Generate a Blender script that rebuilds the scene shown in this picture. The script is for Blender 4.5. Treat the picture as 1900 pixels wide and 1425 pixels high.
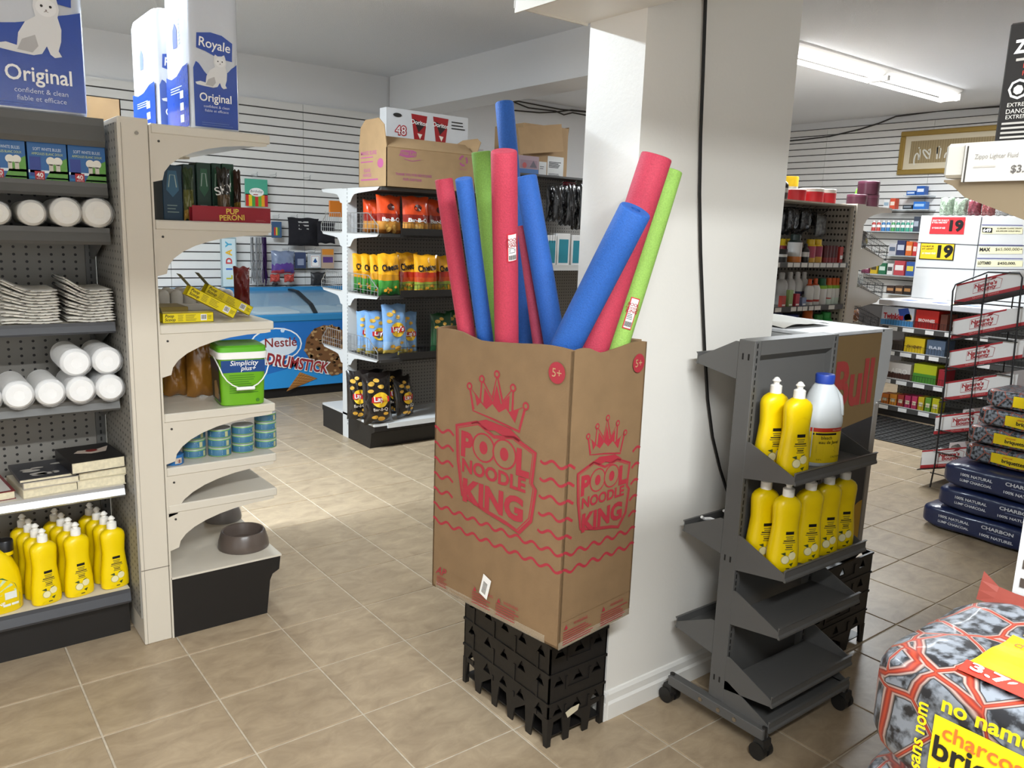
import bpy, bmesh, math, random
from mathutils import Vector, Matrix
from mathutils.geometry import tessellate_polygon
random.seed(7)
rnd = random.uniform
for o in list(bpy.data.objects): bpy.data.objects.remove(o, do_unlink=True)
SC = bpy.context.scene
COL = SC.collection
PI = math.pi

# ------------------------------------------------------------------ camera
F_PX = 1488.43; YAW, PITCH, ROLL = -0.661117, -0.187598, 0.0357803; CAM_H = 1.503
def _axes():
    cy, sy, cp, sp = math.cos(YAW), math.sin(YAW), math.cos(PITCH), math.sin(PITCH)
    F = Vector((-sy*cp, cy*cp, sp)); R = Vector((cy, sy, 0)); U = R.cross(F)
    cr, sr = math.cos(ROLL), math.sin(ROLL)
    return cr*R + sr*U, -sr*R + cr*U, F
AR, AU, AF = _axes()
CAM = Vector((0, 0, CAM_H))
cd = bpy.data.cameras.new('camera'); cam = bpy.data.objects.new('camera', cd); COL.objects.link(cam)
cd.sensor_fit = 'HORIZONTAL'; cd.sensor_width = 36; cd.lens = F_PX/1900*36; cd.clip_start = 0.02; cd.clip_end = 60
m = Matrix((AR, AU, -AF)).transposed().to_4x4(); m.translation = CAM
cam.matrix_world = m
SC.camera = cam
# ------------------------------------------------------------------ world, exposure
W = bpy.data.worlds.new('world'); SC.world = W; W.use_nodes = True
W.node_tree.nodes['Background'].inputs[0].default_value = (1, 0.97, 0.93, 1)
W.node_tree.nodes['Background'].inputs[1].default_value = 0.0
SC.view_settings.view_transform = 'Standard'; SC.view_settings.look = 'None'
SC.view_settings.gamma = 1; SC.view_settings.use_curve_mapping = False
SC.view_settings.exposure = 0.5
LIGHT_W = 1.0          # overall strength of the ceiling tubes

# a pixel of the photograph gives a direction; the distance comes from the plane it lies on
def ray(x, y): return AF + AR*((x-950)/F_PX) - AU*((y-712.5)/F_PX)
def P(x, y, ax, c):
    d = ray(x, y); t = (c-CAM[ax])/d[ax]; return CAM + d*t
def PX(x, y, c): return P(x, y, 0, c)
def PY(x, y, c): return P(x, y, 1, c)
def PZ(x, y, c): return P(x, y, 2, c)

# ------------------------------------------------------------------ materials
def lin(c):
    if isinstance(c, str): c = tuple(int(c[i:i+2], 16) for i in (0, 2, 4))
    r = []
    for v in c[:3]:
        v /= 255.0
        r.append(v/12.92 if v <= .04045 else ((v+.055)/1.055)**2.4)
    return (*r, 1)
MATS = {}
def mat(name, col, rough=.5, metal=0, noise=None, bump=None, coat=0, alpha=1, trans=0, emis=0, spec=.5, ior=1.45):
    if name in MATS: return MATS[name]
    M_ = bpy.data.materials.new(name); M_.use_nodes = True; nt = M_.node_tree; b = nt.nodes['Principled BSDF']
    I = b.inputs
    I['Base Color'].default_value = lin(col); I['Roughness'].default_value = rough; I['Metallic'].default_value = metal
    I['Coat Weight'].default_value = coat; I['Coat Roughness'].default_value = .08
    I['Alpha'].default_value = alpha; I['Transmission Weight'].default_value = trans; I['Specular IOR Level'].default_value = spec; I['IOR'].default_value = ior
    if emis:
        I['Emission Color'].default_value = lin(col); I['Emission Strength'].default_value = emis
    if noise or bump:
        tc = nt.nodes.new('ShaderNodeTexCoord')
    if noise:
        sc, amt = noise[:2]; n = nt.nodes.new('ShaderNodeTexNoise'); n.inputs['Scale'].default_value = sc; n.inputs['Detail'].default_value = 4
        nt.links.new(tc.outputs['Object'], n.inputs['Vector'])
        mr = nt.nodes.new('ShaderNodeMapRange'); mr.inputs[1].default_value = .3; mr.inputs[2].default_value = .7
        mr.inputs[3].default_value = 1-amt; mr.inputs[4].default_value = 1+amt
        nt.links.new(n.outputs['Fac'], mr.inputs[0])
        mx = nt.nodes.new('ShaderNodeVectorMath'); mx.operation = 'MULTIPLY'; mx.inputs[0].default_value = lin(col)[:3]
        nt.links.new(mr.outputs[0], mx.inputs[1]); nt.links.new(mx.outputs[0], I['Base Color'])
    if bump:
        sc, st = bump[:2]; n2 = nt.nodes.new('ShaderNodeTexNoise'); n2.inputs['Scale'].default_value = sc; n2.inputs['Detail'].default_value = 3
        nt.links.new(tc.outputs['Object'], n2.inputs['Vector'])
        bp = nt.nodes.new('ShaderNodeBump'); bp.inputs['Strength'].default_value = st; bp.inputs['Distance'].default_value = bump[2] if len(bump) > 2 else .004
        nt.links.new(n2.outputs['Fac'], bp.inputs['Height']); nt.links.new(bp.outputs[0], I['Normal'])
    MATS[name] = M_
    return M_
def c_(col, rough=.5, **k):           # a plain colour by its hex code
    return mat('col_%s_%d' % (col, int(rough*100)) + ''.join('%s%s' % i for i in sorted(k.items())), col, rough, **k)
def bands(name, axis, stops, rough=.35, coat=0, noise=0, bump=None):
    """hard or soft colour bands along a local axis: stops = [(position in metres, colour), ...]"""
    if name in MATS: return MATS[name]
    M_ = mat(name, stops[0][1], rough, coat=coat, bump=bump); nt = M_.node_tree; b = nt.nodes['Principled BSDF']
    tc = nt.nodes.new('ShaderNodeTexCoord'); sp = nt.nodes.new('ShaderNodeSeparateXYZ'); nt.links.new(tc.outputs['Object'], sp.inputs[0])
    lo, hi = stops[0][0], stops[-1][0]+1e-4
    src = sp.outputs[axis]
    if noise:
        n = nt.nodes.new('ShaderNodeTexNoise'); n.inputs['Scale'].default_value = 18; nt.links.new(tc.outputs['Object'], n.inputs['Vector'])
        ma = nt.nodes.new('ShaderNodeMath'); ma.operation = 'MULTIPLY_ADD'; ma.inputs[1].default_value = noise
        nt.links.new(n.outputs['Fac'], ma.inputs[0]); nt.links.new(src, ma.inputs[2]); src = ma.outputs[0]
    mr = nt.nodes.new('ShaderNodeMapRange'); mr.inputs[1].default_value = lo; mr.inputs[2].default_value = hi
    nt.links.new(src, mr.inputs[0])
    cr = nt.nodes.new('ShaderNodeValToRGB'); cr.color_ramp.interpolation = 'CONSTANT'
    el = cr.color_ramp.elements
    while len(el) > 1: el.remove(el[-1])
    for i, (p, c) in enumerate(stops):
        e = el[0] if i == 0 else el.new(min(1, (p-lo)/(hi-lo)))
        e.position = min(1, (p-lo)/(hi-lo)); e.color = lin(c)
    nt.links.new(mr.outputs[0], cr.inputs[0]); nt.links.new(cr.outputs[0], b.inputs['Base Color'])
    return M_
def pegmat(name, col, u, su=.038, sv=.0254, rad=.15, hole='1c1a18'):
    if name in MATS: return MATS[name]
    M_ = mat(name, col, .55); nt = M_.node_tree; b = nt.nodes['Principled BSDF']
    tc = nt.nodes.new('ShaderNodeTexCoord'); sp = nt.nodes.new('ShaderNodeSeparateXYZ'); nt.links.new(tc.outputs['Object'], sp.inputs[0])
    def node(op, a, bb):
        n = nt.nodes.new('ShaderNodeMath'); n.operation = op
        for i, v in enumerate((a, bb)):
            if v is None: continue
            if isinstance(v, (int, float)): n.inputs[i].default_value = v
            else: nt.links.new(v, n.inputs[i])
        return n.outputs[0]
    def cell(o, s):
        f = node('SUBTRACT', node('FRACT', node('DIVIDE', node('ADD', o, 10.0), s), None), .5)
        f = node('MULTIPLY', f, s); return node('MULTIPLY', f, f)
    d = node('SQRT', node('ADD', cell(sp.outputs[u], su), cell(sp.outputs[2], sv)), None)
    k = node('LESS_THAN', d, rad*.0254*1.25)
    mx = nt.nodes.new('ShaderNodeMix'); mx.data_type = 'RGBA'
    mx.inputs[6].default_value = lin(col); mx.inputs[7].default_value = lin(hole)
    nt.links.new(k, mx.inputs[0]); nt.links.new(mx.outputs[2], b.inputs['Base Color'])
    return M_

# ------------------------------------------------------------------ objects
XF = {}          # world matrix of every Empty root
def mtx(loc=(0, 0, 0), rz=0): return Matrix.Translation(Vector(loc)) @ Matrix.Rotation(rz, 4, 'Z')
def tag(o, label=None, cat=None, group=None, kind=None):
    for k, v in (('label', label), ('category', cat), ('group', group), ('kind', kind)):
        if v: o[k] = v
    return o
def thing(name, label, cat, loc=(0, 0, 0), rz=0, group=None, kind=None):
    o = bpy.data.objects.new(name, None); COL.objects.link(o); o.empty_display_size = .05
    o.location = loc; o.rotation_euler = (0, 0, rz); XF[o] = mtx(loc, rz)
    return tag(o, label, cat, group, kind)
def tree_copy(o, parent=None):
    c = o.copy(); COL.objects.link(c); c.parent = parent
    for ch in o.children: tree_copy(ch, c)
    return c
def dup(o, loc, rz=0, label=None, group=None, scale=None):
    c = tree_copy(o); c.location = loc; c.rotation_euler = (0, 0, rz); XF[c] = mtx(loc, rz)
    if scale: c.scale = scale if hasattr(scale, '__len__') else (scale,)*3
    if label: c['label'] = label
    if group: c['group'] = group
    return c

class B:
    """collects shapes in the coordinates of its own thing (or world coordinates with world=True)"""
    def __init__(s): s.v = []; s.f = []; s.mi = []; s.ml = []; s.cur = 0; s.sm = []; s.smooth = False
    def m(s, mt):
        if mt not in s.ml: s.ml.append(mt)
        s.cur = s.ml.index(mt); return s
    def add(s, vs, fs):
        n = len(s.v); s.v += [tuple(v) for v in vs]
        for f in fs: s.f.append(tuple(i+n for i in f)); s.mi.append(s.cur); s.sm.append(s.smooth)
        return s
    def box(s, x0, x1, y0, y1, z0, z1, T=None):
        vs = [(x, y, z) for z in (z0, z1) for y in (y0, y1) for x in (x0, x1)]
        if T: vs = [tuple(T @ Vector(v)) for v in vs]
        return s.add(vs, [(0, 2, 3, 1), (4, 5, 7, 6), (0, 1, 5, 4), (2, 6, 7, 3), (0, 4, 6, 2), (1, 3, 7, 5)])
    def rbox(s, x0, x1, y0, y1, z0, z1, r=.004, T=None):
        """box with chamfered edges"""
        r = min(r, (x1-x0)/2.01, (y1-y0)/2.01, (z1-z0)/2.01)
        bm = bmesh.new(); bmesh.ops.create_cube(bm, size=1)
        for v in bm.verts: v.co = Vector(((x0+x1)/2+v.co.x*(x1-x0), (y0+y1)/2+v.co.y*(y1-y0), (z0+z1)/2+v.co.z*(z1-z0)))
        bmesh.ops.bevel(bm, geom=bm.edges[:], offset=r, segments=1, affect='EDGES')
        vs = [T @ v.co if T else v.co.copy() for v in bm.verts]; bm.verts.index_update()
        fs = [[v.index for v in f.verts] for f in bm.faces]; bm.free()
        return s.add(vs, fs)
    def prism(s, pts, fn, t0, t1):
        """2-D outline extruded from t0 to t1; fn(u, v, t) -> point"""
        n = len(pts)
        a = sum(pts[i][0]*pts[(i+1) % n][1]-pts[(i+1) % n][0]*pts[i][1] for i in range(n))
        if a < 0: pts = pts[::-1]
        vs = [fn(u, v, t0) for u, v in pts] + [fn(u, v, t1) for u, v in pts]
        tri = tessellate_polygon([[Vector((u, v, 0)) for u, v in pts]])
        fs = [tuple(t) for t in tri] + [tuple(i+n for i in t[::-1]) for t in tri]
        fs += [(i, (i+1) % n, (i+1) % n+n, i+n) for i in range(n)]
        return s.add(vs, fs)
    def prism_holes(s, loops, fn, t0, t1):
        """outline with holes, extruded"""
        flat = [p for l in loops for p in l]; n = len(flat)
        tri = tessellate_polygon([[Vector((u, v, 0)) for u, v in l] for l in loops])
        vs = [fn(u, v, t0) for u, v in flat] + [fn(u, v, t1) for u, v in flat]
        fs = [tuple(t) for t in tri] + [tuple(i+n for i in t[::-1]) for t in tri]; k = 0
        for l in loops:
            m_ = len(l); fs += [(k+i, k+(i+1) % m_, k+(i+1) % m_+n, k+i+n) for i in range(m_)]; k += m_
        return s.add(vs, fs)
    def tube(s, pts, r, n=6, closed=False, caps=True):
        pts = [Vector(p) for p in pts]; N = len(pts); rings = []
        prev = None
        for i, p in enumerate(pts):
            a = pts[(i-1) % N] if (closed or i > 0) else p; b = pts[(i+1) % N] if (closed or i < N-1) else p
            t = (b-a).normalized() if (b-a).length > 1e-9 else Vector((0, 0, 1))
            if prev is None: u = t.orthogonal().normalized()
            else:
                u = prev - t*prev.dot(t); u = u.normalized() if u.length > 1e-6 else t.orthogonal().normalized()
            prev = u; w = t.cross(u); rr = r[i] if hasattr(r, '__len__') else r
            rings.append([p + (u*math.cos(2*PI*k/n)+w*math.sin(2*PI*k/n))*rr for k in range(n)])
        vs = [v for q in rings for v in q]; fs = []
        for i in range(N if closed else N-1):
            j = (i+1) % N
            fs += [(i*n+k, i*n+(k+1) % n, j*n+(k+1) % n, j*n+k) for k in range(n)]
        if caps and not closed: fs += [tuple(range(n))[::-1], tuple((N-1)*n+k for k in range(n))]
        return s.add(vs, fs)
    def loft(s, secs, n=20, T=None, cap=True, e=2.0):
        """sections (z, rx, ry[, cx, cy]) with a superellipse outline"""
        vs = []
        for q in secs:
            z, rx, ry = q[:3]; cx, cy = (q[3], q[4]) if len(q) > 3 else (0, 0)
            for k in range(n):
                a = 2*PI*(k+.5)/n; ca, sa = math.cos(a), math.sin(a)
                v = Vector((cx+rx*math.copysign(abs(ca)**(2/e), ca), cy+ry*math.copysign(abs(sa)**(2/e), sa), z))
                vs.append(T @ v if T else v)
        fs = []; N = len(secs)
        for i in range(N-1): fs += [(i*n+k, i*n+(k+1) % n, (i+1)*n+(k+1) % n, (i+1)*n+k) for k in range(n)]
        if cap: fs += [tuple(range(n))[::-1], tuple((N-1)*n+k for k in range(n))]
        return s.add(vs, fs)
    def lathe(s, prof, n=20, T=None, cap=True): return s.loft([(z, r, r) for r, z in prof], n, T, cap)
    def grid(s, fn, nu, nv, flip=False):
        vs = [fn(i/nu, j/nv) for j in range(nv+1) for i in range(nu+1)]
        fs = [(j*(nu+1)+i, j*(nu+1)+i+1, (j+1)*(nu+1)+i+1, (j+1)*(nu+1)+i) for j in range(nv) for i in range(nu)]
        if flip: fs = [f[::-1] for f in fs]
        return s.add(vs, fs)
    def obj(s, name, mt=None, parent=None, smooth=False, world=False, label=None, cat=None, group=None, kind=None):
        me = bpy.data.meshes.new(name); vs = s.v
        if world and parent is not None:
            inv = XF[parent].inverted(); vs = [inv @ Vector(v) for v in vs]
        me.from_pydata([tuple(v) for v in vs], [], s.f)
        ml = s.ml if s.ml else [mt]
        for q in ml: me.materials.append(q)
        if s.ml: me.polygons.foreach_set('material_index', s.mi)
        sm = [bool(a or smooth) for a in s.sm]
        if any(sm): me.polygons.foreach_set('use_smooth', sm)
        me.update()
        if smooth or any(sm):
            try: me.set_sharp_from_angle(angle=math.radians(42))
            except Exception: pass
        o = bpy.data.objects.new(name, me); COL.objects.link(o)
        if parent is not None: o.parent = parent
        if parent is not None and parent in XF: XF[o] = XF[parent]
        return tag(o, label, cat, group, kind)
    def solo(s, name, mt, label, cat, group=None, smooth=False, kind=None):
        """a thing of one mesh: its origin goes to the middle of its base"""
        xs = [[v[i] for v in s.v] for i in range(3)]
        c = Vector(((min(xs[0])+max(xs[0]))/2, (min(xs[1])+max(xs[1]))/2, min(xs[2])))
        s.v = [tuple(Vector(v)-c) for v in s.v]
        o = s.obj(name, mt, None, smooth, label=label, cat=cat, group=group, kind=kind); o.location = c; XF[o] = Matrix.Translation(c)
        return o

# ------------------------------------------------------------------ printed matter
_TX = {}
def text2d(txt, size=1.0, bold=0.0, shear=0.0, sx=1.0):
    """letters as flat triangles, centred on (0, 0); returns verts, faces, width, height"""
    key = (txt, round(bold, 4), shear)
    if key not in _TX:
        cu = bpy.data.curves.new('t', 'FONT'); cu.body = txt; cu.size = 1; cu.offset = bold; cu.shear = shear; cu.resolution_u = 3
        cu.align_x = 'CENTER'
        ob = bpy.data.objects.new('t', cu); me = bpy.data.meshes.new_from_object(ob)
        vs = [(v.co.x, v.co.y) for v in me.vertices]; fs = [tuple(p.vertices) for p in me.polygons]
        bpy.data.objects.remove(ob); bpy.data.curves.remove(cu); bpy.data.meshes.remove(me)
        if not vs: vs = [(0, 0)]
        y0 = min(v[1] for v in vs); y1 = max(v[1] for v in vs); x0 = min(v[0] for v in vs); x1 = max(v[0] for v in vs)
        vs = [(x-(x0+x1)/2, y-(y0+y1)/2) for x, y in vs]
        _TX[key] = (vs, fs, x1-x0, y1-y0)
    vs, fs, w, h = _TX[key]
    return [(x*size*sx, y*size) for x, y in vs], fs, w*size*sx, h*size
class D:
    """print on a surface: fn(u, v, h) gives the point h above the surface"""
    def __init__(s, fn, step=.0005, base=.0006): s.fn = fn; s.b = {}; s.h = base; s.step = step
    def _b(s, mt):
        if mt not in s.b: s.b[mt] = B()
        return s.b[mt]
    def up(s): s.h += s.step; return s
    def rect(s, u0, v0, u1, v1, mt, nu=1, nv=1):
        s._b(mt).grid(lambda a, b: s.fn(u0+(u1-u0)*a, v0+(v1-v0)*b, s.h), nu, nv); return s
    def poly(s, pts, mt):
        n = len(pts); a = sum(pts[i][0]*pts[(i+1) % n][1]-pts[(i+1) % n][0]*pts[i][1] for i in range(n))
        if a < 0: pts = pts[::-1]
        tri = tessellate_polygon([[Vector((u, v, 0)) for u, v in pts]])
        fs = []
        for t in tri:
            (ax, ay), (bx, by), (cx, cy) = (pts[i] for i in t)
            fs.append(t if (bx-ax)*(cy-ay)-(by-ay)*(cx-ax) > 0 else t[::-1])
        s._b(mt).add([s.fn(u, v, s.h) for u, v in pts], [tuple(f) for f in fs]); return s
    def disc(s, u, v, ru, mt, rv=None, n=20, a0=0, a1=2*PI):
        rv = rv or ru
        vs = [s.fn(u, v, s.h)] + [s.fn(u+ru*math.cos(a0+(a1-a0)*k/n), v+rv*math.sin(a0+(a1-a0)*k/n), s.h) for k in range(n+1)]
        s._b(mt).add(vs, [(0, k+1, k+2) for k in range(n)]); return s
    def stroke(s, pts, w, mt, closed=False):
        n = len(pts); vs = []
        for i in range(n):
            a = pts[(i-1) % n] if (closed or i) else pts[i]; b = pts[(i+1) % n] if (closed or i < n-1) else pts[i]
            dx, dy = b[0]-a[0], b[1]-a[1]; L = math.hypot(dx, dy) or 1
            nx, ny = -dy/L*w/2, dx/L*w/2
            vs += [s.fn(pts[i][0]-nx, pts[i][1]-ny, s.h), s.fn(pts[i][0]+nx, pts[i][1]+ny, s.h)]
        fs = [(2*i, 2*((i+1) % n), 2*((i+1) % n)+1, 2*i+1) for i in range(n if closed else n-1)]
        s._b(mt).add(vs, fs); return s
    def text(s, t, u, v, size, mt, bold=0, shear=0, width=None, rot=0, sx=1.0, warp=None):
        vs, fs, w, h = text2d(t, size, bold, shear, sx)
        if width:
            k = width/w; vs = [(x*k, y) for x, y in vs]
        if rot:
            c, q = math.cos(rot), math.sin(rot); vs = [(x*c-y*q, x*q+y*c) for x, y in vs]
        if warp: vs = [warp(x, y) for x, y in vs]
        s._b(mt).add([s.fn(u+x, v+y, s.h) for x, y in vs], fs); return s
    def lines(s, u0, v0, u1, v1, n, mt, fill=.5, ragged=.35):
        """rows of print too small to read"""
        dv = (v1-v0)/n
        for k in range(n):
            e = u1-(u1-u0)*rnd(0, ragged)
            s.rect(u0, v0+dv*(k+(1-fill)/2), e, v0+dv*(k+(1+fill)/2), mt)
        return s
    def barcode(s, u0, v0, u1, v1, white, black):
        s.rect(u0, v0, u1, v1, white); s.up(); u = u0+(u1-u0)*.1; e = u1-(u1-u0)*.1
        while u < e:
            w = (u1-u0)*rnd(.015, .05); s.rect(u, v0+(v1-v0)*.2, min(e, u+w), v1-(v1-v0)*.1, black); u += w*rnd(1.6, 2.6)
        return s
    def done(s, parent, name='print', world=False):
        for mt, b in s.b.items(): b.obj(name, mt, parent, world=world, kind='stuff')
        s.b = {}
def plane(O, R, U):
    O, R, U = Vector(O), Vector(R).normalized(), Vector(U).normalized(); N = R.cross(U)
    return lambda u, v, h: O + R*u + U*v + N*h
def cyl(r, cz=0, a0=-PI/2):
    """around a vertical can; u runs to the right as seen from -y"""
    return lambda u, v, h: Vector(((r+h)*math.cos(a0+u/r), (r+h)*math.sin(a0+u/r), cz+v))
WHITE = c_('f2f0ec', .45); BLACK = c_('141312', .45); INK = c_('2b2826', .6)
# ================================================================== the room
def noisebase(M_, col1, col2, scale, detail=6, rnd_amt=0.0, stretch=(1, 1, 1), bump=0):
    nt = M_.node_tree; b = nt.nodes['Principled BSDF']
    tc = nt.nodes.new('ShaderNodeTexCoord'); oi = nt.nodes.new('ShaderNodeObjectInfo')
    ad = nt.nodes.new('ShaderNodeVectorMath'); ad.operation = 'ADD'
    sc = nt.nodes.new('ShaderNodeVectorMath'); sc.operation = 'SCALE'; sc.inputs[0].default_value = (37, 17, 5)
    nt.links.new(oi.outputs['Random'], sc.inputs['Scale']); nt.links.new(tc.outputs['Object'], ad.inputs[0]); nt.links.new(sc.outputs[0], ad.inputs[1])
    mu = nt.nodes.new('ShaderNodeVectorMath'); mu.operation = 'MULTIPLY'; mu.inputs[1].default_value = stretch
    nt.links.new(ad.outputs[0], mu.inputs[0])
    n = nt.nodes.new('ShaderNodeTexNoise'); n.inputs['Scale'].default_value = scale; n.inputs['Detail'].default_value = detail; n.inputs['Roughness'].default_value = .65; n.inputs['Distortion'].default_value = .6
    nt.links.new(mu.outputs[0], n.inputs['Vector'])
    cr = nt.nodes.new('ShaderNodeValToRGB'); cr.color_ramp.elements[0].position = .3; cr.color_ramp.elements[1].position = .7
    cr.color_ramp.elements[0].color = lin(col1); cr.color_ramp.elements[1].color = lin(col2)
    nt.links.new(n.outputs['Fac'], cr.inputs[0])
    mr = nt.nodes.new('ShaderNodeMapRange'); mr.inputs[3].default_value = 1-rnd_amt; mr.inputs[4].default_value = 1+rnd_amt
    nt.links.new(oi.outputs['Random'], mr.inputs[0])
    mx = nt.nodes.new('ShaderNodeVectorMath'); mx.operation = 'MULTIPLY'
    nt.links.new(cr.outputs[0], mx.inputs[0]); nt.links.new(mr.outputs[0], mx.inputs[1]); nt.links.new(mx.outputs[0], b.inputs['Base Color'])
    if bump:
        bp = nt.nodes.new('ShaderNodeBump'); bp.inputs['Strength'].default_value = bump; bp.inputs['Distance'].default_value = .003
        nt.links.new(n.outputs['Fac'], bp.inputs['Height']); nt.links.new(bp.outputs[0], b.inputs['Normal'])
XL, XR, YN, YB, ZC = -2.6, 9.2, -2.2, 7.35, 2.95
PAINT = mat('wall_paint', 'e3e3e4', .6, bump=(60, .25, .002)); PILLAR = mat('pillar_paint', 'eae6de', .45, bump=(90, .2, .002))
CEIL = mat('ceiling_texture', 'e6e8ec', .85, bump=(140, .9, .006))
GROUT = mat('grout', 'c6baa6', .8, noise=(40, .15))
TILE = mat('floor_tile', 'a8977e', .36, spec=.4); noisebase(TILE, '95826a', 'b29e82', 9, 7, .05, (1, 1.7, 1), .10)
def struct(b, name, mt, parent=None, world=False):
    o = b.obj(name, mt, parent, world=world)
    if parent is None: o['kind'] = 'structure'; XF[o] = Matrix.Identity(4)
    return o
floor = struct(B().box(XL, XR, YN, YB, -.05, -.003), 'floor', GROUT)
TX = [(k+1.11757)*.34 for k in range(-11, 26)]; TY = [(8.00674-i*.96984)*.34 for i in range(15, -15, -1)]
def topx(p):
    d = Vector(p)-CAM; z = d.dot(AF)
    return (950+F_PX*d.dot(AR)/z, 712.5-F_PX*d.dot(AU)/z, z)
def hidden(x, y):      # under the shelving, the pillar, the counter: out of sight
    return (x < .62 and y > 3.0) or (.62 < x < 1.1 and 2.9 < y < 3.8) or (2.6 < x < 5.2 and 4.85 < y < 5.5) or (1.67 < x < 2.37 and 1.6 < y < 1.84) or x > 7.0 or y > 6.7 or (x > 5.0 and y > 3.7)
tiles = []
for i in range(len(TX)-1):
    for j in range(len(TY)-1):
        x0, x1, y0, y1 = max(TX[i], XL), min(TX[i+1], XR), max(TY[j], YN), min(TY[j+1], YB)
        if x1-x0 < .02 or y1-y0 < .02: continue
        q = [topx((x, y, 0)) for x in (x0, x1) for y in (y0, y1)]
        vis = 0
        if min(a[2] for a in q) > .2 and any(-40 < a[0] < 1940 and 300 < a[1] < 1465 for a in q) and not hidden((x0+x1)/2, (y0+y1)/2):
            vis = 1/min(a[2] for a in q)
        tiles.append((vis, x0, x1, y0, y1))
tiles.sort(key=lambda t: -t[0])
tmesh = None; rest = B(); g = .0028
def tilebox(b, x0, x1, y0, y1):
    c = .0025
    vs = [(x0, y0, -.012), (x1, y0, -.012), (x1, y1, -.012), (x0, y1, -.012), (x0, y0, -.0015), (x1, y0, -.0015), (x1, y1, -.0015), (x0, y1, -.0015),
          (x0+c, y0+c, 0), (x1-c, y0+c, 0), (x1-c, y1-c, 0), (x0+c, y1-c, 0)]
    fs = [(8, 9, 10, 11)] + [(a, (a+1) % 4, (a+1) % 4+4, a+4) for a in range(4)] + [(a+4, (a+1) % 4+4, (a+1) % 4+8, a+8) for a in range(4)]
    b.add(vs, fs)
for n, (vis, x0, x1, y0, y1) in enumerate(tiles):
    full = abs(x1-x0-.34) < .002 and abs(y1-y0-.34*.96984) < .002
    if vis and n < 300 and full:
        if tmesh is None:
            b = B(); tilebox(b, -.17+g, .17-g, -.164873+g, .164873-g); o = b.obj('tile', TILE, floor); tmesh = o.data
        else:
            o = bpy.data.objects.new('tile', tmesh); COL.objects.link(o); o.parent = floor
        o.location = ((x0+x1)/2, (y0+y1)/2, 0)
    else: tilebox(rest, x0+g, x1-g, y0+g, y1-g)
rest.obj('tiles_beyond', TILE, floor, kind='stuff')
struct(B().box(XL, XR, YN, YB, ZC, ZC+.1), 'ceiling', CEIL)
struct(B().box(XL-.1, XL, YN, YB, 0, ZC), 'wall_left', PAINT)
struct(B().box(XL-.1, XR+.1, YN-.1, YN, 0, ZC), 'wall_front', PAINT)
# slatted walls: every slat a board with a groove below it
SLAT = mat('slat_board', 'e4e2de', .4); GROOVE = mat('slat_groove', '4a4644', .8)
wb = struct(B().m(PAINT).box(XL-.1, XR+.1, YB, YB+.1, 0, ZC), 'wall_back', None)
wr = struct(B().m(PAINT).box(XR, XR+.1, YN, YB, 0, ZC), 'wall_right', None)
B().box(XL+.02, 4.40, YB-.006, YB, .1, 2.585).obj('groove_backing', GROOVE, wb)
B().box(XR-.006, XR, .4, 7.3, .1, 2.87).obj('groove_backing', GROOVE, wr)
def slats(parent, seams, zt, rows, pitch, mk, gap=.011):
    for a, b_ in zip(seams[:-1], seams[1:]):
        me = None; L = b_-a-.004
        for r in range(rows):
            z1 = zt-r*pitch
            if me is None:
                o = mk(L, pitch-gap).obj('slat', SLAT, parent); me = o.data
            else: o = bpy.data.objects.new('slat', me); COL.objects.link(o); o.parent = parent
            o.location = (a+.002, YB-.02, z1-pitch+gap) if parent is wb else (XR-.02, a+.002, z1-pitch+gap)
slats(wb, [.71, 1.93, 3.149, 4.37], 2.585, 29, .0755, lambda L, h: B().box(0, L, 0, .016, 0, h))
slats(wr, [2.0, 3.22, 4.46, 5.739, 6.96], 2.86, 27, .0762, lambda L, h: B().box(0, .016, 0, L, 0, h))
# the beam under the ceiling, the pillar, the dropped box beside it
struct(B().box(4.05, 4.40, 3.1, YB-.02, 2.61, ZC), 'ceiling_beam', PAINT)
pil = struct(B().box(1.672, 2.37, 1.615, 1.84, 0, ZC), 'wall_pillar', PILLAR)
bulk = struct(B().box(1.41, 1.672, .6, 1.85, 2.105, ZC), 'ceiling_bulkhead', PILLAR)
struct(B().box(-.8, 3.1, .3, .6, 2.357, ZC), 'added_shade_beam', PILLAR)  # unseen beam, added to keep the front light off the pillar's top
B().box(1.404, 1.41, .6, 1.852, 2.085, 2.14).box(1.404, 1.672, 1.85, 1.856, 2.098, 2.16).obj('edge_bead', c_('d8d2c6', .5), bulk)
base = struct(B().prism([(0, 0), (.016, 0), (.016, .052), (.010, .060), (.010, .082), (.005, .092), (0, .094)], lambda u, v, t: (t, 1.615-u, v), 1.672, 2.372)
              .prism([(0, 0), (.016, 0), (.016, .052), (.010, .060), (.010, .082), (.005, .092), (0, .094)], lambda u, v, t: (1.672-u, t, v), 1.60, 1.84), 'baseboard_pillar', c_('e6e3dc', .4))
# power cable down the face of the pillar
pts = [PY(x, y, 1.606) for x, y in ((1309, -60), (1309, 0), (1305, 120), (1300, 250), (1298, 360), (1300, 470), (1304, 570), (1308, 660), (1313, 740), (1322, 810), (1336, 870), (1352, 920), (1362, 960))]
B().tube(pts, .0055, 6).solo('power_cable', c_('1b1a19', .5), 'black power cable hanging down the white pillar', 'cable', smooth=True)
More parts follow.
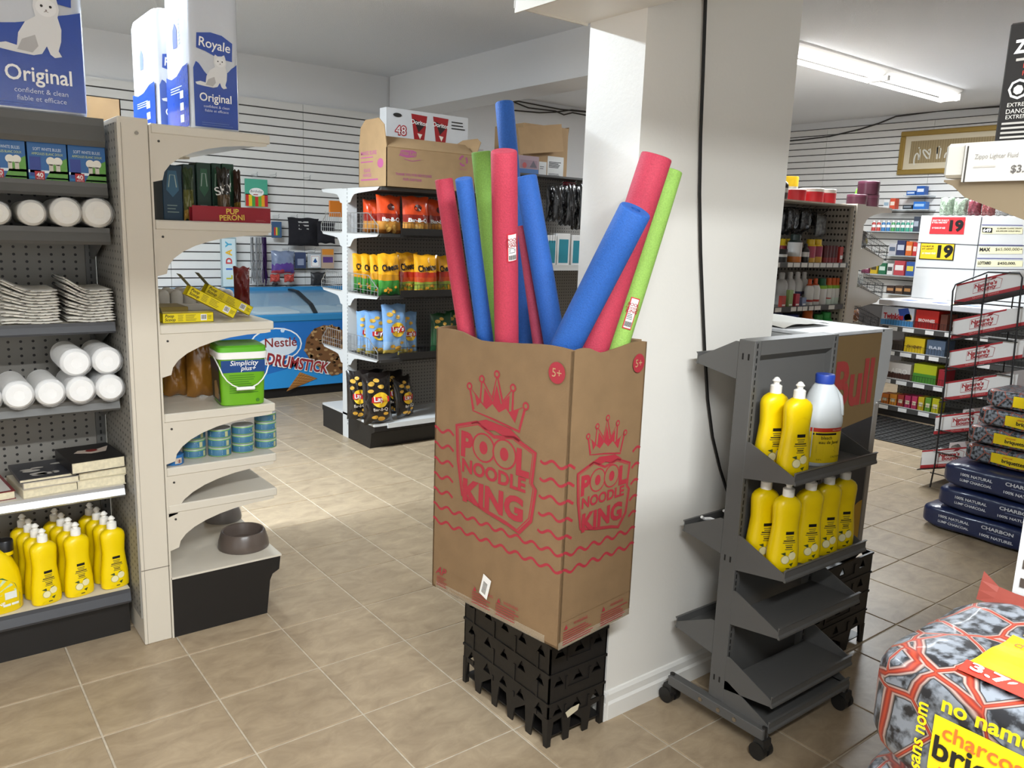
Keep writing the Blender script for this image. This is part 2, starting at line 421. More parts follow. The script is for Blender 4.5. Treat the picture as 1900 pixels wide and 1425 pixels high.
# ------------------------------------------------------------------ ceiling lights with real tubes
TUBE = mat('lit_tube', 'fdfeff', .5, emis=3.2); HOUS = mat('light_housing', 'e9e7e2', .4)
def tube_light(x0, x1, y, watt, label, name='ceiling_light', off='', tint=(1, 1, 1)):
    """a twin-tube strip fixture; off = _offscreen for the fixtures that hang outside the picture"""
    t = thing(name+off, label, 'light', ((x0+x1)/2, y, ZC-.10))
    h = (x1-x0)/2
    B().prism([(-.11, .10), (-.11, .085), (-.045, .035), (.045, .035), (.11, .085), (.11, .10)], lambda u, v, k: (k, u, v), -h, h).obj('housing', HOUS, t)
    for s in (-1, 1):
        B().box(s*h-.012, s*h+.012, -.10, .10, .0, .06).obj('end_cap', HOUS, t)
    B().box(-.02, .02, -.10, .10, .0, .04).obj('lamp_holder', HOUS, t)
    for yy, w1 in ((-.07, 'near'), (.07, 'far')):
        for a, b, w2 in ((-h+.02, -.025, 'first'), (.025, h-.02, 'second')):
            B().tube([(a, yy, .012), (b, yy, .012)], .017, 10).obj('tube' if not off else '%s_%s_%s_tube%s' % (name, w1, w2, off), TUBE, t, smooth=True)
    ld = bpy.data.lights.new(name+'_glow'+off, 'AREA'); ld.shape = 'RECTANGLE'; ld.size = 2*h-.1; ld.size_y = .2; ld.energy = watt*LIGHT_W; ld.color = tint
    lo = bpy.data.objects.new(name+'_glow'+off, ld); COL.objects.link(lo); lo.parent = t; lo.location = (0, 0, -.012)
    return t
# one fixture hangs in the picture; the glare on the backs of the tissue packs and the shade under the dropped box
# tell of one over the chip aisle, the lit faces of pillar and end unit of one over the front aisle
tube_light(5.42, 8.05, 3.80, 100, 'long twin-tube ceiling light above the checkout counter', tint=(.90, .96, 1))
tube_light(-1.0, 1.4, 3.95, 190, 'twin-tube ceiling light above the chip aisle', 'chip_aisle_light', '_offscreen', (.79, .905, 1))
tube_light(-1.0, 1.4, -.8, 170, 'twin-tube ceiling light behind the added shade beam', 'front_aisle_light', '_offscreen', (.92, .97, 1))
# ================================================================== shelving
GREYM = mat('grey_metal', '575653', .42); GREYL = mat('grey_light_metal', '8f8d88', .42); BEIGE = mat('beige_metal', 'cfc6b6', .38); KICK = mat('black_kick', '1d1b1a', .4)
WHITEM = mat('white_metal', 'cfcfcd', .35); CHROME = mat('chrome', 'c9c9c9', .25, metal=.9); DARKM = mat('dark_rail', '45464a', .4); WIRE = mat('wire', 'b9b9b6', .3, metal=.7); BLKWIRE = mat('black_wire', '1c1a1b', .4)
SILVER = mat('silver_rail', 'b9bcc0', .28, metal=.6)
def arc_bracket(L, dh, t=.03):
    p = [(0, 0), (0, -dh), (.03, -dh+.008)]
    for k in range(1, 9):
        a = k/8*PI/2; p.append((.03+(L-.05)*(1-math.cos(a)), -dh+.008+(dh-.008-t*.4)*math.sin(a)))
    return p + [(L, -t*.3), (L, 0)]
# --- grey wall of shelves facing the front aisle
gl = thing('shelving_unit', 'grey pegboard shelving unit stocked with bulbs, foam cups, towels and dish soap', 'shelves', (-.2, 3.1, 0))
def wobj(b, name, mt, root, **k): return b.obj(name, mt, root, world=True, **k)
LX0, LX1, LY0, LY1 = -1.0, .592, 2.965, 3.27
wobj(B().box(LX0, LX1+.008, LY1, LY1+.03, .12, 1.80), 'pegboard', pegmat('peg_grey', '7b7770', 0), gl)
wobj(B().box(LX0, LX1+.003, LY0+.05, LY1+.03, 0, .13), 'kick_plate', KICK, gl)
for x in (.565, -.62):
    u = wobj(B().box(x, x+.03, LY1-.012, LY1, .14, 1.80), 'upright', GREYM, gl)
    s_ = B()
    for k in range(60): s_.box(x+.012, x+.018, LY1-.0135, LY1-.011, .17+k*.0265, .185+k*.0265)
    wobj(s_, 'slot', c_('151413'), u, kind='stuff')
for z, rh, mt, name in ((1.813, .088, GREYM, 's1'), (1.609, .045, GREYM, 's2'), (1.465, .053, GREYM, 's3'), (1.154, .036, DARKM, 's4'), (.890, .040, GREYM, 's5'), (.576, .038, SILVER, 's6'), (.186, .052, DARKM, 's7')):
    sh = wobj(B().box(LX0, LX1, LY0+.004, LY1-.002, z-.028, z), 'shelf', GREYL if name in ('s1', 's2', 's3') else c_('d7d1c5', .4), gl)
    wobj(B().prism([(0, 0), (.006, .002), (.006, -rh*.25), (.014, -rh*.8), (.006, -rh), (0, -rh)], lambda u, v, t: (t, LY0+.006-u, z+v), LX0, LX1), 'price_rail', mt, sh)
    if name != 's7':
        wobj(B().prism([(0, 0), (.29, 0), (.29, -.11), (.24, -.11), (.02, -.03)], lambda u, v, t: (t, LY0+.005+u, z-.001+v), LX1-.012, LX1-.008), 'bracket', GREYM, sh)
# --- beige end unit with curved brackets
ea = thing('end_shelving', 'beige metal end unit with curved brackets holding pet food and pails', 'shelves', (.9, 3.3, 0))
AY0, AY1 = 2.872, 3.80
wobj(B().rbox(.612, .705, AY0, AY1, .0, 1.820, .003), 'end_panel', BEIGE, ea)
wobj(B().box(.606, .612, AY0+.01, AY1, .10, 1.80), 'pegboard', pegmat('peg_side', '8a867e', 1), ea)
wobj(B().box(.7055, .712, AY0, AY0+.02, 0, 1.80), 'upright', BEIGE, ea)
wobj(B().box(.6215, .6225, AY0-.0012, AY0, .0, 1.80).box(.7025, .7035, AY0-.0012, AY0, 0, 1.80).box(.612, .7065, AY0-.0012, AY0+.001, .281, .284), 'seam', c_('857d70'), ea)
wobj(B().tube([(.668, AY0-.004, 1.772), (.668, AY0+.002, 1.772)], .006, 10), 'bolt', c_('7d766b', .3, metal=1), ea)
for z, dh in ((1.808, .155), (1.500, .155), (1.148, .15), (.838, .15), (.643, .15), (.506, .14)):
    sh = wobj(B().rbox(.712, 1.11, AY0, AY1, z-.032, z, .004), 'shelf', mat('beige_shelf', 'd2cabb', .3), ea)
    pr = arc_bracket(.385, dh)
    wobj(B().prism(pr, lambda u, v, t: (.7125+u, t, z-.031+v), AY0+.002, AY0+.006), 'bracket', BEIGE, sh)
    wobj(B().prism(pr, lambda u, v, t: (.7125+u, t, z-.031+v), AY1-.006, AY1-.002), 'bracket', BEIGE, sh)
    wobj(B().tube([(.735, AY0-.0003, z-.055), (.735, AY0+.003, z-.055)], .004, 8), 'rivet', c_('3a3733'), sh)
wobj(B().prism([(.712, 0), (1.06, 0), (1.075, .135), (1.085, .158), (1.112, .172), (1.118, .225), (.712, .225)], lambda u, v, t: (u, t, v), AY0+.002, AY1), 'kick_plate', KICK, ea)
wobj(B().box(.710, 1.122, AY0, AY1, .2255, .233), 'base_deck', mat('beige_shelf', 'd2cabb', .3), ea)
# --- chip gondola
gb = thing('chip_gondola', 'white-posted double gondola with wire baskets and shelves of chip bags', 'shelves', (3.4, 5.15, 0))
BX0, BX1 = 2.52, 5.3
wobj(B().box(BX0, BX0+.07, 5.14, 5.225, 0, 1.753), 'end_post', WHITEM, gb)
s_ = B()
for k in range(64): s_.box(BX0+.071, BX0+.08, 5.1385, 5.1395, .1+k*.026, .115+k*.026).box(BX0-.0008, BX0, 5.143, 5.147, .1+k*.026, .115+k*.026)
wobj(s_, 'slot', c_('2a2827'), gb, kind='stuff')
wobj(B().box(BX0+.07, BX1, 5.16, 5.20, .1, 1.733).box(3.72, BX1, 5.16, 5.20, 1.733, 1.93), 'pegboard', pegmat('peg_chip', '827d77', 0, .0254, .0254, .14, '35322f'), gb)
prb = [(0, 0), (0, -.10), (.04, -.095), (.07, -.06), (.10, -.042), (.16, -.035), (.42, -.02), (.45, 0)]
for z in (1.755, 1.46, 1.055, .635):
    top = z > 1.7
    sh = wobj(B().box(BX0+.01, 3.72 if top else 3.92, 4.68, 5.55 if top else 5.15, z-.02, z), 'shelf', c_('35322f', .5) if not top else c_('4a4846', .5), gb)
    wobj(B().prism(prb, lambda u, v, t: (t, 5.14-u, z+v), BX0, BX0+.004), 'bracket', WHITEM, sh)
    wobj(B().prism(prb if not top else prb, lambda u, v, t: (t, 5.225+u*.74, z+v), BX0, BX0+.004), 'bracket', WHITEM, sh)
    if not top:
        wobj(B().box(BX0+.15, 3.9, 4.664, 4.668, z-.005, z+.04), 'price_rail', c_('24211f', .4), sh)
        b = B()
        for k in range(52): x = BX0+.15+k*.026; b.tube([(x, 4.672, z-.03), (x, 4.672, z+.075)], .0013, 4, caps=False)
        for zz in (z+.075, z-.03): b.tube([(BX0+.15, 4.672, zz), (3.9, 4.672, zz)], .002, 4)
        wobj(b, 'wire_front', BLKWIRE, sh)
        for y0, y1 in ((5.13, 4.69), (5.24, 5.55)):        # wire end baskets
            b = B(); n = 9; sg = 1 if y1 > y0 else -1
            for k in range(n+1):
                y = y0+(y1-y0)*k/n; hh = .13 if k < n*.7 else .13*(1-(k-n*.7)/(n*.3))+.045
                b.tube([(BX0-.006, y, z+.0), (BX0-.006, y, z+hh)], .0016, 4)
            b.tube([(BX0-.006, y0, z+.13), (BX0-.006, y0+(y1-y0)*.7, z+.13), (BX0-.006, y1, z+.05), (BX0-.006, y1, z)], .003, 5)
            for zz in (.0, .03, .06): b.tube([(BX0-.006, y0, z+zz), (BX0-.006, y1, z+zz)], .0018, 4)
            wobj(b, 'wire_basket', WIRE, sh)
wobj(B().m(WHITEM).box(BX0, BX1, 4.745, 5.57, .165, .18).m(KICK).prism([(4.81, 0), (5.565, 0), (5.565, .12), (5.58, .13), (5.58, .165), (4.745, .165), (4.745, .13), (4.79, .11)], lambda u, v, t: (t, u, v), BX0+.002, BX1), 'base', None, gb)
wobj(B().box(BX0+.10, BX1, 4.735, 4.745, .148, .182), 'price_rail', WHITEM, gb)
wobj(B().box(3.72, BX1, 4.95, 5.5, 1.93, 1.945), 'top_deck', c_('4a4846', .5), gb)
# --- far beige gondola by the checkout
gc = thing('far_gondola', 'tan pegboard gondola near the checkout with toiletries and wire baskets', 'shelves', (6.2, 3.9, 0))
CX0, CX1, CY0, CY1 = 4.7, 6.30, 3.61, 4.0
TANM = mat('tan_metal', 'b9b0a2', .4)
wobj(B().box(CX0, CX1, CY1, CY1+.03, .1, 1.80), 'pegboard', pegmat('peg_tan', 'a39b90', 0, .05, .05, .30, '2b2826'), gc)
wobj(B().box(CX0, CX1, CY0+.05, CY1, 0, .13), 'kick_plate', KICK, gc)
wobj(B().box(CX1-.006, CX1-.001, CY0+.032, CY1-.001, .14, 1.79), 'side_pegboard', pegmat('peg_tan_side', 'a39b90', 1, .032, .05, .30, '2b2826'), gc)
for z in (1.345, 1.005, .70, .40, .15):
    sh = wobj(B().box(CX0, CX1-.04, CY0+.003, CY1, z-.02, z), 'shelf', GREYL, gc)
    rl = wobj(B().box(CX0, CX1-.04, CY0-.004, CY0+.004, z-.036, z+.003), 'price_rail', c_('4b4947', .5), sh)
    x = CX0+.05
    while x < CX1-.14:
        w = rnd(.06, .09)
        if rnd(0, 1) < .85: wobj(B().box(x, x+w, CY0-.0055, CY0-.004, z-.034, z-.001), 'price_tag', c_('d9d6d0', .5), sh)
        x += w+rnd(.004, .03)
wobj(B().box(CX1-.03, CX1, CY0, CY0+.03, .1, 1.80), 'upright', TANM, gc)
s_ = B()
for k in range(48): s_.box(CX1-.022, CX1-.008, CY0-.001, CY0, .15+k*.034, .17+k*.034)
wobj(s_, 'slot', c_('2a2725'), gc, kind='stuff')
wobj(B().box(CX1, CX1+.128, CY0-.01, CY0+.8, 0, 1.825), 'end_panel', mat('tan_panel', 'cdc4b6', .4), gc)
for i, z in enumerate((1.815, 1.49, 1.17, .87, .55)):
    sh = wobj(B().box(CX1+.128, CX1+.57 if i == 0 else CX1+.52, CY0, CY0+.8, z-.03, z), 'shelf', mat('tan_panel', 'cdc4b6', .4), gc) if i == 0 else None
    pr = arc_bracket(.44, .12) if i == 0 else [(0, .0), (0, -.17), (.05, -.17), (.36, -.13), (.40, -.10), (.40, -.08), (.10, .02)]
    wobj(B().prism(pr, lambda u, v, t: (CX1+.128+u, t, z-.03+v), CY0-.004, CY0), 'bracket', mat('tan_panel', 'cdc4b6', .4), gc)
    if i:
        b = B(); X0 = CX1+.13; tp = lambda s: z+.12-.12*max(0, (s-.2)/.8); bt = lambda s: z-.01-.11*s
        for k in range(20):
            s = k/19; b.tube([(X0+.44*s, CY0-.008, bt(s)), (X0+.44*s, CY0-.008, tp(s))], .0017, 4)
        for q in range(5): b.tube([(X0, CY0-.008, bt(0)+(tp(0)-bt(0))*q/4), (X0+.44, CY0-.008, bt(1)+(tp(1)-bt(1))*q/4)], .0017, 4)
        for k in range(11):
            y = CY0+.07*k; b.tube([(X0+.44, y, bt(1)), (X0+.44, y, tp(1))], .0017, 4).tube([(X0, y, bt(0)), (X0+.44, y, bt(1))], .0017, 4)
        for q in range(4): b.tube([(X0+.44, CY0-.008, bt(1)+(tp(1)-bt(1))*q/3), (X0+.44, CY0+.72, bt(1)+(tp(1)-bt(1))*q/3)], .002, 4)
        wobj(b, 'wire_basket', BLKWIRE, gc)
# ================================================================== carton of pool noodles on crates
CARD = mat('cardboard', '856a4b', .75, noise=(14, .06), bump=(160, .12, .002)); CARDL = mat('cardboard_light', 'b4946a', .75, noise=(14, .06)); CARDD = mat('cardboard_inner', '8d7150', .8)
RED = mat('carton_red_ink', 'a52f3b', .6)
BXO = Vector((1.311, 1.446, .425)); BRZ = math.radians(7.6); BW, BL, BH = .308, .520, .795
bx = thing('noodle_carton', 'tall brown carton with red crown emblem standing on black crates', 'carton', BXO, BRZ)
t_ = .006
# walls: left one faces -x (local), front one faces -y (local)
lip = lambda s: BH + .006*math.sin(s*9) - .012*math.exp(-((s-.35)/.12)**2)
def wallmesh(fn, n=14):
    b = B(); vs = []; 
    for k in range(n+1):
        s = k/n; vs += [fn(s, 0, 0), fn(s, 0, t_), fn(s, lip(s), 0), fn(s, lip(s), t_)]
    fs = []
    for k in range(n):
        a = 4*k; c = 4*(k+1)
        fs += [(a, c, c+2, a+2), (a+1, a+3, c+3, c+1), (a+2, c+2, c+3, a+3), (a, a+1, c+1, c)]
    fs += [(0, 2, 3, 1), (4*n, 4*n+1, 4*n+3, 4*n+2)]
    return b.add(vs, fs)
wallmesh(lambda s, z, t: (t, BL*(1-s), z)).obj('side_wall', CARD, bx)
wallmesh(lambda s, z, t: (BW*s, t, z)).obj('front_wall', CARD, bx)
wallmesh(lambda s, z, t: (BW-t, BL*s, z)).obj('side_wall', CARD, bx)
wallmesh(lambda s, z, t: (BW*(1-s), BL-t, z)).obj('back_wall', CARD, bx)
B().box(0, BW, 0, BL, 0, .006).obj('bottom', CARD, bx)
B().prism([(0, 0), (.11, .0), (.10, .035), (.02, .04)], lambda u, v, t: (BW+.002+t+v*.6, .02+u, BH-.012+v*.35), 0, .004).obj('torn_flap', CARDD, bx)
def carton_art(d, W_, k, kx, ky, v0):
    """k scales the emblem; u from 0 to W_, v from 0 to BH"""
    cx = W_*.49
    # crown
    def C(x, y): return (cx+x*kx, v0+y*ky)
    cr = [(-.075, .0), (-.09, .075), (-.052, .032), (-.048, .108), (-.012, .052), (.002, .132), (.022, .05), (.055, .1), (.055, .025), (.095, .052), (.078, -.03), (.0, -.012)]
    cr2 = [C(x, y) for x, y in cr]
    d.stroke([C(x, y) for x, y in cr], .013*k, RED, True); d.up()
    d.poly([C(x*.80, y*.72+.004) for x, y in cr], RED); d.up()
    d.poly([C(-.075, -.002), C(-.05, .03), C(-.03, .012), C(-.01, .034), C(.012, .012), C(.035, .03), C(.055, .004), C(.08, -.028), C(0, -.012)], CARD)
    for x, y in ((-.09, .075), (-.048, .108), (.002, .134), (.055, .102), (.097, .054)):
        d.disc(*C(x, y), .0125*k, RED, n=12); d.up(); d.disc(*C(x, y), .0065*k, CARD, n=10)
    # band under the crown
    d.poly([C(-.08, -.045), C(-.03, -.022), C(.05, -.03), C(.085, -.055), C(.075, -.075), C(0, -.05), (C(-.07, -.068))], RED)
    # shield with the words
    sh = [(-.125, -.075), (-.055, -.045), (0, -.075), (.06, -.06), (.125, -.09), (.118, -.185), (.13, -.20), (.12, -.30), (.085, -.352), (.05, -.34), (-.02, -.325), (-.1, -.30), (-.118, -.19)]
    S2 = [C(x, y) for x, y in sh]
    d.poly([C(x*1.09, (y+.19)*1.08-.19) for x, y in sh], RED); d.up(); d.poly([C(x*1.025, (y+.19)*1.02-.19) for x, y in sh], CARD); d.up()
    d.stroke(S2, .004*k, RED, True); d.up()
    d.text('P', *C(-.092, -.125), .105*k, RED, bold=.05)
    for x in (-.034, .036):
        d.disc(*C(x, -.118), .042*kx*.95, RED, .050*ky); d.up(); d.disc(*C(x, -.118), .036*kx*.95, CARD, .044*ky); d.up(); d.disc(*C(x, -.118), .014*kx, RED, .022*ky)
    d.text('L', *C(.096, -.128), .105*k, RED, bold=.05)
    d.text('NOODLE', *C(0, -.198), .058*k, RED, bold=.035, width=.215*kx)
    d.text('KING', *C(.0, -.283), .098*k, RED, bold=.045, width=.205*kx)
def waves(d, W_, holes):      # holes(u, row height): where the emblem interrupts a wave
    for r in range(7):
        v0 = .498-r*.047
        pts = [(W_*q/90, v0+.0065*math.sin(q/90*W_/.058*2*PI+1)) for q in range(91)]
        seg = []
        for p in pts:
            if holes(p[0], v0):
                if len(seg) > 1: d.stroke(seg, .0075, RED)
                seg = []
            else: seg.append(p)
        if len(seg) > 1: d.stroke(seg, .0075, RED)
dl = D(plane((0, BL, 0), (0, -1, 0), (0, 0, 1)), .00022, .0004)
waves(dl, BL, lambda u, v: abs(u-BL*.49) < .168 and v > .29); dl.up(); carton_art(dl, BL, .92, 1.18, .85, .585)
dl.disc(BL*.91, .735, .028, RED); dl.up(); dl.text('5+', BL*.91, .735, .032, CARDL)
dl.text('AP', .045, .062, .035, RED, shear=.4, bold=.01); dl.lines(.025, .012, .075, .045, 5, RED, .3)
dl.stroke([(.088, .015), (.088, .068), (.172, .068), (.172, .015)], .0012, CARDD, True)
for u in (.185, .285):
    dl.poly([(u+.004, .052), (u+.018, .052), (u+.011, .066)], RED); dl.lines(u, .012, u+.09, .05, 5, RED, .32); dl.text('WARNING', u+.058, .06, .012, RED)
    dl.rect(u-.006, .008, u-.005, .075, CARDD)
dl.up(); dl.up()
Tq = lambda u, v: (.215+u*.95+v*.25, .055+v*.95-u*.35)
dl.poly([Tq(0, 0), Tq(.034, 0), Tq(.034, .066), Tq(0, .066)], WHITE); dl.up()
for k in range(9): dl.poly([Tq(.007, .01+k*.0042), Tq(.024, .01+k*.0042), Tq(.024, .01+k*.0042+.0022), Tq(.007, .01+k*.0042+.0022)], BLACK)
dl.done(bx)
df = D(plane((0, 0, 0), (1, 0, 0), (0, 0, 1)), .00022, .0004)
waves(df, BW, lambda u, v: abs(u-BW*.49) < .12 and .30 < v); df.up(); carton_art(df, BW, .68, .84, .65, .52)
df.disc(BW*.88, .742, .026, RED); df.up(); df.text('5+', BW*.88, .742, .030, CARDL)
for u in (.012, .17):
    df.poly([(u+.004, .052), (u+.018, .052), (u+.011, .066)], RED); df.lines(u, .008, u+.125, .048, 6, RED, .32); df.text('WARNING', u+.07, .06, .012, RED)
df.stroke([(.005, .078), (BW-.008, .078)], .0012, CARDD)
df.done(bx)
TAPE = mat('clear_tape', 'e8dcc4', .08, alpha=.14)
b = B(); b.box(-.0018, -.0008, .05, .50, .0, .022).box(-.002, .31, -.0018, -.0008, .0, .02); b.obj('packing_tape', TAPE, bx)
# ---- noodles
NZ = dict(red='bb3b50', blue='2a5fb0', green='7ba648', lime='93bd58', dred='b3475e')
NM = {k: mat('foam_'+k, v, .7, noise=(260, .12), bump=(300, .5, .003)) for k, v in NZ.items()}
Mb = mtx(BXO, BRZ); Mi = Mb.inverted()
def noodle(col, Bt, T, r, label, bend=0.0, hole=True, seal=None):
    """foot inside the carton, top end, radius in metres"""
    Bt, T = Vector(Bt), Vector(T); n = AF
    N = 14; path = []
    side = n*bend
    for k in range(N+1):
        s = k/N; path.append(Bt.lerp(T, s)+side*(math.sin(PI*s)))
    b = B(); dT = (path[-1]-path[-2]).normalized()
    rr = [r]*(N+1)
    cap = [path[-1]+dT*r*.10, path[-1]+dT*r*.14]; rr[-1] = r*.985
    b.m(NM[col]).tube(path+cap, rr+[r*.93, r*.80], 22, caps=False)
    uo = dT.orthogonal().normalized(); wo = dT.cross(uo); c0 = path[-1]+dT*r*.14; ho = r*.30 if hole else r*.05
    ring = lambda rad, off: [c0+dT*off+(uo*math.cos(2*PI*k/22)+wo*math.sin(2*PI*k/22))*rad for k in range(22)]
    vs = ring(r*.80, 0)+ring(ho, -.001)+ring(ho, -.05)
    b.add(vs, [(k, (k+1) % 22, (k+1) % 22+22, k+22) for k in range(22)]+[(k+22, (k+1) % 22+22, (k+1) % 22+44, k+44) for k in range(22)]+[tuple(range(44, 66))])
    t = b.solo('pool_noodle', None, label, 'pool noodle', 'foam pool noodles in the carton', smooth=True)
    if seal is not None:
        s, ln, ang = seal; i = int(s*N); p = path[i].lerp(path[i+1], s*N-i); ax = (path[i+1]-path[i]).normalized()
        vw = (CAM-p); vw = (vw-ax*vw.dot(ax)).normalized(); sd = ax.cross(vw)
        if sd.dot(AR) < 0: sd = -sd
        def fn(u, v, h):
            a = u/r+ang; return p+ax*v+(vw*math.cos(a)+sd*math.sin(a))*(r+.0012+h)
        d = D(fn); wd = r*.85
        d.rect(-wd/2, -ln/2, wd/2, ln/2, c_('c8303f', .5), 6, 2); d.up(); d.up(); d.rect(-wd/2+.003, -ln/2+.003, wd/2-.003, ln/2-.003, WHITE, 6, 2); d.up(); d.up()
        d.text('POOL', 0, ln*.28, .011, RED, bold=.02); d.text('NOODLE', 0, ln*.17, .008, RED, bold=.02); d.text('KING', 0, ln*.07, .012, RED, bold=.02)
        d.lines(-wd*.35, -ln*.2, wd*.35, 0, 4, INK, .4)
        for k in range(7): d.rect(-wd*.34+k*wd*.1, -ln*.42, -wd*.34+k*wd*.1+.0016, -ln*.26, BLACK)
        d.done(t, 'sticker', world=True)
    return t
noodle('blue', (1.529, 1.752, .436), (1.497, 2.010, 1.877), .0281, 'tallest blue foam noodle behind the stickered red one', hole=False)
noodle('green', (1.523, 1.920, .723), (1.346, 1.909, 1.717), .0280, 'dark green foam noodle between a blue and a red one', hole=False)
noodle('dred', (1.521, 1.624, .436), (1.408, 1.787, 1.518), .0165, 'dull red foam noodle squeezed between two blue noodles', hole=False)
noodle('blue', (1.555, 1.540, .436), (1.384, 1.750, 1.647), .0305, 'blue foam noodle leaning left with a narrowed tip', hole=False)
noodle('red', (1.427, 1.840, .436), (1.218, 1.900, 1.634), .0249, 'pink-red foam noodle at the outer rim of the carton', hole=False)
noodle('blue', (1.527, 1.934, .534), (1.173, 1.737, 1.628), .0225, 'blue foam noodle beside the outermost red one', hole=False)
noodle('red', (1.505, 1.911, .436), (1.207, 1.616, 1.691), .0327, 'thick red foam noodle with a white barcode sticker', hole=False, seal=(.825, .075, .55))
noodle('lime', (1.365, 1.609, .436), (1.641, 1.463, 1.672), .0281, 'lime green foam noodle leaning on the pillar with a sticker', hole=False, seal=(.70, .085, .25))
noodle('red', (1.330, 1.690, .436), (1.546, 1.433, 1.698), .0405, 'fat red foam noodle leaning toward the pillar', hole=False)
noodle('blue', (1.295, 1.921, .494), (1.390, 1.344, 1.560), .0396, 'fat blue foam noodle with its hollow end showing')
# ---- stacks of black nesting trays
CRATE = mat('black_plastic', '1b1918', .42, bump=(50, .1))
def tray(W_, L_, H_, leg, nest=0, post=.09):
    """local: x 0..W_, y 0..L_, z 0 at the feet"""
    def outline(L, n):
        p = [(0, nest)]
        step = L/n
        for k in range(0 if nest else n):
            a = k*step
            w = step*.30 if k % 2 == 0 else step*.22
            p += [(a+w*.45+.004, 0), (a+w, leg*(1 if k % 2 else .9)), (a+step-w*.9, leg*(.55 if k % 2 else .95)), (a+step-w*.45, 0)]
        p += [(L, nest), (L, H_), (0, H_)]
        holes = [[(c-.020, H_-.046), (c, H_-.014), (c+.020, H_-.046)] for c in [(k+.5)*step for k in range(n)]]
        return [p]+holes
    b = B(); t = .005
    oy, ox = outline(L_, 5), outline(W_, 3)
    b.prism_holes(oy, lambda u, v, k: (k, u, v), 0, t).prism_holes(oy, lambda u, v, k: (k, u, v), W_-t, W_)
    b.prism_holes(ox, lambda u, v, k: (u, k, v), 0, t).prism_holes(ox, lambda u, v, k: (u, k, v), L_-t, L_)
    if nest:
        i0 = .0085
        for (a0, a1, c0, c1) in ((i0, i0+.004, i0, L_-i0), (W_-i0-.004, W_-i0, i0, L_-i0), (i0+.004, W_-i0-.004, i0, i0+.004), (i0+.004, W_-i0-.004, L_-i0-.004, L_-i0)): b.box(a0, a1, c0, c1, .012, nest+.004)
        b.box(.004, W_-.004, .004, L_-.004, nest, nest+.004)
    else: b.box(t, W_-t, t, L_-t, leg*.30, leg*.30+.004)
    for (a0, a1, c0, c1) in ((-.003, .0, -.003, L_+.003), (W_, W_+.003, -.003, L_+.003), (0, W_, -.003, 0), (0, W_, L_, L_+.003)): b.box(a0, a1, c0, c1, H_-.008, H_)
    for x in (-.0015, W_-.0145):
        for y in (-.0015, L_-.0145): b.box(x, x+.016, y, y+.016, 0, post) if not nest else None
    for k in range(4):
        b.box(-.0025, 0, L_*(k+.5)/4-.004, L_*(k+.5)/4+.004, max(leg, nest), H_-.04)
    # hand hole frame on the short side
    b.box(W_*.28, W_*.72, -.003, .0, H_*.55, H_*.6).box(W_*.28, W_*.31, -.003, .0, H_*.6, H_*.85).box(W_*.69, W_*.72, -.003, .0, H_*.6, H_*.85)
    return b
def crate_stack(x, y, W_, L_, n, pitch, H_, where):
    for k in range(n):
        lab = ('bottom black plastic tray of the stack %s', 'second black plastic tray up in the stack %s', 'third black plastic tray up in the stack %s', 'topmost black plastic tray of the stack %s')[k if k < 3 else 3] % where
        r = thing('plastic_tray', lab, 'crate', (x, y, k*pitch), 0, 'nesting black trays '+where)
        tray(W_, L_, H_, .085 if k == 0 else .045, 0 if k == 0 else H_-pitch, pitch).obj('body', CRATE, r)
crate_stack(1.425, 1.603, .228, .44, 4, .093, .142, 'under the noodle carton')
crate_stack(2.44, 1.41, .41, .44, 4, .076, .138, 'under the drinks cooler')
B().prism([(0, 0), (.025, .012), (.028, .030), (.008, .028), (-.006, .02)], lambda u, v, k: (1.50+u*1.6, 1.5985-k, .075+v), 0, .001).solo('torn_label', c_('cfc4a8', .7), 'torn scrap of white label stuck on a black tray', 'label')
# ================================================================== product helpers
def pbox(name, label, cat, loc, w, d, h, mt, rz=0, art=None, side=None, group=None, r=.002):
    o = B().rbox(-w/2, w/2, 0, d, 0, h, r).obj(name, mt, None, label=label, cat=cat, group=group)
    o.location = loc; o.rotation_euler = (0, 0, rz); XF[o] = mtx(loc, rz)
    if art: q = D(plane((0, 0, 0), (1, 0, 0), (0, 0, 1))); art(q); q.done(o)
    if side: q = D(plane((-w/2, d, 0), (0, -1, 0), (0, 0, 1))); side(q); q.done(o)
    return o
def can(name, label, cat, loc, prof, mt, rz=0, art=None, ar=None, group=None, n=20):
    """prof: (r, z) pairs"""
    o = B().lathe(prof, n).obj(name, mt, None, smooth=True, label=label, cat=cat, group=group)
    o.location = loc; o.rotation_euler = (0, 0, rz); XF[o] = mtx(loc, rz)
    if art: q = D(cyl(ar or max(p[0] for p in prof))); art(q); q.done(o)
    return o
def bagfn(W_, H_, T_, seed=0, lean=0.0, taper=.06):
    rs = random.Random(seed); ph = [rs.uniform(0, 6.28) for _ in range(8)]
    def fn(u, v, h, side=-1):
        """u in -1..1 across, v in 0..1 up"""
        e = abs(2*v-1); half = (max(0, 1-abs(u)**2.6)**.55)*(max(0, 1-e**3.2)**.6)
        wr = .006*math.sin(7*u+ph[0]+4*v)*math.sin(9*v+ph[1])*half + .004*math.sin(15*u+ph[2])*(e**3)*half + .003*math.sin(23*v+11*u+ph[3])*half
        x = u*W_/2*(1-taper*(1-e**4)*1.0)
        y = side*(T_/2*half+wr+h)
        z = v*H_ + .004*math.sin(6*u+ph[4])*e**3
        return Vector((x, y+lean*v*H_, z))
    return fn
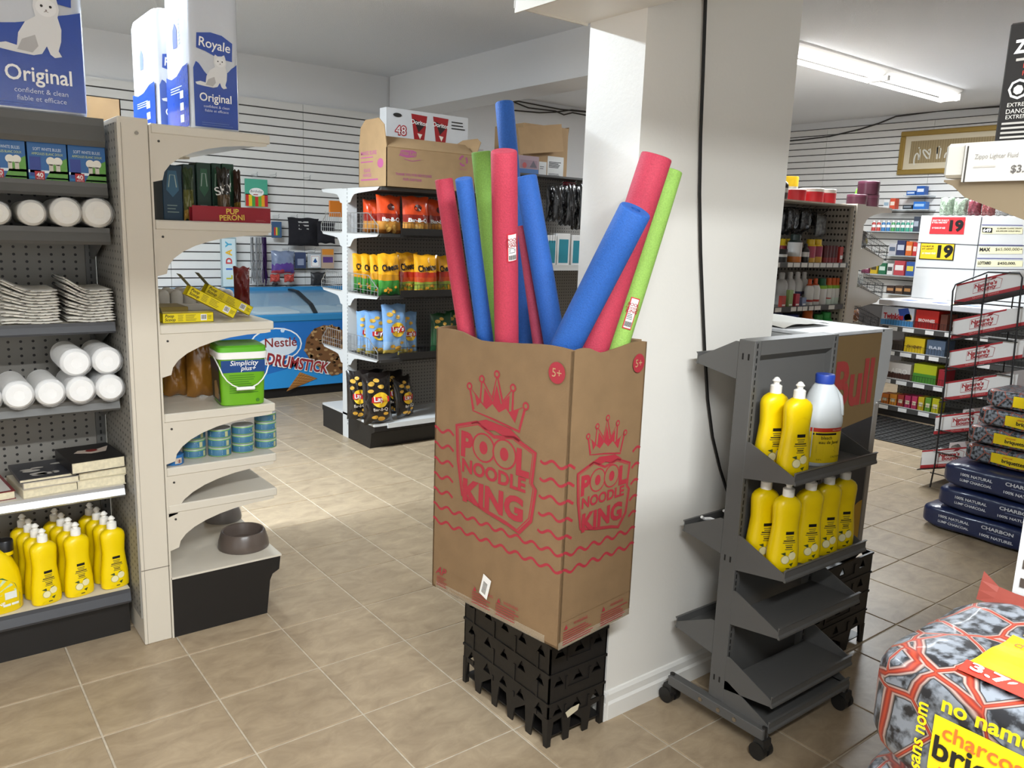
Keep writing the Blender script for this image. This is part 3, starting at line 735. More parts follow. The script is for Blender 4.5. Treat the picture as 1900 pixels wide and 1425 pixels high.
def bag(name, label, cat, loc, W_, H_, T_, mt, rz=0, art=None, seed=0, lean=0.0, group=None, nu=14, nv=16, tilt=0):
    fn = bagfn(W_, H_, T_, seed, lean)
    b = B(); b.smooth = True
    b.grid(lambda a, c: fn(2*a-1, c, 0, -1), nu, nv).grid(lambda a, c: fn(2*a-1, c, 0, 1), nu, nv, True)
    z0 = min(v[2] for v in b.v); b.v = [(x, y, z-z0) for x, y, z in b.v]
    o = b.obj(name, mt, None, label=label, cat=cat, group=group); o.location = loc; o.rotation_euler = (0, tilt, rz); XF[o] = mtx(loc, rz)
    if art: q = D(lambda u, v, h: fn(2*u/W_, v/H_, h, -1)-Vector((0, 0, z0)), .0006, .0022); art(q); q.done(o)
    return o
YEL = mat('soap_yellow', 'f0cf00', .32, spec=.5); CAPW = mat('cap_white', 'f4f1e9', .4); LEMON = c_('e8dfae', .5); LEAF = c_('3d4a22', .5)
SOAPS = [(0, .040, .026), (.004, .046, .030), (.02, .0475, .031), (.06, .046, .030), (.10, .041, .028), (.135, .0375, .027), (.165, .0395, .0275), (.19, .0415, .0275), (.202, .040, .026), (.212, .033, .022), (.219, .022, .017), (.222, .015, .0145)]
def soap_surf(u, v, h):
    for (z0, a0, b0), (z1, a1, b1) in zip(SOAPS[:-1], SOAPS[1:]):
        if v <= z1: k = (v-z0)/(z1-z0); rx, ry = a0+(a1-a0)*k, b0+(b1-b0)*k; break
    return Vector((u, -(ry*max(.02, 1-abs(u/rx)**2.5)**(1/2.5))-h, v))
def make_soap():
    r = thing('dish_soap_bottle', 'yellow lemon dish soap bottle with white push cap', 'bottle', (0, 0, 0))
    B().loft(SOAPS, 24, e=2.5).obj('body', YEL, r, smooth=True)
    cp = B().lathe([(.0165, .221), (.0165, .243), (.012, .246), (.008, .247)], 16).obj('cap', CAPW, r, smooth=True)
    B().lathe([(.008, .246), (.0085, .253), (.013, .257), (.009, .262), (.006, .266), (.002, .268)], 12).obj('nozzle', CAPW, cp, smooth=True)
    d = D(soap_surf)
    d.rect(-.013, .114, .013, .123, BLACK, 4, 1)
    g_ = c_('8d7f2a', .5)
    for k, (w, z) in enumerate(((.012, .106), (.010, .1), (.018, .094), (.02, .088), (.012, .081), (.010, .075), (.012, .069))):
        d.rect(-w, z, w, z+.0032, g_ if k not in (2, 5) else INK, 4, 1)
    d.poly([(-.024, .058), (-.010, .062), (-.008, .05)], LEAF).poly([(.004, .062), (.018, .066), (.006, .056)], LEAF).poly([(.004, .026), (.018, .03), (.012, .018)], LEAF)
    d.up(); d.disc(.012, .05, .012, LEMON, n=14); d.up(); d.disc(-.010, .040, .0135, c_('b9ab60', .5), n=16); d.up(); d.disc(-.010, .040, .0115, LEMON, n=16)
    d.rect(-.006, .012, .006, .015, INK)
    d.stroke([(-.028, .150), (-.018, .165), (0, .172), (.018, .165), (.028, .150)], .0016, YEL)
    d.done(r)
    return r
soap = make_soap(); soap_used = [False]
def put_soap(loc, rz, label, group):
    if not soap_used[0]:
        soap_used[0] = True; soap.location = loc; soap.rotation_euler = (0, 0, rz); XF[soap] = mtx(loc, rz); soap['label'] = label; soap['group'] = group; return soap
    return dup(soap, loc, rz, label, group)
# ================================================================== rolling display rack
RKM = mat('rack_metal', '5d5c5a', .42)
rk = thing('rolling_rack', 'grey two-sided metal display rack on casters holding yellow bottles', 'rack', (2.14, 1.39, 0))
RX0, RX1 = 1.928, 2.362
for x0, x1 in ((RX0, RX0+.030), (RX1-.030, RX1)):
    p = wobj(B().rbox(x0, x1, 1.362, 1.418, .095, 1.222, .002), 'post', RKM, rk)
    b = B()
    for k in range(52): b.box(x0+.010, x0+.014, 1.3612, 1.362, .12+k*.0212, .134+k*.0212)
    wobj(b, 'slot', c_('121110'), p, kind='stuff')
for zz in (1.165, .55, .155):
    wobj(B().box(RX0-.0008, RX0, 1.378, 1.383, zz, zz+.018), 'slot', c_('121110'), rk); wobj(B().box(RX0-.0008, RX0, 1.398, 1.403, zz, zz+.018), 'slot', c_('121110'), rk)
wobj(B().box(RX0+.030, RX1-.030, 1.384, 1.396, .10, 1.16), 'back_panel', RKM, rk)
wobj(B().box(RX0+.030, RX1-.030, 1.362, 1.418, 1.180, 1.222).prism([(1.362, 1.18), (1.384, 1.16), (1.384, 1.175), (1.37, 1.19)], lambda u, v, t: (t, u, v), RX0+.03, RX1-.03), 'top_bar', RKM, rk)
def rack_shelf(z, s, depth=.165):
    y0 = 1.362 if s < 0 else 1.418
    f = lambda u, v, t: (t, y0+s*u, z+v)
    sh = wobj(B().prism([(0, 0), (depth, 0), (depth, -.003), (0, -.003)], f, RX0+.004, RX1-.004), 'shelf', RKM, rk)
    wobj(B().prism([(depth-.001, -.012), (depth+.006, -.012), (depth+.006, -.006), (depth+.002, 0), (depth+.002, .018), (depth+.007, .024), (depth-.001, .024)], f, RX0, RX1), 'lip', RKM, sh)
    for xa in (RX0+.001, RX1-.004):
        wobj(B().prism([(0, -.035), (0, .075), (.012, .075), (depth, .010), (depth, -.010)], f, xa, xa+.003), 'bracket', RKM, sh)
    return sh
for z in (.853, .567, .392, .176, .095): rack_shelf(z, -1)
for z in (1.14, .60, .27): rack_shelf(z, 1, .145)
for i, x in enumerate((RX0-.02, RX1-.012)):
    ft = wobj(B().rbox(x, x+.032, 1.20, 1.565, .062, .095, .002), 'foot_bar', RKM, rk)
    for y in (1.30, 1.36, 1.43): wobj(B().tube([(x-.003, y, .079), (x+.001, y, .079)], .007, 10), 'bolt', c_('b5aea3', .3, metal=1), ft)
    for y in (1.205, 1.56):
        cs = wobj(B().tube([(x+.016, y, .062), (x+.016, y, .10)], .008, 8).prism([(-.016, .03), (-.012, .064), (.018, .064), (.022, .05), (.012, .022)], lambda u, v, t: (x+.016+t, y+u, v), -.019, .019), 'caster', c_('2a2826', .5), rk)
        for sx in (-1, 1):
            wobj(B().tube([(x+.016+sx*.007, y+.006, .026), (x+.016+sx*.024, y+.006, .026)], .026, 18), 'wheel', c_('1d1c1b', .45), cs, )
for k, (px_, py_) in enumerate(((1312, 950), (1282, 947), (1342, 946))):
    p = PZ(px_, py_, .635)
    p = Vector((RX0+.06+.11*k, 1.53, .627))
    B().tube([p+Vector((-.02, .0, .012)), p+Vector((-.008, 0, .004)), p+Vector((.01, -.01, .004)), p+Vector((.02, -.03, .0)), p+Vector((.032, -.035, .006))], .005, 6).solo('plastic_clip', WHITE, 'small white plastic clip hooked over the rack shelf lip', 'clip', 'white clips on the rear rack shelf', smooth=True)
for k, (x, y, a, lab) in enumerate(((1436, 836, -.45, 'yellow dish soap bottle behind another beside the bleach jug'), (1468, 863, -.38, 'yellow dish soap bottle directly left of the bleach jug on the rack'))):
    put_soap(((1.990, 1.986)[k], (1.323, 1.244)[k], .8535), a, lab, 'dish soap on the upper rack shelf')
for k, (x, y) in enumerate(((1405, 1004), (1449, 1033), (1494, 1026), (1529, 1017), (1560, 1006))):
    p = PZ(x, y, .5675); put_soap(((1.988, 1.984, 2.098, 2.200, 2.292)[k], (1.322, 1.245, 1.245, 1.248, 1.25)[k], .5675), -.42, ('yellow dish soap bottle at the back of the lower rack shelf', 'yellow dish soap bottle first in the lower rack row, beside the slotted post', 'yellow dish soap bottle second in the lower rack row', 'yellow dish soap bottle third in the lower rack row', 'yellow dish soap bottle last in the lower rack row, farthest from the pillar')[k], 'dish soap on the lower rack shelf')
# bleach jug
bp_ = Vector((2.165, 1.278, .8535)); bl = thing('bleach_jug', 'white bleach jug with blue cap and yellow label', 'jug', (bp_.x, max(1.275, bp_.y), .8535), -.35)
JW = mat('jug_white', 'd9dee0', .4)
js = [(0, .056, .045), (.006, .060, .049), (.03, .061, .05), (.118, .061, .05), (.128, .063, .051), (.145, .062, .05), (.155, .056, .047), (.19, .050, .043), (.215, .041, .036), (.235, .030, .029), (.243, .024, .024), (.248, .022, .022)]
B().loft(js, 24, e=2.4).obj('body', JW, bl, smooth=True)
B().tube([(.030, -.005, .225), (.052, -.005, .20), (.060, -.005, .17), (.062, -.005, .145)], [.010, .011, .011, .012], 10).obj('handle', JW, bl, smooth=True)
B().lathe([(.027, .243), (.028, .266), (.026, .270), (.0, .270)], 20).obj('cap', c_('2b49a8', .4), bl, smooth=True)
def jf(u, v, h):
    rx, ry = .061, .05; return Vector((u, -(ry*max(.02, 1-abs(u/rx)**2.4)**(1/2.4))-h, v))
d = D(jf); LY_ = c_('f0d21a', .4)
d.rect(-.055, .012, .055, .105, LY_, 12, 1); d.rect(-.055, .105, .055, .117, c_('c8382a', .4), 12, 1); d.up()
d.text('KILLS 99.9%', .02, .111, .006, c_('f0d9c0')); d.rect(-.05, .096, .02, .102, BLACK, 6, 1)
d.text('bleach', -.012, .088, .014, BLACK, bold=.01); d.text('eau de Javel', -.002, .073, .014, BLACK, bold=.01)
d.lines(-.04, .042, .035, .065, 5, c_('6e6320'), .25); d.text('CAUTION', .025, .03, .008, BLACK); d.text('3.57 L', -.03, .022, .006, BLACK); d.done(bl)
# ================================================================== drinks cooler on crates
ck = thing('drinks_cooler', 'grey countertop drinks cooler with brown side panel standing on black trays', 'cooler', (2.6, 1.7, .369))
CM = mat('cooler_grey', '9a9a99', .4); Z0 = .369
wobj(B().rbox(2.40, 2.80, 1.452, 1.93, Z0, 1.195, .004), 'body', CM, ck)
wobj(B().rbox(2.398, 2.812, 1.45, 1.935, 1.195, 1.208, .003), 'top', mat('cooler_top', 'b5b6b8', .35, noise=(20, .1)), ck)
wobj(B().prism([(2.80, .93), (2.845, .95), (2.872, 1.04), (2.878, 1.15), (2.868, 1.206), (2.80, 1.208)], lambda u, v, t: (u, t, v), 1.450, 1.935), 'front_lip', CM, ck)
wobj(B().rbox(2.80, 2.832, 1.448, 1.478, Z0, .935, .003), 'front_post', mat('alu', '9b9690', .35, metal=.5), ck)
wobj(B().rbox(2.80, 2.832, 1.9, 1.93, Z0, .935, .003), 'front_post', mat('alu', '9b9690', .35, metal=.5), ck)
wobj(B().box(2.80, 2.806, 1.478, 1.9, Z0+.02, .93), 'glass_door', mat('dark_glass', '17181a', .08), ck)
d = D(plane((2.40, 1.4515, Z0), (1, 0, 0), (0, 0, 1)))
d.rect(0, 0, .398, .826, c_('6d5634', .5)); d.up()
d.poly([(0, 0), (.398, 0), (.398, .52), (.14, .49), (.03, .30), (0, .22)], c_('26262a', .45)); d.up(); d.disc(.398, .10, .10, c_('c99a1e', .5), a0=PI/2, a1=1.5*PI)
d.text('Red', .0, .665, .20, c_('8f2f2c', .5), bold=.03, width=.14); d.text('Bull', .245, .655, .22, c_('8f2f2c', .5), bold=.035, width=.25); d.done(ck, world=True)
B().grid(lambda a, b: (2.42+.28*a+.03*b, 1.60+.26*b, 1.2100+.012*abs(math.sin(3*a+2*b))+.004*math.sin(9*a)), 12, 8).solo('paper_sheet', c_('cfccc2', .6), 'crumpled pale paper sheet lying on the drinks cooler', 'paper', smooth=True)
# ================================================================== goods on the grey shelving
ROYB = mat('pack_blue', '24479f', .22, coat=.5, bump=(26, .25, .004)); ROYW = mat('pack_white', 'c9cbd0', .25, coat=.5, bump=(26, .3, .004)); CATW = c_('dcdad8', .7); CATG = c_('b3b0ae', .7)
def cat_print(d, x, y, k):
    P2 = lambda pts: [(x+a*k, y+b*k) for a, b in pts]
    d.poly(P2([(-.42, .02), (-.75, .06), (-.80, .14), (-.6, .20), (-.40, .16), (-.36, .42), (-.22, .66), (-.02, .80), (-.06, 1.0), (-.03, 1.22), (.0, 1.28), (.10, 1.22), (.26, 1.24), (.36, 1.3), (.40, 1.2), (.44, 1.0), (.40, .84), (.46, .6), (.44, .35), (.38, .15), (.44, .04), (.30, .0), (.22, .06), (.16, .22), (.06, .05), (-.1, .0)]), CATW); d.up()
    d.poly(P2([(-.40, .08), (-.30, .30), (-.05, .42), (-.0, .2), (-.12, .05)]), CATG); d.disc(x+.19*k, y+1.0*k, .2*k, c_('e6e4e2', .7), .18*k, 16); d.up()
    for s in (-1, 1): d.disc(x+.19*k+s*.085*k, y+1.03*k, .028*k, INK, n=10)
    d.disc(x+.19*k, y+.95*k, .018*k, c_('8a7c78'), n=8); d.stroke([(x+.15*k, y+.91*k), (x+.19*k, y+.93*k), (x+.23*k, y+.91*k)], .012*k, c_('8a7c78'))
def tissue_pack(label, loc, w, dp, h, k, ux, blue, rz=0):
    """w wide, dp deep, h high; art sits around ux"""
    o = thing('bath_tissue_pack', label, 'bath tissue', loc, rz, 'wrapped bath tissue packs')
    e = 9
    body = B(); secs = [(0, w/2-.012, dp/2-.012), (.008, w/2-.002, dp/2-.002), (.03, w/2, dp/2), (h-.03, w/2, dp/2), (h-.006, w/2-.006, dp/2-.006), (h, w/2-.02, dp/2-.02)]
    body.loft(secs, 40, e=e).obj('wrap', ROYW, o, smooth=True)
    fr = plane((0, -dp/2, 0), (1, 0, 0), (0, 0, 1)); q = w/2-.014
    d = D(fr)
    wave = [(-q, blue*.86)] + [(-q+2*q*i/16, blue*(.86+.12*math.exp(-((i-1.5)/2.5)**2)-.10*math.sin(PI*min(1, i/14))+.12*max(0, (i-10)/6)**2)) for i in range(1, 17)]
    d.poly([(-q, .012)]+wave+[(q, .012)], ROYB); d.up()
    lg = [(ux-.47*k, blue+.64*k), (ux-.49*k, blue+.26*k), (ux-.25*k, blue+.20*k), (ux+.1*k, blue+.06*k), (ux+.46*k, blue+.02*k), (ux+.48*k, blue+.5*k), (ux+.2*k, blue+.66*k), (ux-.1*k, blue+.70*k)]
    d.poly(lg, ROYB); d.up(); d.text('Royale', ux, blue+.36*k, .34*k, WHITE, bold=.01, rot=-.10, width=.84*k); d.up(); d.up()
    cat_print(d, ux, blue-.72*k, .68*k); d.up()
    d.text('Original', ux-.02*k, blue-1.02*k, .30*k, WHITE, bold=.014, width=.86*k)
    d.text('confident & clean', ux, blue-1.22*k, .10*k, c_('cfd6ea')); d.text('fiable et efficace', ux, blue-1.33*k, .10*k, c_('cfd6ea'))
    d.lines(-q*.7, .016, q*.8, .03, 2, c_('5f78bb'), .3); d.done(o)
    sd = D(plane((-w/2, 0, 0), (0, -1, 0), (0, 0, 1))); r = dp/2-.014
    sd.poly([(-r, .012), (r, .012), (r, blue*.92), (r*.55, blue*.90), (0, blue*.80), (-r*.5, blue*.78), (-r, blue*.84)], ROYB); sd.up()
    sd.poly([(-.03, blue*1.2), (.02, blue*1.2), (.02, blue*1.45), (-.005, blue*1.55), (-.03, blue*1.45)], c_('5a66b0')); sd.lines(.03, blue*1.22, .055, blue*1.6, 7, c_('a9aecb'), .5)
    sd.lines(-r*.6, blue*.55, r*.5, blue*.66, 3, c_('b9c6ee'), .35)
    for j in range(3): sd.rect(r*.25, .03+j*.04, r*.55, .055+j*.04, c_('c9cfe2'))
    sd.done(o); return o
tissue_pack('large bath tissue pack on top of the grey shelving', (.257, 3.135, 1.8135), .60, .33, .54, .21, .165, .32)
tissue_pack('front bath tissue pack on top of the beige end unit', (.947, 3.085, 1.8085), .175, .29, .50, .126, .0, .235)
tissue_pack('bath tissue pack standing behind the other on the beige end unit', (.93, 3.48, 1.8085), .175, .36, .46, .126, .0, .215)
# carton with an open flap behind the packs
cb = thing('open_carton', 'small open cardboard carton on top of the shelving beside tissue packs', 'carton', (.66, 3.52, 1.816))
b = B()
for a in ((-.10, .08, -.12, -.116), (-.10, .08, .116, .12), (-.10, -.096, -.12, .12), (.076, .08, -.12, .12)): b.box(*a, 0, .12)
b.box(-.10, .08, -.12, .12, 0, .004).obj('body', CARDL, cb)
B().prism([(0, 0), (.12, .10), (.118, .104), (-.002, .004)], lambda u, v, t: (-.10-u*.9+.0, t, .12+v), -.12, .12).obj('flap', CARDL, cb)
# light bulbs
BLU = c_('1d5f9e', .35)
def bulb_art(w, h):
    def f(d):
        d.rect(-w/2, 0, w/2, h, BLU); d.up()
        d.poly([(-w*.1, 0), (w/2, 0), (w/2, h*.62), (w*.15, h*.45)], c_('5f9a3c', .4)); d.rect(-w/2, h*.20, w/2, h*.27, c_('dfeaf0')); d.rect(-w/2, h*.05, w/2, h*.09, c_('2b86bb')); d.rect(-w/2+.004, h*.12, -w*.18, h*.62, c_('2c3f8c', .4)); d.up()
        for x in (.08, .26):
            d.disc(w*x, h*.52, w*.12, c_('e9e6da')); d.rect(w*(x-.055), h*.26, w*(x+.055), h*.44, c_('cfcabb')); d.up()
        d.text('SOFT WHITE BULBS', -.0, h*.82, h*.115, c_('d3e2ee'), width=w*.72); d.text('AMPOULES BLANC DOUX', -.0, h*.70, h*.09, c_('c9d98a'), width=w*.8)
        d.rect(-w*.35, h*.02, -w*.10, h*.24, c_('b8232c', .4)); d.up(); d.text('40', -w*.225, h*.145, h*.16, WHITE, bold=.02); d.text('WATTS', -w*.225, h*.05, h*.05, WHITE)
        d.text('2', w*.08, h*.05, h*.08, c_('0e2440'))
    return f
for a, e, wh in ((-22, 51, 'farthest from the beige post'), (53, 127, 'between two like it'), (128, 198, 'nearest the beige post')):
    p0, p1 = PY(a, 330, 2.985), PY(e, 330, 2.985); h = PY(100, 266, 2.985).z-1.6095
    pbox('light_bulb_box', 'blue and green box of 40 watt bulbs, '+wh, 'bulb box', ((p0.x+p1.x)/2, 2.985, 1.6095), p1.x-p0.x-.003, .11, h, BLU, art=bulb_art(p1.x-p0.x-.003, h), group='bulb boxes on the grey shelf')
# foam cups in sleeves: a row of nested foam bowls lying on its side
FOAM = mat('foam_white', 'ecebe9', .55, bump=(120, .15, .001)); FOAM2 = mat('foam_cream', 'e3dfd6', .6, bump=(120, .15, .001)); WRAP = mat('clear_wrap', 'ffffff', .10, alpha=.16, spec=.8, bump=(22, .9, .02))
def foam(loc, r, label, group, mt):
    o = thing('foam_cup_sleeve', label, 'foam cups', loc, 0, group)
    T = Matrix.Translation((0, 0, r+.003)) @ Matrix.Rotation(-PI/2, 4, 'X')
    pr = [(.0, -.002), (r*.80, -.002), (r*.84, .002), (r*.98, .012), (r, .02)]
    for k in range(10): pr += [(r*(.995-.004*k), .024+k*.02), (r*(.975-.004*k), .027+k*.02), (r*(.975-.004*k), .038+k*.02), (r*(.99-.004*k), .042+k*.02)]
    b = B(); b.loft([(z, q, q) for q, z in pr], 28, T); b.obj('cups', mt, o, smooth=True)
    R2 = r*1.03
    w = B(); N = 24
    secs = [(-.010, .35), (-.012, .75), (-.004, 1.0), (.04, 1.0), (.12, 1.0), (.2, 1.0)]
    vs = []
    for i, (z, f_) in enumerate(secs):
        for k in range(N):
            a = 2*PI*k/N; rr = R2*f_*(1+.015*math.sin(5*a+z*60)+.012*math.sin(9*a+2))
            vs.append(T @ Vector((rr*math.cos(a), rr*math.sin(a), z)))
    w.add(vs, [(i*N+k, i*N+(k+1) % N, (i+1)*N+(k+1) % N, (i+1)*N+k) for i in range(5) for k in range(N)]); w.obj('plastic_sleeve', WRAP, o, smooth=True)
    return o
def foam_row(items, z, y, mt, lab, group):
    prev = None
    for (cx, cy, rp) in items[::-1]:          # from the beige post outward, each sleeve touching the next
        c = PY(cx, cy, y); r = rp*((c-CAM).dot(AF))/F_PX*.98
        x = min(c.x, .601-r) if prev is None else min(c.x, prev[0]-prev[1]-r+.001)
        foam((x, y, z), r, lab, group, mt); prev = (x, r)
foam_row([(-2, 418, 22), (62, 421, 24), (139, 426, 27), (196, 427, 27)], 1.4655, 2.935, FOAM2, 'sleeve of cream foam cups lying on the shelf under the bulbs', 'cream foam cup sleeves')
foam_row([(-10, 722, 26), (49, 719, 27), (104, 718, 26), (161, 718, 25.5), (214, 717, 25)], .8905, 2.915, FOAM, 'sleeve of white foam cups in the lower row', 'lower row of white foam cups')
for x in (.555, .461): foam((x, 2.93, .8905+.0885), .0465, 'sleeve of white foam cups lying on top of the lower row', 'upper pair of white foam cups', FOAM)
# folded towels
TSTR = c_('4a403a', .9)
def towel(x, y, z, w, d, h, seed, label, group, hump):
    rs = random.Random(seed); ph = .9*(seed >= 40); o = thing('folded_towel', label, 'towel', (x, y, z), 0, group)
    n = 16; b = B(); s = B(); lay = 2; lh = h/lay
    hz = lambda u: hump*max(0, (.55-u))**1.6 + .0022*math.sin(7*u+ph)
    b.smooth = True
    for L in range(lay):
        w0 = w*(1-.05*rs.random()); a0 = rs.uniform(0, .003)
        def f(a, c):          # a across, c around the cross-section of one fold
            ang = 2*PI*c; yy = d/2-d/2*math.copysign(abs(math.cos(ang))**.35, math.cos(ang)); zz = lh*(.5+.47*math.copysign(abs(math.sin(ang))**.6, math.sin(ang)))
            e = 1-.85*max(0, abs(2*a-1)-.94)/.06
            return (-w/2+a0+w0*a, yy+.004*math.sin(11*a+ph+L), L*lh+hz(a)+lh*.5+(zz-lh*.5)*e)
        b.grid(f, n, 14)
        u = .02
        while u < .95:
            du = rs.uniform(.03, .09); s.box(-w/2+w0*u, -w/2+w0*(u+du), -.0015+.004*math.sin(11*u+ph+L), .004, L*lh+hz(u)+lh*.34, L*lh+hz(u)+lh*.50); u += du+rs.uniform(.08, .22)
    b.obj('cloth', mat('towel_cream', 'f7f4ec', .9, noise=(60, .08), bump=(200, .3)), o); s.obj('woven_stripe', TSTR, o, kind='stuff')
for (a, e, n_, top, gname, sd, hm) in ((-4, 118, 6, 508, 'left', 1, .13), (119, 226, 6, 512, 'right', 40, .13)):
    p0, p1 = PY(a, 590, 2.985), PY(e, 590, 2.985); p1.x = min(p1.x, .603); hh = .0185
    for k in range(n_):
        towel((p0.x+p1.x)/2, 2.975+.002*k, 1.1545+k*hh, p1.x-p0.x-.012, .24, hh, sd+k, 'cream striped towel in the folded stack %s' % ('nearest the beige post' if gname == 'right' else 'farther from the beige post'), 'folded towels, stack '+('beside the post' if gname == 'right' else 'away from the post'), hm*k/n_)
# books
PAGE = mat('book_pages', 'ddd2b4', .8, noise=(90, .1))
def book(x, y, z, w, d, h, col, rz, label, cover=None):
    o = thing('book', label, 'book', (x, y, z), rz)
    B().box(-w/2, w/2-.003, .003, d-.003, .002, h-.002).obj('pages', PAGE, o)
    cv = B().box(-w/2, w/2, 0, d, 0, .0018).box(-w/2, w/2, 0, d, h-.0018, h).box(-w/2-.0015, -w/2, 0, d, 0, h).obj('cover', c_(col, .35), o)
    if cover: q = D(plane((0, 0, h), (1, 0, 0), (0, 1, 0))); cover(q); q.done(o)
    return h
ZB = .5765
q0 = PY(5, 905, 3.0)
book(q0.x-.05, 2.99, ZB, .17, .22, .028, '7c2a2c', .1, 'white-covered book with a dark red spine lying on the shelf', lambda d: d.rect(-.075, .01, .075, .21, c_('d8d4cc')).lines(-.05, .05, .04, .1, 3, c_('8c8884'), .3))
q1 = PY(94, 905, 3.0); z = ZB
for k, (hh, col, lab) in enumerate(((.030, 'c9bfa8', 'thick cream paperback at the bottom of the tilted book pile'), (.022, 'b9b1a6', 'pale paperback in the middle of the tilted book pile'))):
    book(q1.x+.004*k, 2.985, z, .165, .21, hh, col, .12-.1*k, lab); z += hh+.0005
book(q1.x-.004, 2.985, z, .17, .21, .012, '34353b', .05, 'thin book with a dark cover of pale plates on the pile', lambda d: [d.disc(rnd(-.05, .06), rnd(.03, .18), rnd(.012, .028), c_('b9b4ac'), rnd(.008, .016)) for k in range(8)])
q2 = PY(189, 900, 3.0); z = ZB
for k, (hh, col, lab) in enumerate(((.034, 'd8cfb8', 'thick pale book at the bottom of the pile beside the post'), (.028, 'cabf9f', 'cream-edged book in the middle of the pile beside the post'))):
    book(q2.x+.006*k, 2.985, z, .15, .20, hh, col, -.03+.06*k, lab); z += hh+.0005
book(q2.x-.008, 2.975, z, .17, .22, .040, '1c191a', .08, 'thick black hardcover with a red spot on its cover', lambda d: (d.poly([(-.05, .12), (.0, .09), (.05, .10), (.075, .17), (.03, .14), (-.03, .15)], c_('c9b8aa')), d.up(), d.disc(.01, .13, .02, c_('7c1f1e'), .016)))
# dish soap along the base shelf
base_spots = [(89, 1120, .25), (150, 1105, .2), (216, 1090, .15)]
for (x, y, a), wh in zip(base_spots, ('beside the laundry jug', 'between two like it', 'beside the beige post')):
    p = PZ(x, y, .187); put_soap((p.x, p.y+.02, .1865), a, 'front yellow dish soap bottle on the base shelf, '+wh, 'front dish soap bottles')
    for k in range(1, 4):
        if p.y+.02+.063*k < 3.24: put_soap((p.x-.012*k, p.y+.02+.063*k, .1865), a, 'yellow dish soap bottle lined up behind the one '+wh, 'dish soap bottles in the row behind the one '+wh)
# laundry jug
p = PZ(14, 1140, .187); lj = thing('laundry_jug', 'yellow laundry jug with green sunburst label on the base shelf', 'jug', (p.x-.03, p.y+.055, .1865), .1)
LJ = [(0, .075, .046), (.008, .082, .052), (.10, .082, .052), (.14, .076, .05), (.175, .062, .044), (.20, .044, .036), (.214, .03, .028)]
B().loft(LJ, 28, e=3).obj('body', YEL, lj, smooth=True)
B().lathe([(.024, .21), (.024, .244), (.022, .247), (0, .247)], 18, Matrix.Translation((.045, 0, -.006))).obj('cap', c_('17181c', .35), lj, smooth=True)
B().tube([(.045, 0, .19), (.045, 0, .215)], .022, 14).obj('neck', YEL, lj, smooth=True)
B().tube([(-.06, -.0, .145), (-.045, -.0, .20), (-.01, -.0, .226), (.03, 0, .215)], .014, 10).obj('handle', YEL, lj, smooth=True)
def ljf(u, v, h): rx, ry = .082, .052; return Vector((u, -(ry*max(.02, 1-abs(u/rx)**3)**(1/3))-h, v))
d = D(ljf); GRN = c_('1f6b45', .4)
d.poly([(-.07, .012), (.066, .012), (.068, .06), (.055, .10), (.02, .128), (-.03, .13), (-.07, .11)], GRN); d.up()
for k in range(7):
    a = .15+k*.36; d.poly([(-.025+.03*math.cos(a), .062+.03*math.sin(a)), (-.025+.085*math.cos(a), min(.122, .062+.07*math.sin(a))), (-.025+.085*math.cos(a+.14), min(.122, .062+.07*math.sin(a+.14)))], c_('c7d8b0', .4))
d.up(); d.disc(-.03, .062, .034, c_('e8632a', .4)); d.up(); d.disc(-.03, .060, .026, c_('f2c32a', .4)); d.up(); d.text('e', -.005, .062, .03, c_('22417f'), bold=.03)
d.text('NE', .012, .038, .016, WHITE, bold=.02); d.rect(.022, .05, .058, .075, c_('e3e6e0')); d.rect(.015, .026, .062, .034, c_('e3e6e0')); d.done(lj)
dup(lj, (p.x-.07, p.y+.17, .1865), .1, 'yellow laundry jug behind the one with the sunburst label')
# ================================================================== goods on the beige end unit
def xs(a, b, y, Y): return PY(a, y, Y).x, PY(b, y, Y).x
def fit(a, b, t, Y, z, gap=.002):
    """box front on the plane y=Y: pixel columns a..b, pixel row t of the top, standing at z"""
    p, q = PY(a, t, Y), PY(b, t, Y); return ((p.x+q.x)/2, Y, z), q.x-p.x-gap, (p.z+q.z)/2-z
def zx(p, z): return (p[0], p[1], z)
ZA = (1.5005, 1.1485, .8385, .6435, .2335)
# top shelf: dog treats
DG = '1d3a2c'; DB = '16374c'
def treat_art(w, h, c1):
    def f(d):
        d.poly([(-w*.32, h*.55), (-w*.22, h*.9), (w*.22, h*.9), (w*.32, h*.55), (0, h*.42)], c_(c1, .4)); d.up(); d.stroke([(-w*.2, h*.6), (-w*.12, h*.82), (w*.12, h*.82), (w*.2, h*.6)], .003, c_('9fb0a8')); d.lines(-w*.3, h*.12, w*.3, h*.3, 3, c_('7f938c'), .3)
    return f
for a, e, t, col, c1, lab, dep in ((292, 318, 304, '17343f', '23596e', 'dark teal dog treat box beside the beige post', 3.05), (299, 337, 306, DB, '34607a', 'navy blue dog treat box with a pale emblem', 2.955), (338, 362, 305, '2b4038', '5b6a60', 'grey green dog treat box beside the navy one', 3.0), (363, 391, 302, DG, '2d5c40', 'dark green dog treat box behind the red tray', 2.985), (392, 410, 303, DG, '2d5c40', 'narrow dark green dog treat box between two green boxes', 2.985), (411, 434, 304, '1f4530', '336a48', 'dark green dog treat box nearest the shelf end', 2.985)):
    loc, w, h = fit(a, e, t, dep, ZA[0]); pbox('dog_treat_box', lab, 'pet treats', loc, w, .09, h, c_(col, .4), art=treat_art(w, h, c1))
bagm = lambda n, st, **k: bands(n, 2, st, .22, coat=.3, noise=.03, **k)
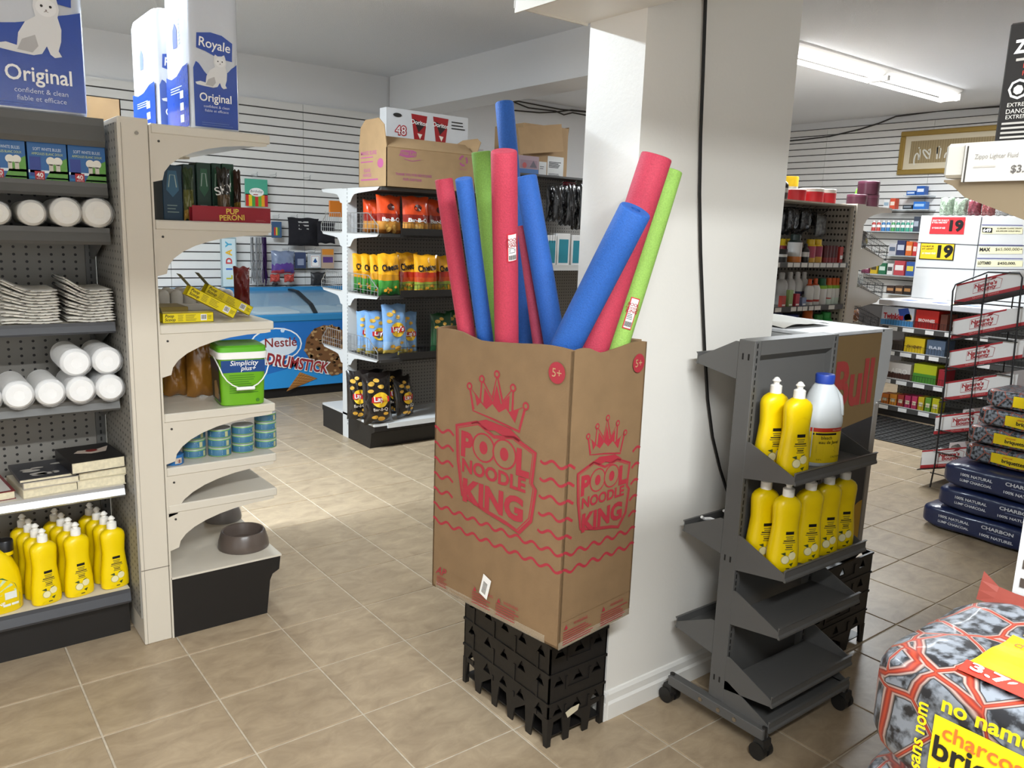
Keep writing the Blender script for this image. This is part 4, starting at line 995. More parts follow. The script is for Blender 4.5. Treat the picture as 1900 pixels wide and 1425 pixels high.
for a, e, t, lab, st, dep, sd in ((338, 358, 314, 'slim gold and green treat pouch beside the clear window', [(0, 'a8823a'), (.05, '6a6a3a'), (.12, '39482f'), (.3, 'd9cdb0')], 2.950, 3), (401, 426, 314, 'black treat pouch with white letters behind the red tray', [(0, 'a88030'), (.05, '5c4a33'), (.11, '28241f'), (.22, 'b98a5a')], 2.95, 4), (432, 446, 318, 'slim brown treat pouch at the end of the red tray', [(0, '8a6a2a'), (.08, '3c2a22'), (.3, '57332a')], 2.96, 5)):
    loc, w, h = fit(a, e, t, dep, ZA[0]); bag('treat_pouch', lab, 'pet treats', loc, w*1.05, h, .03, bagm('pouch%d' % sd, st), seed=sd, art=(lambda d: d.text('SKY', .0, .11, .04, WHITE, bold=.01, rot=.3)) if sd == 4 else None)
loc, w, h = fit(356, 502, 384, 2.890, ZA[0])
REDB = c_('8e1a26', .35)
tr = thing('treat_tray_box', 'dark red open display tray with yellow lettering', 'display box', loc)
B().box(-w/2, w/2, 0, .002, 0, h).obj('front', REDB, tr); B().box(-w/2, w/2, .012, .038, 0, .002).box(-w/2, w/2, .036, .038, 0, h*.9).obj('tray', REDB, tr)
d = D(plane((0, 0, 0), (1, 0, 0), (0, 0, 1))); d.text('PUP', .0, h*.70, .026, c_('d8b94a'), bold=.02); d.text('PERONI', -.002, h*.30, .026, c_('d8b94a'), bold=.02, rot=.05); d.lines(w*.3, h*.1, w*.45, h*.22, 2, c_('b76a62'), .3); d.done(tr)
# second shelf: scoop boxes, cartons of white chalk, a red pouch
YB_ = c_('e8d11c', .35)
def scoop(loc, L, W_, H_, rz, ry, lab, fl=.05):
    o = thing('scoop_box', lab, 'pet box', loc, rz, 'yellow scoop boxes'); o.rotation_euler = (0, ry, rz)
    B().box(-L/2, L/2, -W_/2, W_/2, 0, .0012).box(-L/2, L/2, -W_/2, -W_/2+.0012, 0, H_).box(-L/2, L/2, W_/2-.0012, W_/2, 0, H_).box(-L/2, L/2, -W_/2, W_/2, H_-.0012, H_).box(L/2-.0012, L/2, -W_/2, W_/2, 0, H_).obj('carton', YB_, o)
    B().prism([(0, 0), (fl, .02), (fl, .0212), (0, .0012)], lambda u, v, t: (-L/2-u, t, H_+v-.0012), -W_/2, W_/2).obj('flap', c_('8b8664', .6), o)
    d = D(plane((-L/2, -W_/2, 0), (1, 0, 0), (0, 0, 1)))
    d.text("Poop", .022, H_*.68, H_*.42, BLACK, bold=.02, shear=.2); d.text("Scoop", .024, H_*.3, H_*.42, BLACK, bold=.02, shear=.2); d.lines(.05, H_*.15, L*.40, H_*.85, 5, c_('8a7d28'), .35); d.lines(L*.44, H_*.15, L*.66, H_*.85, 5, c_('8a7d28'), .35)
    d.barcode(L*.74, H_*.18, L*.86, H_*.82, WHITE, BLACK); d.lines(L*.88, H_*.3, L*.98, H_*.7, 3, c_('8a7d28'), .4); d.done(o)
Y0 = 2.92
p0, p1 = PY(303, 600, Y0), PY(397, 600, Y0); scoop(((p0.x+p1.x)/2, Y0+.03, ZA[1]), p1.x-p0.x, .055, .034, 0, 0, 'yellow scoop box lying flat beside the beige post', .006)
p0, p1 = PY(355, 555, Y0+.02), PY(432, 590, Y0+.02); scoop(((p0.x+p1.x)/2-.004, Y0+.055, ZA[1]+.050), .185, .05, .036, 0, .50, 'yellow scoop box propped at a slant, nearer the post')
p0, p1 = PY(398, 557, Y0+.03), PY(472, 588, Y0+.03); scoop(((p0.x+p1.x)/2-.004, Y0+.125, ZA[1]+.050), .185, .05, .036, 0, .50, 'yellow scoop box propped at a slant, nearer the shelf end')
p0 = PY(330, 585, 3.02); pbox('flat_tray_box', 'dull gold flat carton with white top behind the scoop boxes', 'carton', (p0.x-.02, 3.03, ZA[1]), .12, .14, .045, c_('8e7a3a', .5))
eg = thing('egg_carton', 'row of white rounded carton cups behind the yellow boxes', 'carton', (.985, 3.40, ZA[1]))
EGG = c_('e9e6df', .6)
b = B(); b.rbox(-.17, .13, -.11, .11, 0, .03, .004).obj('base', EGG, eg)
for i in range(6):
    for j in range(3): B().lathe([(.024, .028), (.024, .06), (.020, .075), (.010, .082), (0, .083)], 12, Matrix.Translation((-.145+i*.05, -.08+j*.07, 0))).obj('cup', EGG, eg, smooth=True)
loc, w, h = fit(433, 462, 497, 3.22, ZA[1]); bag('treat_pouch', 'dark red foil pouch standing behind the yellow boxes', 'pet treats', loc, w*1.1, h, .05, mat('pouch_red', '6d1c1c', .2, coat=.5), seed=12)
# third shelf: pail and brown bags
GRNP = mat('pail_green', '6aa81e', .35); pa = PZ(462, 748, ZA[2])
pl_ = thing('pet_pail', 'green square pail with white rim and blue label band', 'pail', (1.005, 2.965, ZA[2]), -.12)
pw, ph = .085, .205
B().loft([(0, pw-.010, pw-.010), (.004, pw-.006, pw-.006), (ph-.03, pw, pw), (ph-.03, pw+.004, pw+.004)], 32, e=7).obj('bucket', GRNP, pl_, smooth=True)
B().loft([(ph-.03, pw+.005, pw+.005), (ph-.005, pw+.007, pw+.007), (ph-.005, pw, pw)], 32, e=7).obj('rim', WHITE, pl_, smooth=True)
B().loft([(ph-.005, pw+.003, pw+.003), (ph+.012, pw+.003, pw+.003), (ph+.018, pw-.006, pw-.006), (ph+.014, pw-.02, pw-.02)], 32, e=7).obj('lid', c_('5fae2a', .35), pl_, smooth=True)
hp = [(-pw-.006, -.03, ph-.028)] + [(-pw*1.0*math.cos(a)*1.05, -pw-.012-.018*math.sin(a), ph-.03-.105*math.sin(a)) for a in [PI*k/12 for k in range(1, 12)]] + [(pw+.006, -.03, ph-.028)]
hd = B().tube(hp, .0024, 6).obj('handle', WHITE, pl_, smooth=True)
B().tube([(-.032, -pw-.030, ph-.1345), (.032, -pw-.030, ph-.1345)], .0065, 8).obj('grip', WHITE, hd, smooth=True)
d = D(lambda u, v, h: Vector((u, -(pw-.0065+.0065*v/(ph-.03))-h-.0005, v)))
d.rect(-.078, .125, .078, .170, c_('17427f', .4)); d.up(); d.text('Simplicity', .004, .157, .026, WHITE, shear=.2, bold=.008); d.text('plus+', .018, .137, .024, WHITE, shear=.2, bold=.008)
d.lines(-.05, .045, .055, .118, 9, c_('3f7a16'), .3); d.disc(.05, .018, .007, c_('3f7a16')); d.done(pl_)
d = D(lambda u, v, h: Vector((-(pw-.0065+.0065*v/(ph-.03))-h-.0005, -u, v)))
d.rect(-.07, .012, .07, .165, c_('2f3a33', .4)); d.up(); d.rect(-.07, .128, .07, .160, c_('1c2f4e', .4)); d.poly([(-.03, .02), (.04, .02), (.05, .06), (.02, .09), (-.02, .08)], c_('a9885a')); d.text('7 L', .055, .035, .02, WHITE); d.done(pl_)
BRN = mat('brown_foil', '85591f', .25, coat=.4, bump=(30, .3))
for k, (a, e, t, Y) in enumerate(((301, 350, 640, 3.165), (344, 396, 630, 3.105))):
    loc, w, h = fit(a, e, t, Y, ZA[2]); bag('pet_food_bag', ('shiny brown pet food bag beside the beige post', 'shiny brown pet food bag beside the green pail')[k], 'pet food', loc, w*1.08, h+.03, .075, BRN, seed=20+k)
pbox('pet_food_box', 'yellow pet food box behind the brown bags', 'pet food', (.86, 3.24, ZA[2]), .16, .06, .2, c_('d8b01c', .4))
# fourth shelf: cans
CANB = bands('can_label', 2, [(0, '9aa0a2'), (.002, '6f9a4a'), (.005, '3f708f'), (.022, '3f708f'), (.028, '7cae4c'), (.0315, 'a9aeb0'), (.034, 'a9aeb0')], .35)
def catcan(loc, rz, lab, group):
    r = .041; o = can('cat_food_can', lab, 'can', loc, [(0, 0), (.039, 0), (r, .0015), (r, .0325), (.0395, .0345), (.038, .0345), (.037, .0325), (0, .0325)], CANB, rz, group=group, n=24,
            art=lambda d: (d.lines(-.03, .008, .024, .026, 3, c_('b9cdd6'), .25), d.rect(.026, .007, .038, .026, c_('b7b98a'), 4, 1)), ar=.0411)
for px_, base, n_, nm in ((361, 858, 3, 'nearest the post'), (408, 855, 3, 'second from the post'), (451, 848, 3, 'third from the post'), (493, 840, 4, 'at the shelf end')):
    p = PZ(px_, base-12, ZA[3])
    for k in range(n_): catcan((p.x, max(2.935, p.y), ZA[3]+.0350*k), rnd(-.3, .3)-.2, 'blue and green cat food can in the stack '+nm, 'cat food cans, stack '+nm)
p = PZ(326, 862, ZA[3]); can('cat_food_can', 'single blue cat food can beside the beige post', 'can', (p.x, max(2.925, p.y), ZA[3]), [(0, 0), (.032, 0), (.033, .0015), (.033, .034), (.031, .036), (.030, .034), (0, .034)], c_('2d6fae', .35), art=lambda d: d.rect(-.005, .006, .02, .026, c_('c5b7a8'), 4, 1).disc(.01, .014, .006, c_('7c3a2c')))
# base: bowls
BOWL = mat('bowl_taupe', '5b5049', .28)
def bowl(loc, r, h, lab, wrap=False):
    o = thing('pet_bowl', lab, 'bowl', loc)
    B().lathe([(0, .004), (r*.98, .0), (r, .004), (r*.97, h*.4), (r*.86, h*.92), (r*.82, h), (r*.77, h*.97), (r*.72, h*.70), (r*.66, h*.34), (r*.4, h*.26), (0, h*.25)], 36).obj('body', BOWL, o, smooth=True)
    if wrap:
        B().lathe([(r*1.02, .0), (r*1.01, h*.5), (r*.92, h*1.0), (r*.5, h*1.05), (0, h*1.06)], 28, cap=False).obj('plastic_wrap', WRAP, o, smooth=True)
p = PZ(452, 1012, .2335); bowl((p.x, p.y, .2335), .098, .068, 'large taupe plastic pet bowl on the base deck')
p = PZ(428, 975, .2335); bowl((p.x+.0, p.y+.10, .2335), .078, .055, 'smaller wrapped pet bowl behind the large one', True)
# ================================================================== chip bags and cartons on the white gondola
def chip(lab, a, e, t, Y, z, mt, art, sd, group, T_=.07, lean=.06, wk=1.06, rz=0, xmin=2.546):
    while PY(a, t, Y).x < xmin: Y += .01
    loc, w, h = fit(a, e, t, Y, z)
    return bag('chip_bag', lab, 'chips', loc, w*wk, h, T_, mt, rz, (lambda d: art(d, w*wk, h)) if art else None, sd, lean, group)
BBQ = bands('chips_orange', 2, [(0, '9b5a20'), (.03, 'c9893a'), (.085, '8f2416'), (.135, 'd9481c'), (.4, 'e25a24')], .25, .4, .012)
def bbq_art(d, w, h):
    d.text('Bar-B-Q', 0, h*.36, h*.14, WHITE, bold=.03, width=w*.72); d.disc(0, h*.70, w*.16, c_('55211a', .3), h*.09)
    for k in range(4): d.disc(rnd(-w*.25, w*.25), rnd(h*.06, h*.18), w*.09, c_('d8a24c', .4), n=10)
for k, (a, e, t, lab) in enumerate(((676, 712, 372, 'orange barbecue chip bag turned sideways in the wire basket'), (700, 744, 364, 'orange barbecue chip bag nearest the white post'), (748, 796, 366, 'orange barbecue chip bag in the middle of its row'), (790, 835, 372, 'orange barbecue chip bag behind the noodles'))):
    chip(lab, a, e, t, (5.02, 4.745, 4.745, 4.82)[k], 1.461, BBQ, bbq_art if k else None, 30+k, 'orange chip bags', rz=0 if k else -.4)
CHE = bands('cheese_puffs', 2, [(0, '2f7a34'), (.06, '3f8a35'), (.11, 'c98a18'), (.15, 'efa81e'), (.4, 'f0b024')], .22, .45, .02)
CHO = bands('cheese_puffs_hot', 2, [(0, 'd9b23a'), (.05, '8f9a3a'), (.10, 'c4491c'), (.13, 'b93018'), (.165, 'efa81e'), (.4, 'f0b024')], .22, .45, .02)
def che_art(d, w, h):
    d.h += .002; d.text('Cheetos', 0, h*.68, h*.22, BLACK, bold=.035, width=w*.80, rot=.12)
    for k in range(7): d.disc(rnd(-w*.3, w*.3), rnd(h*.06, h*.24), w*.06, c_('e29a2a', .4), h*.035, n=8)
for k, (a, e, t, hot, lab, dy) in enumerate(((656, 690, 472, 0, 'green and gold cheese puff bag against the white post', .17), (672, 700, 474, 0, 'green and gold cheese puff bag squeezed second from the post', .115), (688, 716, 474, 0, 'green and gold cheese puff bag squeezed third from the post', .057), (703, 742, 472, 0, 'green and gold cheese puff bag with its front fully showing', .0), (738, 776, 470, 1, 'red-banded cheese puff bag beside the green ones', .057), (770, 812, 474, 1, 'red-banded cheese puff bag standing flat and forward', .0), (812, 842, 476, 1, 'red-banded cheese puff bag half hidden by the noodles', .057))):
    chip(lab, a, e, t, 4.72+dy, 1.056, CHO if hot else CHE, che_art, 40+k, 'cheese puff bags', T_=.055)
LBL = bands('chips_blue', 2, [(0, 'c9b255'), (.04, '8fb0d2'), (.10, '7ea6d4'), (.4, '9dbcdc')], .2, .5, .03)
LBK = bands('chips_black', 2, [(0, '1a1614'), (.05, '201a18'), (.4, '15181c')], .18, .6)
def lays(d, w, h, sub=None):
    for x, y, q in ((-.26, .80, .12), (-.08, .86, .10), (-.30, .66, .10), (.06, .74, .11)): d.disc(w*x, h*y, w*q, c_('e0b048', .4), h*q*.38, n=12)
    for x, y, q in ((-.18, .14, .11), (.05, .10, .13), (.2, .2, .09)): d.disc(w*x, h*y, w*q, c_('d8a23a', .4), h*q*.35, n=10)
    d.h += .0025; d.disc(.02*w, h*.48, w*.29, c_('f0c02c', .35), h*.15, n=26); d.h += .003
    d.rect(-w*.29, h*.435, w*.32, h*.545, c_('c02228', .35), 12, 3); d.h += .002; d.text("Lay's", .01*w, h*.49, h*.14, WHITE, bold=.02, width=w*.46)
    if sub: d.text(sub, 0, h*.29, h*.085, c_('e8d8c8', .4), width=w*.5)
for k, (a, e, t, lab, Y, z, rz, ln) in enumerate(((664, 700, 578, 'pale blue potato chip bag tucked against the white post', 4.89, 0, -.2, .05), (680, 724, 580, 'pale blue potato chip bag leaning behind the raised one', 4.80, 0, -.1, .06), (710, 758, 566, 'pale blue potato chip bag set highest of the four', 4.715, .035, .15, .08), (738, 776, 580, 'pale blue potato chip bag at the open side of its row', 4.80, 0, .1, .05))):
    chip(lab, a, e, t, Y, .636+z, LBL, lays, 50+k, 'pale blue chip bags', .06, ln, rz=rz)
LGR = bands('chips_green', 2, [(0, '1f4a2a'), (.3, '173a24')], .2, .5)
for k, (a, e, t, lab) in enumerate(((800, 838, 582, 'dark green chip bag slumped beside the carton'), (826, 862, 577, 'dark green chip bag behind the noodle carton'))):
    chip(lab, a, e, t, 4.78+.10*k, .636, LGR, lays, 60+k, 'dark green chip bags', .07, .03)
for k, (a, e, t, lab, Y, rz, ln) in enumerate(((646, 684, 690, 'black barbecue chip bag overhanging the white post side', 4.86, -.25, .10), (668, 712, 688, 'black barbecue chip bag standing behind the front one', 5.03, -.05, .10), (676, 728, 694, 'black barbecue chip bag in front with its emblem fully showing', 4.765, 0, .12), (708, 752, 690, 'black barbecue chip bag leaning behind the tilted one', 4.99, .1, .10), (730, 775, 700, 'black barbecue chip bag tilted away beside its neighbours', 4.845, .45, .14))):
    chip(lab, a, e, t, Y, .183, LBK, lambda d, w, h: lays(d, w, h, 'Bar-B-Q'), 70+k, 'black chip bags on the base deck', .085, ln, rz=rz, xmin=2.42)
# snack carton and the white case behind it, on top of the gondola
PINK = c_('b05a86', .6)
sc_ = thing('snack_carton', 'open brown snack carton with pink print on top of the chip gondola', 'carton', (2.9, 4.75, 1.756))
ZT = 1.7555; xa, xb = 2.555, 3.24; y0_, y1_ = 4.66, 5.04; hh = .245
BROWN = BROWNL = mat('carton_brown', 'a98a64', .75, noise=(12, .05))
wobj(B().box(xa, xb, y0_, y0_+.005, ZT, ZT+hh), 'front_wall', BROWN, sc_); wobj(B().box(xa, xb, y1_-.005, y1_, ZT, ZT+hh), 'back_wall', BROWN, sc_)
wobj(B().box(xa, xa+.005, y0_, y1_, ZT, ZT+hh), 'side_wall', BROWNL, sc_); wobj(B().box(xb-.005, xb, y0_, y1_, ZT, ZT+hh), 'side_wall', BROWNL, sc_); wobj(B().box(xa, xb, y0_, y1_, ZT, ZT+.005), 'bottom', BROWN, sc_)
wobj(B().prism([(y0_, 0), (y0_+.03, .14), (y0_+.10, .185), (y1_-.10, .185), (y1_-.03, .14), (y1_, 0)], lambda u, v, t: (xa-.02*v+t, u, ZT+hh+v), 0, .005), 'flap', BROWNL, sc_)
wobj(B().prism([(y0_, 0), (y0_+.03, .12), (y0_+.10, .16), (y1_-.10, .16), (y1_-.03, .12), (y1_, 0)], lambda u, v, t: (xb+.5*v+t, u, ZT+hh+v*.8), 0, .005), 'flap', BROWNL, sc_)
wobj(B().prism([(0, 0), (.12, .075), (.118, .08), (-.002, .005)], lambda u, v, t: (t, y0_+u, ZT+hh+v), xa+.01, xb-.01), 'flap', BROWN, sc_)
d = D(plane((xa, y0_, ZT), (1, 0, 0), (0, 0, 1)))
d.h += .0; d.poly([(.09, .20), (.10, .235), (.19, .24), (.22, .23), (.215, .20), (.15, .19)], PINK); d.up(); d.text('Frito Lay', .155, .216, .035, c_('a98a64', .7), bold=.01); d.stroke([(.13, .18), (.19, .172), (.25, .185)], .004, PINK)
d.text('THANK YOU FOR RECYCLING', .20, .085, .022, PINK, bold=.02, width=.27); d.text('OUR CARTONS', .19, .055, .022, PINK, bold=.02, width=.14)
for k in range(3):
    a = k*2*PI/3+PI/2; d.stroke([(.585+.03*math.cos(a+q), .205+.03*math.sin(a+q)) for q in (0, .35, .7, 1.05, 1.4)], .014, PINK)
d.text('RECYCLE', .585, .15, .014, PINK); d.done(sc_, world=True)
d = D(plane((xa, y1_, ZT), (0, -1, 0), (0, 0, 1)))
d.text('MAKE SURE', .14, .22, .035, PINK, bold=.02, width=.22); d.lines(.03, .185, .22, .2, 1, PINK, .5); d.rect(.03, .16, .2, .168, PINK); d.text('PLEASE', .12, .11, .03, PINK, bold=.02); d.text('HANDLE', .12, .08, .03, PINK, bold=.02); d.lines(.03, .04, .28, .06, 1, PINK, .5); d.disc(.30, .15, .04, PINK, .03); d.done(sc_, world=True)
def fitb(name, lab, cat, a, e, t, b_, Y, z, dp, mt, art=None, **k):
    p, q = PY(a, t, Y), PY(e, t, Y); h = p.z-z; w = q.x-p.x
    return pbox(name, lab, cat, ((p.x+q.x)/2, Y, z), w-.003, dp, h, mt, art=(lambda d: art(d, w, h)) if art else None, **k)
def dor(d, w, h):
    for x in (-.12, .14):
        d.poly([(w*x-.06, h*.96), (w*x+.07, h*.95), (w*x+.045, h*.62), (w*x-.03, h*.60)], c_('a32024', .4)); d.up(); d.poly([(w*x-.04, h*.90), (w*x+.055, h*.84), (w*x+.0, h*.74)], c_('2a1616')); d.up(); d.text('Doritos', w*x+.005, h*.86, h*.075, WHITE, bold=.02, rot=-.06); d.poly([(w*x-.01, h*.73), (w*x+.03, h*.72), (w*x+.012, h*.66)], c_('f0e6d8'))
    d.text('48', -w*.33, h*.74, h*.16, c_('b8232a'), bold=.06); d.up(); d.text('48', -w*.33, h*.74, h*.15, WHITE, bold=.0); d.lines(w*.28, h*.82, w*.47, h*.94, 3, INK, .35); d.disc(-w*.37, h*.92, w*.05, INK, h*.025)
fitb('snack_case', 'white case printed with two red chip bags behind the snack carton', 'case', 716, 870, 198, 345, 5.06, ZT, .09, c_('d7d6d6', .5), dor)
fitb('snack_case', 'small white case with printed text behind the snack carton', 'case', 852, 898, 272, 345, 4.90, ZT, .09, c_('c9c7c6', .5), lambda d, w, h: d.lines(-w*.35, h*.7, w*.4, h*.95, 3, INK, .35))
# clear tubs and the tall carton further along (they stand on the taller stretch of the gondola)
ZH = 1.9455
TUB = mat('clear_tub', 'c3d2e2', .15, alpha=.55)
fitb('plastic_tub', 'clear tub wrapped in plastic behind the green noodle', 'tub', 860, 884, 285, 345, 4.72, ZT, .14, TUB, lambda d, w, h: (d.rect(-w*.4, h*.35, w*.4, h*.6, c_('4a8fc4')), d.rect(-w*.4, h*.1, w*.4, h*.3, c_('b9d6e8'))))
fitb('plastic_tub', 'clear pink-lidded tub of small toys beside the tall carton', 'tub', 962, 1001, 287, 345, 4.96, ZH, .12, mat('tub_pink', 'b9a3ac', .2, alpha=.75), lambda d, w, h: (d.rect(-w*.48, 0, w*.48, h*.25, c_('3f6ca8')), d.rect(-w*.4, h*.3, w*.4, h*.75, c_('8f7480')), d.up(), d.poly([(w*.05, h*.35), (w*.4, h*.35), (w*.22, h*.75)], c_('5c5560')), d.disc(-w*.2, h*.45, w*.1, c_('b04a4a'))))
tc_ = thing('tall_carton', 'tall brown carton with drooping flaps and white labels on the gondola', 'carton', (4.35, 5.1, ZH))
YC = 5.09; zt = PY(1050, 236, YC).z; xA, xB = PY(970, 300, YC).x, PY(1052, 300, YC).x
wobj(B().box(xA, xB, YC, YC+.38, ZH, zt-.01), 'body', BROWN, tc_)
f0, f1, f2, f3 = (PY(x, y, YC-.06) for x, y in ((970, 235), (1051, 229), (1046, 281), (966, 286)))
wobj(B().add([f0+Vector((0, .06, 0)), f1+Vector((0, .06, 0)), f2, f3, f0+Vector((0, .064, 0)), f1+Vector((0, .064, 0)), f2+Vector((0, .006, 0)), f3+Vector((0, .006, 0))], [(3, 2, 1, 0), (4, 5, 6, 7), (0, 1, 5, 4), (1, 2, 6, 5), (2, 3, 7, 6), (3, 0, 4, 7)]), 'flap', BROWNL, tc_)
wobj(B().prism([(0, 0), (.05, -.20), (.33, -.20), (.38, -.01)], lambda u, v, t: (xB+.004+t-v*.1, YC+u, zt+v), 0, .004), 'flap', BROWN, tc_)
d = D(plane((xA, YC, ZH), (1, 0, 0), (0, 0, 1))); W2 = xB-xA
d.rect(W2*.55, .0, W2*.92, .16, c_('d4d4d2')); d.rect(W2*.36, .0, W2*.53, .11, c_('d0d0ce')); d.up(); d.lines(W2*.58, .07, W2*.86, .12, 5, INK, .6); d.lines(W2*.58, .01, W2*.86, .03, 2, INK, .4); d.lines(W2*.38, .05, W2*.5, .08, 2, INK, .3); d.done(tc_, world=True)
# hooks with black bags, boxes with teal fronts, further along the gondola
def hook(x, y, z, L, lab, dy=-1, mt=CHROME, grp='chrome peg hooks'):
    b = B()
    for s in (0, .012): b.tube([(x, y, z+s*1.6), (x, y+dy*L*.9, z+s*1.6+.0), (x, y+dy*L, z+s*1.6+.018)], .0022, 5)
    return b.solo('peg_hook', mt, lab, 'hook', grp, smooth=True)
BLKP = mat('black_poly', '1e1e20', .25, coat=.6)
for k, (px_, py_) in enumerate(((1000, 347), (1024, 346), (1047, 346), (1066, 345))):
    p = PY(px_, py_, 5.155); hook(p.x, 5.158, p.z, .30, 'chrome peg hook holding black bagged goods on the gondola')
    for j in range(2):
        z1_ = p.z+.004; h = z1_-PY(px_, 410+8*(k % 3), 4.92).z
        bag('hanging_pack', 'black bagged item hanging on a gondola peg hook', 'packet', (p.x+.004*j, 4.91+.10*j, z1_-h), .085, h, .04, BLKP, seed=80+2*k+j, group='black packs hanging on the gondola')
s2 = wobj(B().box(3.92, BX1, 4.78, 5.155, 1.235, 1.255), 'shelf', WHITEM, gb); wobj(B().box(3.92, BX1, 4.772, 4.78, 1.218, 1.262), 'price_rail', WHITEM, s2)
for k, (a, e, t) in enumerate(((1016, 1034, 436), (1035, 1059, 433), (1062, 1080, 436))):
    fitb('teal_box', ('narrow white box with a teal panel partly behind a noodle', 'white box with a large teal panel on the upper gondola shelf', 'teal-fronted white box nearest the pillar')[k], 'box', a, e, t, 470, 4.80, 1.256, .10, c_('dcdad8', .5), lambda d, w, h: d.rect(-w*.36, h*.08, w*.36, h*.82, c_('2f8596', .4)))
for k, (a, e, t, c1) in enumerate(((1052, 1070, 337, 'c8374f'), (1052, 1070, 358, 'd8862c'), (1052, 1070, 378, '4b8f5c'))):
    p = PY(a, t+20, 5.09); pbox('craft_pack', ('crimson', 'orange', 'green')[k]+' craft pack hung on the pegboard beside the pillar', 'packet', (p.x+.05, 5.10, p.z), .10, .05, .085, c_(c1, .4))
# ================================================================== freezer and the slatted wall behind
fz = thing('ice_cream_freezer', 'blue chest freezer with sliding glass lid and ice cream cone advertisement', 'freezer', (3.1, 6.98, 0))
FX0, FX1, FY0, FY1 = 1.9, 3.95, 6.655, 7.28
FB = mat('freezer_blue', '1f6fb0', .35); FBL = mat('freezer_blue_light', '3a86b8', .3)
wobj(B().box(FX0+.03, FX1-.03, FY0+.03, FY1, 0, .09), 'plinth', KICK, fz)
wobj(B().rbox(FX0, FX1, FY0, FY1, .085, .70, .01), 'cabinet', FB, fz)
wobj(B().rbox(FX0-.005, FX1+.005, FY0-.008, FY1, .665, .735, .012), 'trim_band', FBL, fz)
GL = mat('freezer_glass', 'c6dce4', .06, alpha=.28)
wobj(B().prism([(FY0, .735), (FY0+.10, .80), (FY0+.40, .885), (FY1-.02, .895), (FY1-.02, .885), (FY0+.40, .875), (FY0+.105, .79), (FY0+.008, .735)], lambda u, v, t: (t, u, v), FX0+.02, FX1-.02), 'glass_lid', GL, fz)
wobj(B().prism([(FY0, .735), (FY0+.10, .80), (FY0+.40, .885), (FY1-.02, .895), (FY1-.02, .910), (FY0+.40, .902), (FY0+.095, .812), (FY0-.006, .742)], lambda u, v, t: (t, u, v), 2.93, 2.97), 'lid_frame', c_('23282c', .4), fz)
wobj(B().rbox(FX0, FX1, FY1-.06, FY1, .735, .925, .006), 'back_rail', FBL, fz)
for k in range(4): wobj(B().rbox(FX0+.08+.47*k, FX0+.48+.47*k, FY0+.06, FY1-.08, .64, .75, .02), 'ice_cream_boxes', c_(('b9c4cc', 'd6d9d8', 'a8bfd0', 'c6ccd2')[k], .5), fz)
d = D(plane((FX0, FY0, 0), (1, 0, 0), (0, 0, 1)), .0008, .001)
def fp(x, y): q = PY(x, y, FY0); return (q.x-FX0, q.z)
d.rect(.0, .09, FX1-FX0, .66, c_('2b6fb8', .4)); d.up()
d.poly([(0, .09), (FX1-FX0, .09), (FX1-FX0, .26), (1.4, .22), (1.0, .30), (.6, .22), (0, .30)], c_('2f8fd0', .4)); d.up()
u, v = fp(512, 640); d.disc(u, v, .235, WHITE, .150); d.up(); d.disc(u, v, .222, c_('2a7cc6', .4), .138); d.up(); d.disc(u, v-.02, .190, c_('dfe6ec', .4), .085); d.up()
u, v = fp(521, 635); d.text('Nestlé', u, v, .11, c_('8c2a26'), bold=.01)
u, v = fp(524, 613); d.disc(u, v, .02, c_('cfe2f2'), n=6); d.up()
WAF = c_('b4793c', .6); NUT = c_('7a5230', .6); NUT2 = c_('b08a5c', .6)
tip, l, r_ = fp(531, 726), fp(556, 690), fp(588, 702); d.poly([tip, l, r_], WAF); d.up()
for k in range(1, 7):
    s = k/7; d.stroke([(tip[0]+(l[0]-tip[0])*s, tip[1]+(l[1]-tip[1])*s), (r_[0], r_[1])][:2] if False else [(tip[0]+(l[0]-tip[0])*s, tip[1]+(l[1]-tip[1])*s), (tip[0]+(r_[0]-tip[0])*min(1, s+.15), tip[1]+(r_[1]-tip[1])*min(1, s+.15))], .004, c_('8a5a2a')); d.stroke([(l[0]+(r_[0]-l[0])*s, l[1]+(r_[1]-l[1])*s), (tip[0]+(r_[0]-tip[0])*s*.3, tip[1]+(r_[1]-tip[1])*s*.3)], .003, c_('8a5a2a'))
d.up(); hd_ = [fp(x, y) for x, y in ((564, 650), (568, 628), (582, 610), (600, 603), (620, 605), (650, 620), (655, 660), (640, 690), (615, 697), (590, 680), (575, 668))]; d.poly(hd_, NUT); d.up()
rs = random.Random(5)
for k in range(120):
    x, y = rs.uniform(564, 652), rs.uniform(604, 696)
    ins = sum(((hd_[i][1] > fp(x, y)[1]) != (hd_[(i+1) % 11][1] > fp(x, y)[1])) and (fp(x, y)[0] < (hd_[(i+1) % 11][0]-hd_[i][0])*(fp(x, y)[1]-hd_[i][1])/(hd_[(i+1) % 11][1]-hd_[i][1])+hd_[i][0]) for i in range(11)) % 2
    if ins: q = fp(x, y); d.disc(q[0], q[1], rs.uniform(.012, .022), NUT2 if rs.random() < .7 else c_('4c3018', .6), rs.uniform(.009, .016), n=7)
d.up(); d.up()
u, v = fp(553, 674); sl = -.22
d.text('DRUMSTICK', u, v, .14, WHITE, bold=.075, width=.62, rot=sl); d.up(); d.up(); d.text('DRUMSTICK', u, v, .135, c_('9c2f33'), bold=.03, width=.58, rot=sl)
d.done(fz, world=True)
